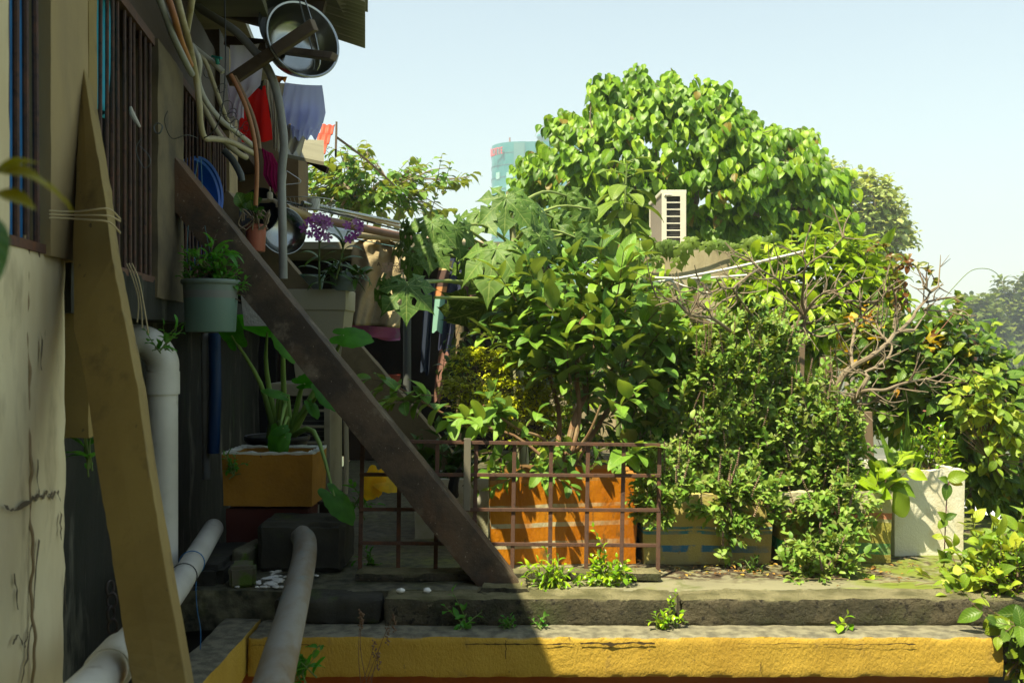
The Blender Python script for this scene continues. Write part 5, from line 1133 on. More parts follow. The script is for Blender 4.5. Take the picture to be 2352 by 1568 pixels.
def plant(name, base, label, cat, group=None): return empty(name, base, label, cat, group)
def bush(name, poly, Yc, thick, nshoot, label, cat, tpls, lm, base=None, leaf=.1, nl=6, L=.22, opp=False, ang=.9, droop=.3, upb=.6, shell=.5, tm=None, group=None, r=.0025, wsc=1., trunk=None, outward=.8, start=.15, yfun=None, core=None, bend=0., extra=None, face=None, r0=None):
    b = base if base is not None else P(np.mean([q[0] for q in poly]), max(q[1] for q in poly), Yc)
    root = plant(name, b, label, cat, group); items = []; tw_ = MB()
    pts = volume(poly, Yc, thick, nshoot, shell, yfun=yfun, r0=r0); cen = np.mean([p[0] for p in pts], axis=0) if core is None else np.array(core)
    for (p, x, y, d_) in pts:
        o = nrm(p-cen); d = nrm(o*outward+np.array([0,0,upb])+rvec(.3)); p0 = p-d*L*.7
        shoot(items, tw_, p0, d, L*random.uniform(.7,1.25), nl, leaf, opp=opp, ang=ang, droop=droop, r=r, wsc=wsc, start=start, bend=bend, face=face)
    if trunk: trunk(tw_, root, pts, cen)
    elif nshoot <= 60:
        for (p, x, y, d_) in pts: branch(tw_, b, p-np.array([0,0,L*.5]), r*1.2, r, wob=.05, n=3, sides=4)
    if extra: extra(items)
    leaves('foliage', items, tpls, lm, root)
    if tw_.v: obj('twigs', tw_, tm or C_TWIG, root)
    return root

def limbs(base, tr, r0, mt, n=9, nb=60, rt=.006):
    """trunk that forks into limbs reaching toward points of the crown"""
    def f(tw_, root, pts, cen):
        t = MB(); b = np.array(base, float); fork = b*.35+np.array(cen)*.65 if tr is None else np.array(tr)
        branch(t, b, fork, r0, r0*.7, wob=.03, sides=12)
        sel = random.sample(pts, min(n, len(pts))); mids = []
        for (p, *_r) in sel:
            mid = fork*.25+p*.75; branch(t, fork, mid, r0*.5, r0*.18, wob=.08, sides=8); mids.append(mid); mids.append(fork*.6+p*.4)
        for (p, *_r) in random.sample(pts, min(nb, len(pts))):
            m_ = min(mids, key=lambda q: np.linalg.norm(q-p)); branch(tw_, m_, p, rt, rt*.3, wob=.08, n=3, sides=5)
        obj('trunk', t, mt, root)
    return f

# ================================================================== trees behind
PEEP = [(1185,455),(1190,400),(1215,335),(1250,295),(1300,275),(1340,270),(1345,215),(1375,182),(1425,205),(1460,168),(1500,192),(1550,178),(1590,205),(1650,212),(1680,255),(1720,285),(1770,310),(1855,298),(1872,370),(1922,400),(1930,450),(1945,510),(1935,560),(1850,590),(1600,590),(1440,600),(1250,500)]
bush('peepal_tree', PEEP, 12., 1.5, 800, 'big dense tree with hanging heart shaped leaves rising behind the air conditioner', 'tree', T_HEART, M_PEEPAL, base=(P(1560,0,12.5)[0],12.5,-5), leaf=.185, nl=8, L=.30, ang=1.25, droop=2.4, upb=.4, shell=.62, tm=C_BARK, r=.006, face=(-.1,-.75,.55), trunk=limbs((P(1560,0,12.5)[0],12.5,-5), P(1560,520,12.5), .16, C_BARK, 14, 170, .014), r0=230)
LT = [(700,470),(705,400),(735,375),(770,352),(850,352),(872,398),(905,380),(940,395),(985,402),(1010,388),(1040,380),(1085,385),(1080,405),(1035,428),(1010,440),(1045,472),(1032,498),(940,505),(860,505),(760,490)]
bush('sunny_tree', LT, 11., .9, 125, 'sunny small leaved tree behind the clothes rack on the left', 'tree', T_HEART, M_TREE2, base=(P(820,0,11.5)[0],11.5,-5), leaf=.135, nl=8, L=.36, ang=1.1, droop=.9, upb=.3, shell=.5, tm=C_BARK, r=.006, trunk=limbs((P(820,0,11.5)[0],11.5,-5), P(800,480,11.5), .10, C_BARK, 10, 60, .012), r0=60)
FT = [(1860,400),(1890,378),(1920,385),(1950,400),(1985,395),(2010,420),(2035,430),(2060,470),(2070,520),(2082,560),(2070,590),(2030,610),(1990,620),(1960,600),(1930,560),(1900,500)]
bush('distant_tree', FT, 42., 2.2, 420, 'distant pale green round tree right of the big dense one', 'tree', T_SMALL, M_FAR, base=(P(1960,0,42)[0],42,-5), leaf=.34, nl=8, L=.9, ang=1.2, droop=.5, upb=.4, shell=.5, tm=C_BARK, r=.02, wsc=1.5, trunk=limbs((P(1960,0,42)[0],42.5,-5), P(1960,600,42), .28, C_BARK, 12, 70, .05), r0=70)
FW = [(2195,760),(2200,720),(2225,690),(2250,685),(2262,700),(2285,655),(2320,640),(2360,650),(2440,640),(2560,700),(2600,900),(2180,900)]
for i, (poly, Yd, lb) in enumerate((([(2195,900),(2195,730),(2215,692),(2250,684),(2275,705),(2290,760),(2290,900)], 105., 'hazy dark tree at the left end of the far wood'), ([(2270,900),(2270,720),(2285,660),(2320,640),(2380,655),(2420,720),(2430,900)], 115., 'taller hazy tree at the right edge of the picture'))):
    bush('far_wood_tree', poly, Yd, 4.5, 420, lb, 'tree', T_SMALL, M_FARD, base=(P(poly[0][0]+60,0,Yd)[0],Yd,-5), leaf=1.1, nl=8, L=2.4, ang=1.2, droop=.5, upb=.4, shell=.5, tm=C_BARK, r=.05, wsc=1.6, trunk=limbs((P(poly[0][0]+60,0,Yd)[0],Yd,-5), None, .5, C_BARK, 8, 30, .1), group='far wood trees')
# long dark treeline that closes the horizon
items = []
for i in range(2600):
    x = random.uniform(-130, 260); y = random.uniform(150, 185); z = -5+random.random()**.7*(6.5+2*math.sin(x*.07)+1.2*math.sin(x*.23)); items.append(((x, y, z), rvec(), (0,0,1), random.uniform(1.6,2.6), 1.6, None))
leaves('far_treeline', items, T_SMALL, M_FARD, label='low hazy treeline along the horizon', cat='trees', kind='stuff')

# ================================================================== green mass at the back of the deck
bush('leafy_shrub', [(1130,1010),(1140,880),(1170,760),(1300,640),(1500,640),(1520,900),(1500,1100),(950,1100)], 7.2, .5, 150, 'dark leafy shrub filling the space behind the papaya and guava', 'shrub', T_GUAVA, M_VINE, base=(.3,7.2,0), leaf=.13, nl=7, L=.32, droop=.5, upb=.6, trunk=limbs((.3,7.2,0), None, .03, C_BARK, 8, 40), shell=.7)
bush('mango_shrub', [(1650,780),(1665,640),(1700,600),(1760,572),(1850,545),(1905,540),(1960,560),(1990,600),(2010,640),(2080,700),(2040,800),(1850,850),(1700,850)], 6.6, .6, 190, 'bright bush of long narrow drooping leaves behind the bare tree', 'shrub', T_LANCE, M_MANGO, base=(P(1850,0,6.6)[0],6.6,0), leaf=.19, nl=9, L=.26, ang=1.15, droop=.75, upb=.5, trunk=limbs((P(1850,0,6.6)[0],6.6,0), None, .03, C_BARK, 8, 60), shell=.7)
bush('mango_shrub', [(1500,900),(1510,760),(1560,740),(1660,760),(1720,820),(1760,1000),(1560,1050)], 6.3, .45, 90, 'lower long leaved bush between the guava and the wooden cross', 'shrub', T_LANCE, M_MANGO, base=(P(1620,0,6.3)[0],6.3,0), leaf=.17, nl=8, L=.25, ang=1.1, droop=.7, upb=.5, shell=.7)
bush('mango_shrub', [(1380,720),(1400,640),(1470,600),(1560,700),(1600,760),(1540,830),(1420,800)], 7.4, .45, 55, 'small long leaved bush under the cream air conditioner', 'shrub', T_LANCE, M_MANGO, base=(P(1480,0,7.4)[0],7.4,0), leaf=.17, nl=8, L=.25, ang=1.1, droop=.7, upb=.5, shell=.7)
bush('leafy_shrub', [(1150,760),(1170,600),(1230,530),(1330,500),(1420,520),(1500,620),(1500,800),(1200,820)], 6.0, .4, 100, 'mid green shrub right behind the papaya trunk', 'shrub', T_GUAVA, M_GUAVA, base=(.35,6.0,0), leaf=.13, nl=7, L=.3, droop=.5, upb=.6, shell=.7, trunk=limbs((.35,6.0,0), None, .02, C_BARK, 6, 30))
# squash vine over the wall
def squash(): 
    root = plant('squash_vine', P(1600,575,9.0), 'soft leaved squash vine creeping over the pale wall and air conditioner foot', 'vine'); it = []; tw_ = MB()
    path = [P(1420,600,8.95),P(1480,570,8.9),P(1540,572,8.9),P(1600,572,8.92),P(1660,568,8.95),P(1730,560,8.95),P(1790,548,8.9)]
    tw_.tube(path, .008, n=6); pts = [(1490,545),(1520,555),(1545,552),(1585,545),(1570,560),(1625,555),(1660,552),(1690,560),(1720,548),(1505,590),(1555,592),(1560,575),(1500,560),(1750,545),(1775,540),(1450,560),(1700,580)]
    for (x, y) in pts:
        q = P(x, y, 8.75+random.uniform(-.05,.1)); it.append((q, (random.uniform(-.5,.5), -.5, -.9), (random.uniform(-.3,.3), -.9, .6), random.uniform(.10,.15), 1.2, None))
        n_ = min(path, key=lambda a: np.linalg.norm(a-q)); branch(tw_, n_, q, .004, .003, n=3, sides=5)
    leaves('foliage', it, T_SQ, M_SQ, root); obj('stem', tw_, C_GSTEM, root)
squash()

# ================================================================== papaya
pap = plant('papaya_plant', P(1195,1100,4.9), 'papaya plant with large deeply lobed leaves on long green stalks', 'papaya')
mb = MB(); mb.tube([P(1205,1110,4.95),P(1192,900,4.92),P(1188,760,4.9),P(1182,640,4.9),P(1178,540,4.9),P(1166,440,4.88)], [.030,.027,.025,.022,.016,.01], n=14); obj('trunk', mb, C_PAPT, pap)
PL_ = [ # base px, tip px, scale px, depth, tip depth shift, facing, start on trunk
 ((1163,455),(1160,545),100,4.55,-.10,(.05,-.9,.55),(1168,500)),((1100,490),(1068,560),92,4.75,-.15,(-.3,-.7,.7),(1170,520)),((1215,470),(1262,545),88,4.7,-.1,(.4,-.7,.6),(1170,500)),
 ((992,512),(1005,590),88,4.35,-.1,(.05,-.85,.6),(1170,600)),((940,520),(925,585),60,4.4,0,(-.4,-.7,.6),(1170,600)),((1045,525),(1075,600),86,4.45,0,(.3,-.8,.6),(1175,560)),
 ((992,568),(985,625),74,4.3,-.05,(0,-.9,.5),(1180,640)),((945,590),(925,640),60,4.3,0,(-.3,-.8,.4),(1180,640)),
 ((1140,572),(1100,690),128,4.15,-.2,(-.15,-.85,.6),(1180,600)),((1192,585),(1215,680),92,4.3,0,(.4,-.8,.5),(1180,600)),
 ((935,655),(935,745),100,4.0,-.1,(.05,-.85,.5),(1190,690)),((885,655),(865,712),72,4.05,0,(-.5,-.7,.4),(1190,690)),
 ((1320,545),(1325,610),88,5.0,0,(0,-.8,.6),(1180,560)),((1355,480),(1395,540),80,5.2,0,(.3,-.7,.6),(1180,520)),((1270,500),(1240,560),78,5.1,0,(-.2,-.8,.6),(1175,520)),((1300,450),(1290,500),66,5.3,0,(0,-.6,.8),(1175,480)),((1385,545),(1400,600),74,5.1,0,(.2,-.8,.5),(1180,580)),((1075,600),(1050,655),70,4.5,0,(-.3,-.8,.5),(1180,620)),((1240,545),(1268,612),84,4.5,0,(.3,-.8,.6),(1178,560))]
it = []; st = MB()
for (bx, tx, sc_, Yl, dy, up_, s0) in PL_:
    b = P(bx[0], bx[1], Yl); t = P(tx[0], tx[1], Yl+dy); it.append((b, t-b, up_, Wd(sc_, Yl)*1.0, 1.0, None))
    s = P(s0[0], s0[1], 4.88); mid = s*.45+b*.55+np.array([0,0,.05]); st.tube([s, mid, b], [.009,.007,.005], n=8)
leaves('foliage', it, T_PAP, M_PAP, pap)
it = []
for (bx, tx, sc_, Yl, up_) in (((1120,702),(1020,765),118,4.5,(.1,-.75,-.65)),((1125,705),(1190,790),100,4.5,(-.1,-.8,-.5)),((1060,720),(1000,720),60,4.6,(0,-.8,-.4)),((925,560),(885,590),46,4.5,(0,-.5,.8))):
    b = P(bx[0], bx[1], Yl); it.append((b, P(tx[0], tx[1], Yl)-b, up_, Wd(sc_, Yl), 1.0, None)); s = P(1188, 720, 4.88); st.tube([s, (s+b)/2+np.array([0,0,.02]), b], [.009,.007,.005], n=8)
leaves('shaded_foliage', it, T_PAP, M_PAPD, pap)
st.tube([P(998,683,4.05),P(1080,685,4.4),P(1192,690,4.88)], [.006,.007,.009], n=8)
obj('leaf_stalks', st, mat('yellow_green_stalk', (.26,.33,.09), .5), pap)

# tall plant with drooping broad lance leaves
tpb = plant('tall_shrub', P(1428,1000,5.3), 'tall single stemmed plant with drooping pointed leaves left of the cream air conditioner', 'shrub'); it = []; tw_ = MB()
tw_.tube([P(1420,1000,5.35),P(1428,760,5.3),P(1432,560,5.3),P(1440,375,5.3)], [.014,.012,.009,.004], n=10)
for i in range(46):
    t = i/46; y = 372+t*330; x = 1440-t*10; a = i*2.4; q = P(x, y, 5.3); d = np.array([math.cos(a), math.sin(a)*.9, -.15-.75*t*random.uniform(.5,1.2)+.5*(t < .12)]); q2 = q+nrm(d)*.05
    tw_.tube([q, q2], .0025, n=5); it.append((q2, d+np.array([0,0,-.35]), (0,-.2,1), random.uniform(.13,.19)*(.6+.4*min(1, t*6)), 1.15, None))
leaves('foliage', it, T_GUAVA, leaf_mat('tall_shrub_leaf', [(.05,.11,.035),(.07,.14,.04),(.10,.17,.05)], under=(.13,.19,.09), trans=.25, rough=.45, veins=.35, lat=10), tpb); obj('stem', tw_, C_GSTEM, tpb)

# ================================================================== guava in the orange box
gv = plant('guava_shrub', (.18,4.05,.3), 'large guava shrub with broad ribbed leaves growing from the orange taped box', 'shrub'); it = []; it2 = []; tw_ = MB(); tr = MB()
base = np.array([.22, 4.05, .28])
stems = [([(1290,1085,4.05),(1320,960,4.1),(1345,900,4.2),(1322,840,4.3),(1300,800,4.4)],.014),([(1300,1085,4.05),(1330,960,4.1),(1325,860,4.15),(1335,740,4.15),(1400,640,4.1),(1425,560,4.1)],.012),([(1275,1085,4.05),(1285,960,4.2),(1262,860,4.3),(1240,770,4.3),(1230,680,4.35)],.012),([(1290,1085,4.0),(1250,1010,3.95),(1190,985,3.9),(1110,930,3.85)],.009),([(1300,1060,4.0),(1350,1000,3.9),(1380,930,3.85)],.009),([(1310,1080,4.1),(1390,950,4.3),(1440,850,4.4),(1490,780,4.4),(1520,720,4.4)],.011),([(1280,1080,4.1),(1180,1000,4.1),(1040,960,4.0),(900,880,3.9)],.008)]
for s_, r_ in stems: tr.tube([P(*q) for q in s_], [r_*(1-.55*i/(len(s_)-1)) for i in range(len(s_))], n=8)
obj('stems', tr, C_PBARK, gv)
GP = [(1190,830),(1170,720),(1210,640),(1290,615),(1380,600),(1440,590),(1500,650),(1560,720),(1600,800),(1575,900),(1510,960),(1470,1040),(1440,1000),(1330,900),(1230,900)]
for (p, x, y, d_) in volume(GP, 4.3, .38, 74, .65):
    d = nrm(np.array([(x-1350)/300., random.uniform(-1.1,.2), random.uniform(.2,1.)])); shoot(it, tw_, p-d*.12, d, random.uniform(.18,.30), 5, .128, opp=True, ang=1.15, droop=.12, r=.004, wsc=1.02)
for (p, x, y, d_) in volume([(1040,1000),(1030,900),(1090,850),(1170,880),(1230,940),(1215,1010),(1120,1010)], 3.95, .18, 6, .5):
    d = nrm(np.array([-.5+(x-1100)/200, -.7, .3])+rvec(.2)); shoot(it, tw_, p-d*.1, d, .22, 4, .112, opp=True, ang=1.1, droop=.2, r=.003)
for (p, x, y, d_) in volume([(1020,1090),(1060,1040),(1200,1020),(1400,1040),(1440,1090),(1300,1110),(1100,1110)], 4.0, .15, 12, .5):
    d = nrm(np.array([random.uniform(-.8,.8), -.6, .4])); shoot(it, tw_, p-d*.1, d, .2, 4, .085, opp=True, ang=1.1, droop=.2, r=.003)
for (bx, dx, L_) in (((1425,650),(.1,-.6,.9),.22),((1410,905),(.35,-.8,.5),.2),((1195,640),(-.4,-.6,.6),.17),((1135,930),(-.5,-.8,.35),.17),((1440,1000),(.3,-.8,.2),.12)):
    shoot(it2, tw_, P(bx[0]-10, bx[1]+50, 3.78), dx, L_, 4, .125, opp=True, ang=1.15, droop=.15, r=.004, wsc=1.05)
for (bx, dx) in (((1000,925),(-1,-.2,.1)),((960,900),(-1,-.3,.1)),((900,880),(-1,-.3,.25)),((935,905),(-.7,-.6,-.1))):
    shoot(it, tw_, P(bx[0]+35, bx[1]+8, 3.9), dx, .2, 4, .105, opp=True, ang=1.25, droop=.35, r=.003, wsc=1.3)
for (bx, dx) in (((1235,1085),(.1,-.8,-.3)),((1190,1100),(-.5,-.7,-.3)),((1265,1100),(.5,-.7,-.4))):
    shoot(it, tw_, P(bx[0], bx[1]-15, 3.82), dx, .14, 4, .075, opp=True, ang=1.1, droop=.35, r=.003)
leaves('foliage', it, T_GUAVA, M_GUAVA, gv); leaves('young_foliage', it2, T_GUAVA, M_GUAVAN, gv); obj('twigs', tw_, C_TWIG, gv)
def fruit(x, y, Y, r, lab):
    mb = MB(); c = P(x, y, Y); mb.lathe([(.001,-r),(r*.5,-r*.87),(r*.87,-r*.5),(r,0),(r*.87,r*.5),(r*.5,r*.87),(.001,r)], c, (.1,.1,1), n=20); mb.tube([c+np.array([0,0,r]), c+np.array([.004,0,r*1.6])], .0015, n=5)
    obj('green_fruit', mb, mat('green_fruit_skin', (.14,.20,.03), .4, var=[(40,(.20,.22,.04),.5,.7)]), label=lab, cat='fruit', group='small round green fruits')
fruit(1696,684,4.55,.016,'round green fruit hanging from the left limb of the bare tree'); fruit(1538,786,4.1,.016,'round green fruit at the right edge of the guava'); fruit(1629,650,4.7,.011,'small brownish fruit below the white plastic poles'); fruit(1928,718,4.6,.010,'small brownish fruit in the right crown of the bare tree'); fruit(1197,1090,3.9,.022,'green fruit low behind the grille at its middle')

# ming aralia, fine bright foliage
ar = plant('aralia_shrub', P(1150,1080,4.7), 'bright yellow green shrub of very fine leaflets behind the guava stems', 'shrub'); it = []; tw_ = MB()
for (p, x, y, d_) in volume([(1020,900),(1030,840),(1060,795),(1110,790),(1150,800),(1200,785),(1250,800),(1300,880),(1310,960),(1250,1010),(1150,1030),(1060,960)], 4.38, .16, 190, .75):
    d = nrm(np.array([(x-1160)/150, -.5, .9])+rvec(.35)); k = 26
    for j in range(k):
        a = random.uniform(0, 2*PI); rr = random.uniform(.2,1)*.035; q = p+np.array([math.cos(a)*rr, math.sin(a)*rr, random.uniform(-.01,.015)]); it.append((q, nrm(d*.3+np.array([math.cos(a), math.sin(a), -.25])+rvec(.25)), (0,0,1), random.uniform(.022,.036), 1.25, None))
    tw_.tube([p-d*.12, p], .002, n=4, cap=False)
leaves('foliage', it, [T_LANCE[0]], M_ARALIA, ar); branch(tw_, P(1150,1080,4.9), P(1150,900,4.95), .01, .005); obj('stem', tw_, C_TWIG, ar)
# small hanging leaves plant with bell leaves left of the aralia
bush('bell_leaf_shrub', [(1010,860),(1020,770),(1060,740),(1110,760),(1090,850),(1040,880)], 5.2, .12, 14, 'small plant with drooping oval leaves left above the aralia', 'shrub', T_GUAVA, M_DEEP, leaf=.075, nl=7, L=.2, ang=1., droop=1.2, upb=.4, tm=C_TWIG)
bush('pepper_vine', [(960,1090),(965,1030),(1010,995),(1075,1000),(1090,1060),(1070,1095)], 4.55, .12, 22, 'low glossy plant in the small white foam box', 'plant', T_VINE, M_DEEP, base=(-.26,4.48,.2), leaf=.085, nl=5, L=.14, ang=1.1, droop=.2, upb=.7)
it = []
for i in range(46):
    x = random.uniform(1440,1560); b = P(x, 1130+random.uniform(-10,10), 4.15+random.uniform(-.1,.15)); it.append((b, (random.uniform(-.5,.5), random.uniform(-.3,.3), 1), (0,-1,.2), random.uniform(.2,.36), .55, None))
leaves('strap_leaf_plant', it, T_STRAP, M_DEEP, label='tuft of narrow strap leaves between the guava and the basil', cat='plant')

# ================================================================== basil
def basil(name, poly, Yc, thick, n, label, base, seed=0, spikes=60, dens=8, leaf=.040, L=.14, yfun=None, stems=16):
    root = plant(name, base, label, 'shrub'); it = []; tw_ = MB(); sp = MB(); pts = volume(poly, Yc, thick, n, .55, yfun=yfun)
    cen = np.mean([p[0] for p in pts], axis=0); b = np.array(base)
    for (p, x, y, d_) in pts:
        d = nrm(nrm(p-b)*.8+np.array([0,-.15,.4])+rvec(.5)); shoot(it, tw_, p-d*L*.6, d, L*random.uniform(.7,1.3), dens, leaf, opp=True, ang=1.0, droop=.15, r=.0015, start=.05, face=(-.1,-.45,.9))
    for (p, x, y, d_) in random.sample(pts, min(spikes, len(pts))):
        d = nrm(nrm(p-b)*.4+np.array([0,-.05,1.])+rvec(.15)); q = p+d*.03; h = random.uniform(.06,.13); k = int(h/.008); sp.tube([q, q+d*h], .0012, n=4, cap=False, smooth_path=False)
        if True: sp = MB(); sp.tube([q, q+d*h], .0014, n=4, cap=False, smooth_path=False)
        for j in range(k):
            c = q+d*h*(j/k); r_ = .0062*(1-.5*j/k)
            sp.lathe([(.001,-.0012),(r_,0),(.001,.0018)], c, d, n=6)
        obj('flower_spike', sp, C_SPIKE, root)
    for i in range(stems):
        (p, *_q) = random.choice(pts); bb = b+np.array([random.uniform(-.2,.2)*(stems > 8), random.uniform(-.08,.08), 0]); branch(tw_, bb, p, .005, .0018, wob=.05, sides=6)
    leaves('foliage', it, T_SMALL, M_BASIL, root); obj('stems', tw_, mat('basil_stem', (.15,.10,.075), .7), root)
BAS1 = [(1490,1185),(1480,1090),(1520,1010),(1530,900),(1560,810),(1600,770),(1660,740),(1730,705),(1790,735),(1830,800),(1800,950),(1790,1100),(1790,1150),(1740,1185),(1600,1165)]
basil('basil_shrub', BAS1, 4.05, .22, 360, 'tall bushy basil in the yellow and blue box', (.755,4.0,.22), spikes=95)
basil('basil_shrub', [(1455,1150),(1450,1090),(1480,1050),(1560,1040),(1600,1090),(1570,1150),(1540,1190),(1500,1215),(1470,1190)], 3.74, .08, 42, 'basil sprigs drooping over the right end of the grille', (.56,3.9,.25), spikes=12, stems=5)
BAS2 = [(1760,1170),(1750,1050),(1760,920),(1790,860),(1870,870),(1930,890),(1965,960),(1970,1040),(1950,1110),(1985,1180),(1960,1240),(1900,1220),(1840,1190)]
basil('basil_shrub', BAS2, 4.02, .18, 240, 'second basil bush spreading over the green striped box', (1.2,4.0,.22), spikes=60)
basil('basil_shrub', [(1800,1325),(1800,1270),(1815,1240),(1850,1245),(1900,1250),(1945,1225),(1975,1250),(1970,1300),(1920,1335),(1850,1345)], 3.66, .07, 40, 'low basil clump standing on the mossy deck in front of the boxes', (1.13,3.68,0), spikes=3, stems=7, leaf=.04)
basil('basil_shrub', [(1660,1270),(1655,1220),(1680,1170),(1710,1165),(1712,1200),(1690,1240)], 3.80, .02, 7, 'thin basil sprig hanging over the yellow box face', (.82,3.83,.25), spikes=1, stems=2)
basil('basil_shrub', [(1800,1200),(1830,1150),(1900,1110),(1970,1110),(1985,1160),(1960,1240),(1880,1250)], 3.79, .05, 46, 'basil sprigs hanging over the green band of the box', (1.25,3.85,.26), spikes=10, stems=4)

basil('basil_shrub', [(1570,1180),(1600,1120),(1700,1110),(1790,1120),(1800,1170),(1740,1215),(1660,1190)], 3.79, .04, 34, 'basil sprigs drooping over the rim of the yellow and blue box', (.8,3.88,.26), spikes=8, stems=4)
# ================================================================== bare tree
bt = plant('bare_tree', P(1880,1060,4.35), 'bare forked tree with smooth grey brown limbs in the middle right', 'tree'); mb = MB()
def BY(px, py): return 3.98-(.16 if px < 1780 else 0)*min(1, max(0, (1780-px)/80))+.14*math.sin(px*.011+.5)+.12*math.sin(py*.017+px*.004)+max(0, px-2000)*.0012+max(0, py-880)*.001
BR = [([(1040,1080),(1010,900),(960,790),(880,680),(830,640)],13,5),([(960,790),(940,720),(1000,640),(1030,520)],11,7),([(890,640),(950,590),(1010,530),(1030,500),(1080,430),(1150,380),(1220,370),(1310,310)],10,2.5),
([(1030,500),(1010,440),(1020,330),(1035,235),(1160,150),(1255,60)],7,2),([(1035,235),(1000,140)],4,2),([(1010,510),(970,460),(900,390),(880,320),(800,270),(760,250),(700,185)],6,2),([(760,250),(690,300),(620,360),(640,400),(690,470)],5,3),
([(620,360),(550,355),(520,300)],4,2),([(880,320),(885,255)],3,2),([(880,320),(915,290)],3,1.5),([(600,605),(500,535),(370,510),(300,440),(270,425),(160,410)],7,2),([(370,510),(360,470),(340,420)],3,1.5),([(690,470),(760,560),(830,640)],6,5),([(640,400),(560,430),(500,480),(440,470)],4,2),([(550,355),(480,390),(430,380),(380,350)],4,1.5),([(500,535),(470,480),(440,440)],3,1.5),
([(1170,1080),(1230,880),(1310,800),(1400,750),(1500,670),(1550,610),(1650,600)],15,6),([(1560,610),(1640,530),(1660,490),(1720,420),(1750,370),(1815,340)],8,2),([(1740,380),(1700,345)],5,4),([(1720,440),(1800,420),(1880,415)],5,2),([(1700,480),(1800,490),(1900,480)],4,1.5),
([(1300,800),(1290,720),(1320,560),(1340,530),(1430,450),(1500,370),(1550,320)],7,2),([(1390,870),(1370,840),(1430,810),(1480,770),(1510,740),(1520,680),(1460,620),(1430,540)],7,2.5),
([(1310,960),(1390,940),(1480,940),(1560,910),(1640,890),(1700,880),(1800,850),(1880,760)],7,2),([(1300,1010),(1370,1020),(1420,1000),(1440,960)],6,3),([(1000,560),(1050,610),(1120,635),(1220,600),(1380,540)],5,2),([(1250,440),(1290,430),(1420,440),(1500,370)],4,2),
([(1530,590),(1545,450),(1520,340)],5,3),([(1390,860),(1350,930),(1300,1000),(1240,1060),(1180,1090)],9,7),([(880,680),(930,740),(960,790)],7,7),([(1700,880),(1800,920)],3,1.5),([(1650,600),(1690,540),(1740,470)],4,2),([(1500,670),(1400,560),(1330,520)],4,2),([(850,640),(800,600),(780,540)],3,1.5),([(1230,880),(1180,860),(1190,900)],4,2)]
for pl_, ra, rb in BR:
    n_ = len(pl_); q = []
    for i, (cx_, cy_) in enumerate(pl_):
        x = 1435.5+cx_*.4028; y = 516.8+cy_*.4028; q.append(P(x, y, BY(x, y)))
    mb.tube(q, [(ra+(rb-ra)*i/(n_-1))*.4028*1.45/F*4.1 for i in range(n_)], n=8)
tips = []
for pl_, ra, rb in BR:
    for k in range(len(pl_)-1):
        (x0, y0), (x1, y1) = pl_[k], pl_[k+1]
        for _ in range(3): t_ = random.random(); tips.append((x0*(1-t_)+x1*t_, y0*(1-t_)+y1*t_, math.atan2(y1-y0, x1-x0)))
for i in range(210):   # fine twigs
    cx_, cy_, an = random.choice(tips); x = 1435.5+cx_*.4028; y = 516.8+cy_*.4028; q = P(x, y, BY(x, y)); a_ = an+random.choice((-1,1))*random.uniform(.4,1.1)
    d = nrm(np.array([math.cos(a_), random.uniform(-.6,.4), -math.sin(a_)+.25])); L_ = random.uniform(.04,.15); m1 = q+d*L_*.5+rvec(.008); e1 = q+d*L_+rvec(.014)
    mb.tube([q, m1, e1], [.0036,.0026,.0014], n=5)
    if L_ > .1:
        for _ in range(2): d2 = nrm(d+rvec(.6)); mb.tube([m1, m1+d2*L_*.5], [.002,.001], n=4, smooth_path=False)
obj('trunk', mb, C_BARK, bt)
# bronze leaved twiner at its right
bz = plant('bronze_twiner', P(2060,720,4.6), 'bronze leaved twiner climbing at the right side of the bare tree', 'vine'); it = []; tw_ = MB()
for pth in ([(2060,720),(2055,640),(2040,590),(2030,565),(2010,565),(1990,575)],[(2055,640),(2075,600),(2100,610),(2125,640)],[(2040,590),(2070,585),(2090,612),(2130,618),(2150,650)],[(2150,770),(2190,720),(2200,690)]):
    pts_ = [P(x, y, 4.55) for x, y in pth]; tw_.tube(pts_, .0022, n=5)
    for i, q in enumerate(pts_):
        for s_ in (-1, 1, 0): it.append((q+rvec(.01), (s_*.8+random.uniform(-.2,.2), -.3, random.uniform(-.6,.7)), (0,-.8,.5), random.uniform(.03,.045), .9, None))
for i in range(34): q = P(random.uniform(2035,2085), random.uniform(600,720), 4.6); it.append((q, rvec()+[0,0,-.4], (0,-.8,.4), random.uniform(.03,.048), .9, None))
leaves('foliage', it, T_VINE, M_BRONZE, bz); obj('stem', tw_, mat('red_stem', (.22,.08,.04), .6), bz)
td = MB()
td.tube([P(2150,690,4.6),P(2200,682,4.6),P(2250,680,4.6),P(2300,673,4.62)], .0018, n=5)
obj('tendril', td, C_GSTEM, label='long thin green tendril reaching right across the sky', cat='tendril')
td = MB(); td.tube([P(2165,690,4.6),P(2195,655,4.6),P(2230,622,4.6),P(2265,617,4.6),P(2288,627,4.6),P(2300,645,4.6)], .0018, n=5); obj('tendril', td, C_GSTEM, label='arching yellow green tendril above the vine thicket', cat='tendril')

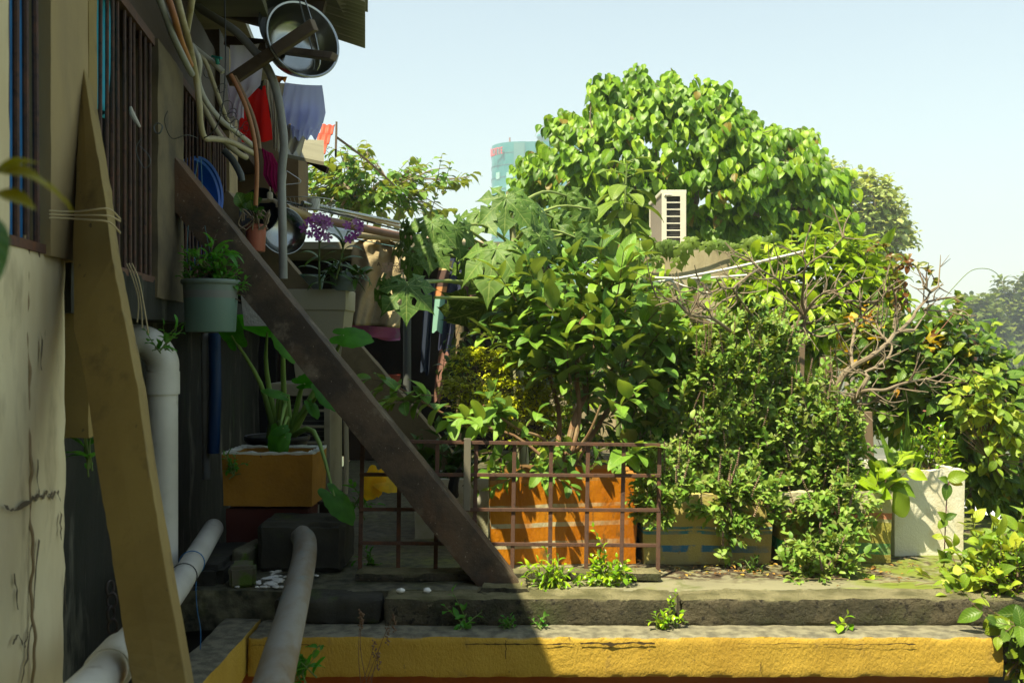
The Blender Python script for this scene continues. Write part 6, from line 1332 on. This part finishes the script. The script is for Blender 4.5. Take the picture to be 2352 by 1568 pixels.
# ================================================================== vine thicket right
VT = [(1930,760),(1990,715),(2060,730),(2120,715),(2180,720),(2215,705),(2250,770),(2290,800),(2330,850),(2380,880),(2420,1000),(2400,1180),(2330,1215),(2260,1175),(2215,1130),(2160,1075),(2060,1000),(1990,960),(1950,900)]
def vtY(x, y): return 4.9+.25*math.sin(x*.01)
bush('vine_thicket', VT, 4.95, .35, 270, 'dense thicket of heart leaved vine draped over a frame at the right edge', 'vine', T_VINE, M_VINE, base=(2.2,5.0,0), leaf=.082, nl=8, L=.26, ang=1.2, droop=.55, upb=.15, shell=.75, tm=C_TWIG, r=.002, face=(0,-.6,.8), trunk=limbs((2.2,5.0,0), None, .015, C_TWIG, 12, 90, .004))
bush('vine_thicket', [(1930,860),(1940,760),(1985,715),(2040,735),(2100,730),(2150,760),(2190,840),(2150,900),(2050,920)], 4.9, .15, 40, 'yellowing vine leaves just behind the bare tree limbs', 'vine', T_VINE, leaf_mat('ochre_vine_leaf', [(.10,.16,.03),(.20,.22,.035),(.30,.24,.035),(.16,.08,.02)], trans=.3, rough=.4, veins=.3, lat=8), leaf=.07, nl=7, L=.2, ang=1.2, droop=.5, upb=.3)
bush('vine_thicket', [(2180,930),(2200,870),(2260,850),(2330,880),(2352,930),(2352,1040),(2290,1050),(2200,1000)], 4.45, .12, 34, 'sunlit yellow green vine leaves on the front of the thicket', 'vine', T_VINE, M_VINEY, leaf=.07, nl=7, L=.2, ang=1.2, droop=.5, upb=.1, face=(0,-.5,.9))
mb = MB()
for (x0, y0, x1, y1) in ((2100,1180,2110,760),(2230,1180,2235,760),(2340,1180,2345,860)): mb.bar(P(x0,y0,5.15), P(x1,y1,5.15), .03, .03, up=(0,1,0))
for yy in (800,880,960,1040,1120): mb.bar(P(2095,yy,5.14), P(2350,yy+20,5.14), .006, .006, up=(0,1,0))
obj('trellis', mb, C_RUST, label='thin rusty trellis inside the vine thicket', cat='trellis')
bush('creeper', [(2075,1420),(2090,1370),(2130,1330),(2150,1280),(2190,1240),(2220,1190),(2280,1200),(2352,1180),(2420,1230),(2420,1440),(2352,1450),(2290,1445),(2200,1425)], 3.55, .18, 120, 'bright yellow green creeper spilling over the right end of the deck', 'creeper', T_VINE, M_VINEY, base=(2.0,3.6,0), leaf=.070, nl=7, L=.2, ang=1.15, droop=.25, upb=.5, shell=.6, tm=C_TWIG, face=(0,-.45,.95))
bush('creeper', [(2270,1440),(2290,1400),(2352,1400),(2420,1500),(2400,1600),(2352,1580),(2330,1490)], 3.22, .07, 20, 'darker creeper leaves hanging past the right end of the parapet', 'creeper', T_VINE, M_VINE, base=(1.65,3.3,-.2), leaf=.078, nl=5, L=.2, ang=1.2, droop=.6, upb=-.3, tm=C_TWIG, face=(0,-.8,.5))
bush('feathery_weed', [(2250,1300),(2300,1260),(2370,1250),(2400,1340),(2340,1370),(2270,1350)], 3.42, .06, 46, 'fine leaved green weed among the creeper at the right edge', 'weed', T_SMALL, M_WEED, leaf=.022, nl=10, L=.12, ang=1., droop=.1, upb=.8)
def vine_sprig(pth, Y, leafs, sz, label, m_=M_VINE, name='vine_sprig', stemc=None):
    root = plant(name, P(*pth[0], Y), label, 'vine'); tw_ = MB(); tw_.tube([P(x, y, Y) for x, y in pth], .0022, n=6); it = []
    for (x, y, tx, ty) in leafs:
        b = P(x, y, Y); t = P(tx, ty, Y-.015); it.append((b, t-b, (random.uniform(-.2,.2), -.9, .4), Wd(math.hypot(tx-x, ty-y), Y), 1.05, None))
    leaves('foliage', it, T_VINE, m_, root); obj('stem', tw_, stemc or mat('purple_stem', (.16,.06,.08), .6), root)
vine_sprig([(2130,1345),(2165,1310),(2170,1240),(2172,1190),(2176,1130),(2180,1105)], 3.72, [(2172,1190,2158,1215),(2172,1190,2198,1180),(2172,1195,2150,1170),(2176,1110,2172,1150),(2176,1105,2150,1095),(2180,1100,2210,1112),(2178,1100,2225,1090),(2168,1290,2150,1255),(2168,1290,2185,1260),(2168,1300,2160,1330)], .06, 'upright vine sprig with paired leaves before the tall white box')
# broad leaves between boxes and aloe
bush('sweet_potato_vine', [(1960,1140),(1965,1080),(2000,1045),(2040,1050),(2075,1100),(2060,1130),(2000,1150)], 3.95, .1, 13, 'broad bright green leaves on the left rim of the tall white box', 'vine', T_VINE, M_MANGO, leaf=.12, nl=4, L=.16, ang=1.2, droop=.3, upb=.6, face=(0,-.6,.8))
bush('leafy_herb', [(2100,1090),(2090,1020),(2120,960),(2160,990),(2190,1060),(2180,1110)], 4.25, .08, 22, 'upright herb with narrow bright leaves right of the aloe', 'herb', T_LANCE, M_WEED, base=(1.75,4.2,.3), leaf=.06, nl=8, L=.14, ang=1., droop=.1, upb=.9)
al = plant('aloe', (1.62,4.2,.3), 'spiny aloe with tall tapering blades in the tall white box', 'aloe'); mb = MB()
for (tx, ty, bx, w_, dy) in ((2085,935,2082,13,0),(2012,975,2060,11,.05),(2048,1040,2066,10,-.05),(1972,1030,2050,10,0),(2070,985,2072,9,.08),(2110,1040,2092,8,0),(2135,1020,2096,6,.05),(2030,1060,2060,8,-.08),(2098,1000,2086,8,-.04)):
    a = P(bx, 1110, 4.12+dy); t = P(tx, ty, 4.10+dy*2); n_ = 12; pts = [a*(1-i/n_)+t*i/n_+np.array([0,0,.02*math.sin(PI*i/n_)]) for i in range(n_+1)]
    d = nrm(t-a); sd = nrm(np.cross(d, [0,1,0])); vs = []; fs = []
    for i, q in enumerate(pts):
        f = 1-(i/n_)**1.5; hw = Wd(w_, 4.18)*f*.85+.0008
        for c_, yy in ((-1,-.004),(-.55,.006),(0,.012),(.55,.006),(1,-.004)): vs.append(q+sd*hw*c_+np.array([0,yy*f,0]))
        for c_, yy in ((.6,.018),(-.6,.018)): vs.append(q+sd*hw*c_+np.array([0,yy*f,0]))
    for i in range(n_):
        for k in range(7): fs.append((i*7+k, i*7+(k+1) % 7, (i+1)*7+(k+1) % 7, (i+1)*7+k))
    mb.add(vs, fs, True)
    for i in range(1, n_):
        f = 1-(i/n_)**1.5; hw = Wd(w_, 4.18)*f*.55
        for c_ in (-1, 1): q = pts[i]+sd*hw*c_; mb.add([q-d*.003, q+d*.003, q+sd*c_*.004+d*.003], [(0,1,2)])
obj('blades', mb, M_ALOE, al)

# ================================================================== weeds on deck and step
bush('peperomia_weed', [(1335,1340),(1345,1290),(1370,1250),(1372,1225),(1385,1240),(1385,1280),(1420,1290),(1450,1270),(1468,1290),(1450,1325),(1390,1350)], 3.52, .04, 30, 'glossy light green weed sprawling before the grille below the orange box', 'weed', T_VINE, M_WEED, base=P(1390,1345,3.5), leaf=.029, nl=6, L=.08, ang=1.2, droop=.2, upb=.5, tm=C_GSTEM, face=(0,-.4,.9))
bush('peperomia_weed', [(1212,1330),(1215,1295),(1250,1285),(1300,1300),(1335,1320),(1330,1345),(1240,1345)], 3.50, .05, 26, 'pale dried out weed clump beside the strut foot', 'weed', T_LANCE, M_WEED, base=P(1270,1345,3.48), leaf=.04, nl=6, L=.08, ang=1.1, droop=.3, upb=.4, tm=C_GSTEM)
for (poly, Y, n_, lf, lab, mm) in (([(1520,1430),(1530,1360),(1555,1352),(1568,1400),(1560,1430)],3.31,7,.022,'small vine growing out of the joint in the step',M_WEED),([(1488,1432),(1495,1412),(1530,1410),(1535,1432)],3.30,8,.025,'tiny weed clump on the parapet top under the step joint',M_WEED),
  ([(1035,1425),(1045,1385),(1065,1365),(1085,1390),(1110,1425)],3.31,4,.045,'shaded broad leaved seedling on the parapet top',M_TARO),([(1148,1430),(1155,1410),(1178,1410),(1178,1432)],3.30,5,.025,'little seedling right of the broad leaved one on the parapet',M_TARO),([(1225,1430),(1228,1415),(1250,1418),(1252,1432)],3.30,4,.022,'tiny seedling on the parapet at the edge of the building shadow',M_TARO),
  ([(1695,1320),(1700,1285),(1745,1280),(1750,1318)],3.74,12,.025,'small dark weed at the foot of the yellow and blue box',M_DEEP),([(1960,1350),(1968,1325),(2000,1320),(2005,1345)],3.62,6,.03,'small light seedling on the mossy deck',M_WEED),([(1910,1430),(1912,1412),(1990,1418),(1990,1432)],3.29,2,.035,'two leaves lying on the parapet near its right end',M_WEED),
  ([(345,775),(350,755),(380,758),(425,775),(425,795),(400,785)],3.2,5,.04,'fern like sprig sprouting above the white elbow',M_TARO),([(505,1075),(520,1040),(560,1045),(565,1070),(540,1090)],3.86,7,.03,'little herb at the left end of the ochre box',M_TARO),([(186,1005),(190,950),(205,955),(208,1000)],2.5,3,.07,'blurred green leaf between the cream wall and the ochre strut',M_TARO),
  ([(665,1530),(670,1490),(700,1500),(712,1530)],2.9,5,.05,'green sprig beside the big grey pipe at the bottom',M_TARO),([(810,1170),(815,1110),(840,1100),(845,1160)],4.2,6,.05,'small leafy weed left of the grille',M_TARO),([(820,1290),(850,1250),(880,1260),(880,1300)],3.85,7,.03,'low weed on the wet floor behind the grille',M_TARO)):
    bush('seedling', poly, Y, .02, n_, lab, 'weed', T_VINE if mm is not M_TARO else T_GUAVA, mm, leaf=lf, nl=5, L=lf*2.4, ang=1.1, droop=.2, upb=.7, tm=C_GSTEM)
# dry twig weed in front of the parapet
dw = MB()
for (x0, x1, y1) in ((830,827,1400),(845,832,1405),(850,905,1410),(835,890,1440),(825,860,1470),(840,870,1500)):
    a = P(x0, 1580, 3.12); b = P(x1, y1, 3.1); dw.tube([a, a*.5+b*.5+rvec(.01), b], [.0016,.0013,.0008], n=4)
    for k in range(14): c = b+np.array([random.uniform(-.006,.006), random.uniform(-.006,.006), -.005*k*.8]); dw.lathe([(.001,-.002),(.004,0),(.001,.003)], c, rvec(), n=5)
obj('dry_weed', dw, mat('dry_brown_weed', (.18,.11,.065), .9), label='dried brown weed stalks standing before the shaded parapet', cat='weed')

# ================================================================== taro and potted plants in the shade
ta = plant('taro_plant', P(640,1000,4.34), 'taro plant with arrow shaped leaves on thick stalks growing in the black pot', 'taro'); stt = MB(); it = []
TL = [ # base of stalk, mid, leaf joint, tip, size px, Y joint, up
 ((640,1010),(612,850),(614,762),(545,745),92,4.2,(-.2,-.55,-.8)),((632,1010),(598,880),(532,770),(505,720),80,4.15,(0,-.6,-.8)),((655,1010),(650,830),(652,760),(682,832),78,4.1,(.5,-.8,.2)),((665,1010),(690,900),(700,880),(752,868),60,4.2,(0,-.7,-.7)),
 ((668,1010),(705,940),(742,895),(782,948),58,4.15,(.5,-.8,.3)),((660,1010),(720,990),(768,1140),(820,1200),78,3.78,(-.1,-.35,.95)),((650,1010),(655,930),(640,1000),(636,1062),62,4.05,(0,-.95,.3)),((660,1010),(760,830),(790,770),(862,775),70,4.05,(.15,-.8,.55)),
 ((645,1010),(640,960),(645,905),(590,885),46,4.2,(-.2,-.5,.9)),((660,1010),(690,960),(715,930),(750,985),36,4.2,(.3,-.6,.8)),((640,1010),(640,970),(655,1005),(640,1040),34,4.0,(.2,-.8,.5)),((650,1010),(660,960),(650,985),(605,1000),30,4.0,(.2,-.8,.5))]
for (a, m_, b, t, sz, Y, up_) in TL:
    A, Mi, B = P(a[0], a[1], 4.36), P(m_[0], m_[1], (4.36+Y)/2), P(b[0], b[1], Y); stt.tube([A, Mi, B], [.015,.010,.004], n=10); T_ = P(t[0], t[1], Y-.03); it.append((B, T_-B, up_, Wd(sz, Y)*1.0, .68, None))
for i in range(7): x = 640+random.uniform(-22,26); stt.tube([P(x,1015,4.36), P(x+random.uniform(-6,6), 960, 4.34), P(x+random.uniform(-14,20), 905, 4.34)], [.018,.013,.006], n=9)
leaves('foliage', it, T_TARO, M_TARO, ta); obj('stalks', stt, mat('taro_stalk', (.24,.38,.08), .5), ta)
it = []; b = P(772,1140,3.78)
it = [(P(862,1098,3.95), P(842,1150,3.95)-P(862,1098,3.95), (.2,-.9,.3), .10, .8, None), (P(870,1098,3.96), P(905,1120,3.95)-P(870,1098,3.96), (0,-.8,.5), .09, .7, None), (P(868,1098,3.97), P(868,1150,3.97)-P(868,1098,3.97), (0,-.9,.3), .08, .5, None)]
root = plant('withered_leaf', P(866,1150,3.95), 'withered yellow leaf drooping behind the left end of the grille', 'leaf'); leaves('blade', it, T_TARO, M_YEL, root); mb = MB(); mb.tube([P(866,1098,3.96),P(905,1115,4.0),P(940,1135,4.1),P(975,1175,4.2)], .004, n=8); obj('stalk', mb, C_GSTEM, root)
def potted(name, label, base, polyp, Y, th, n, tp, lm, leaf, nl, L, **k): return bush(name, polyp, Y, th, n, label, 'plant', tp, lm, base=base, leaf=leaf, nl=nl, L=L, **k)
potted('herb_plant', 'mixed green herbs growing in the teal hanging pot', (P(484,0,3.42)[0],3.42,1.05), [(425,645),(430,605),(460,590),(500,600),(545,615),(565,650),(555,665),(500,640)], 3.42, .06, 50, T_SMALL, M_TARO, .032, 8, .10, ang=1., droop=.2, upb=.6)
potted('long_leaf_sprig', 'long narrow leaves poking up from the teal hanging pot', (P(490,0,3.42)[0],3.42,1.05), [(455,600),(465,560),(500,550),(520,590),(500,610)], 3.45, .04, 7, T_LANCE, M_TARO, .08, 4, .1, upb=.7)
hp = plant('round_leaf_orchid', P(588,520,3.9), 'round leaved plant with twisted pale roots in the terracotta pot', 'orchid'); it = []; rt = MB()
for (x, y, tx, ty) in ((560,480,545,445),(572,480,555,470),(585,478,608,492),(590,470,606,455),(575,470,580,440),(588,490,608,505),(560,490,548,478),(580,485,575,458)):
    b = P(x, y, 3.86); it.append((b, P(tx, ty, 3.83)-b, (.2,-.8,.5), Wd(math.hypot(tx-x, ty-y), 3.86)*1.1, 1.7, None)); rt.tube([P(588,520,3.9), P((x+588)/2+6, 505, 3.88), b], .0022, n=6)
for i in range(9): x0 = random.uniform(555,615); rt.tube([P(x0,random.uniform(500,516),3.85), P(x0+random.uniform(-18,18),random.uniform(480,500),3.83), P(x0+random.uniform(-25,25),random.uniform(496,515),3.85), P(x0+random.uniform(-8,8), 528, 3.86)], .0026, n=6)
leaves('foliage', it, T_OBOV, M_DEEP, hp); obj('roots', rt, mat('pale_root', (.28,.22,.15), .7), hp)
def orchid(label, base, stem, leaf_px, flowers, Y, sz=46):
    root = plant('orchid', P(base[0], base[1], Y), label, 'orchid'); it = []; st_ = MB(); st_.tube([P(x, y, Y) for x, y in [base]+stem], [.006]+[.0045]*(len(stem)-1)+[.002], n=7)
    for (x, y, tx, ty) in leaf_px:
        b = P(x, y, Y); it.append((b, P(tx, ty, Y-.03)-b, (0,-.35,1), Wd(math.hypot(tx-x, ty-y), Y)*1.15, 1.9, None))
    fl = []
    for (x, y) in flowers:
        c = P(x, y, Y-.04+random.uniform(-.03,.03)); fl.append((c, (random.uniform(-.4,.4), -.2, 1), (random.uniform(-.5,.5), -1, .1), random.uniform(.018,.025), 1., None)); fl.append((c+np.array([0,-.005,0]), (0, -.2, -1), (0,-1,.1), .010, 1., None)); st_.tube([P(stem[-1][0], stem[-1][1], Y), (c+P(stem[-1][0], stem[-1][1], Y))/2+np.array([0,0,.01]), c], .0013, n=4)
    leaves('foliage', it, T_STRAP, M_DEEP, root); leaves('flowers', fl, T_FLOWER, M_PURPLE, root); obj('stem', st_, C_GSTEM, root)
orchid('left orchid with a cluster of purple flowers on the square planter', (735,665), [(733,600),(735,550),(745,515)], [(733,640,700,632),(735,640,772,618),(733,600,690,575),(735,600,772,575),(734,575,775,565),(734,560,700,530),(735,560,770,535),(733,620,690,612),(735,625,775,640),(733,650,705,665),(735,650,775,655),(734,590,700,610),(738,540,760,520)], [(708,508),(722,500),(738,498),(752,505),(718,520),(735,512),(700,525),(745,522),(728,530),(712,538),(742,538),(758,515),(752,545),(730,545)], 4.62)
orchid('right orchid with a few purple flowers beside the left cluster', (772,640), [(782,600),(790,560),(797,535)], [(775,620,740,600),(780,600,832,590),(785,585,835,565),(778,610,820,622),(785,580,755,530),(788,560,760,515),(776,630,810,645),(782,605,750,625),(790,565,825,548)], [(798,517),(817,508),(828,515),(800,548),(815,540),(826,528)], 4.6)
potted('short_orchid', 'short dark leaved plant in the blue grey pot', (P(790,0,4.68)[0],4.68,1.18), [(765,632),(770,610),(800,600),(830,615),(835,640),(800,640)], 4.66, .04, 9, T_STRAP, M_DEEP, .11, 4, .06, upb=.5, wsc=1.6, ang=1.2)
# blurred leaves right beside the camera
fg = plant('foreground_plant', (-.42,.62,.5), 'blurred leaves of a plant close to the camera at the left edge', 'plant'); tw_ = MB()
it = [(P(-85,470,.62), P(2,650,.60)-P(-85,470,.62), (.75,-.6,.2), .062, .95, 0)]
it2 = [(P(-20,395,.66), P(110,420,.66)-P(-20,395,.66), (0,-.5,.8), .040, .8, 0), (P(-20,400,.66), P(90,370,.66)-P(-20,400,.66), (.1,-.6,.7), .034, .7, 0), (P(-10,440,.66), P(60,470,.66)-P(-10,440,.66), (0,-.6,.7), .03, .9, 0),(P(40,400,.66), P(170,480,.68)-P(40,400,.66), (0,-.5,.8), .042, .3, 0)]
leaves('foliage', it, T_GUAVA, M_DEEP, fg); leaves('young_foliage', it2, T_GUAVA, leaf_mat('blurred_young_leaf', [(.10,.12,.01),(.13,.15,.015)], trans=.3), fg)
tw_.tube([P(-120,900,.6),P(-60,600,.62),P(-40,330,.62),P(-20,395,.66)], .003, n=6); obj('stem', tw_, C_GSTEM, fg)
# leaf litter on the deck
it = []
for i in range(260):
    x = random.gauss(1.0,.45); y = random.gauss(3.74,.09)
    if not (.3 < x < 2.2 and 3.45 < y < 3.9): continue
    it.append(((x, y, .006+random.random()*.006), (random.uniform(-1,1), random.uniform(-1,1), .05), (random.uniform(-.3,.3), random.uniform(-.3,.3), 1), random.uniform(.008,.03), random.uniform(.4,1.2), None))
leaves('leaf_litter', it, T_SMALL, leaf_mat('dry_leaf', [(.05,.03,.015),(.12,.07,.03),(.20,.15,.07),(.10,.12,.03)], trans=.05, rough=.8), label='dry leaf litter scattered on the deck in front of the boxes', cat='litter', kind='stuff')
mb = MB()
for i in range(46):
    x = random.uniform(1.0, 2.1); y = random.uniform(3.46, 3.8); a = random.uniform(-.5,.5); L_ = random.uniform(.04,.14); mb.tube([(x,y,.008),(x+L_*.5*math.cos(a),y+L_*.5*math.sin(a),.012),(x+L_*math.cos(a),y+L_*math.sin(a),.008)], random.uniform(.0008,.002), n=4)
obj('dry_twigs', mb, mat('straw_twig', (.26,.20,.11), .8), label='dry twigs and straw lying on the mossy deck', cat='twigs', kind='stuff')
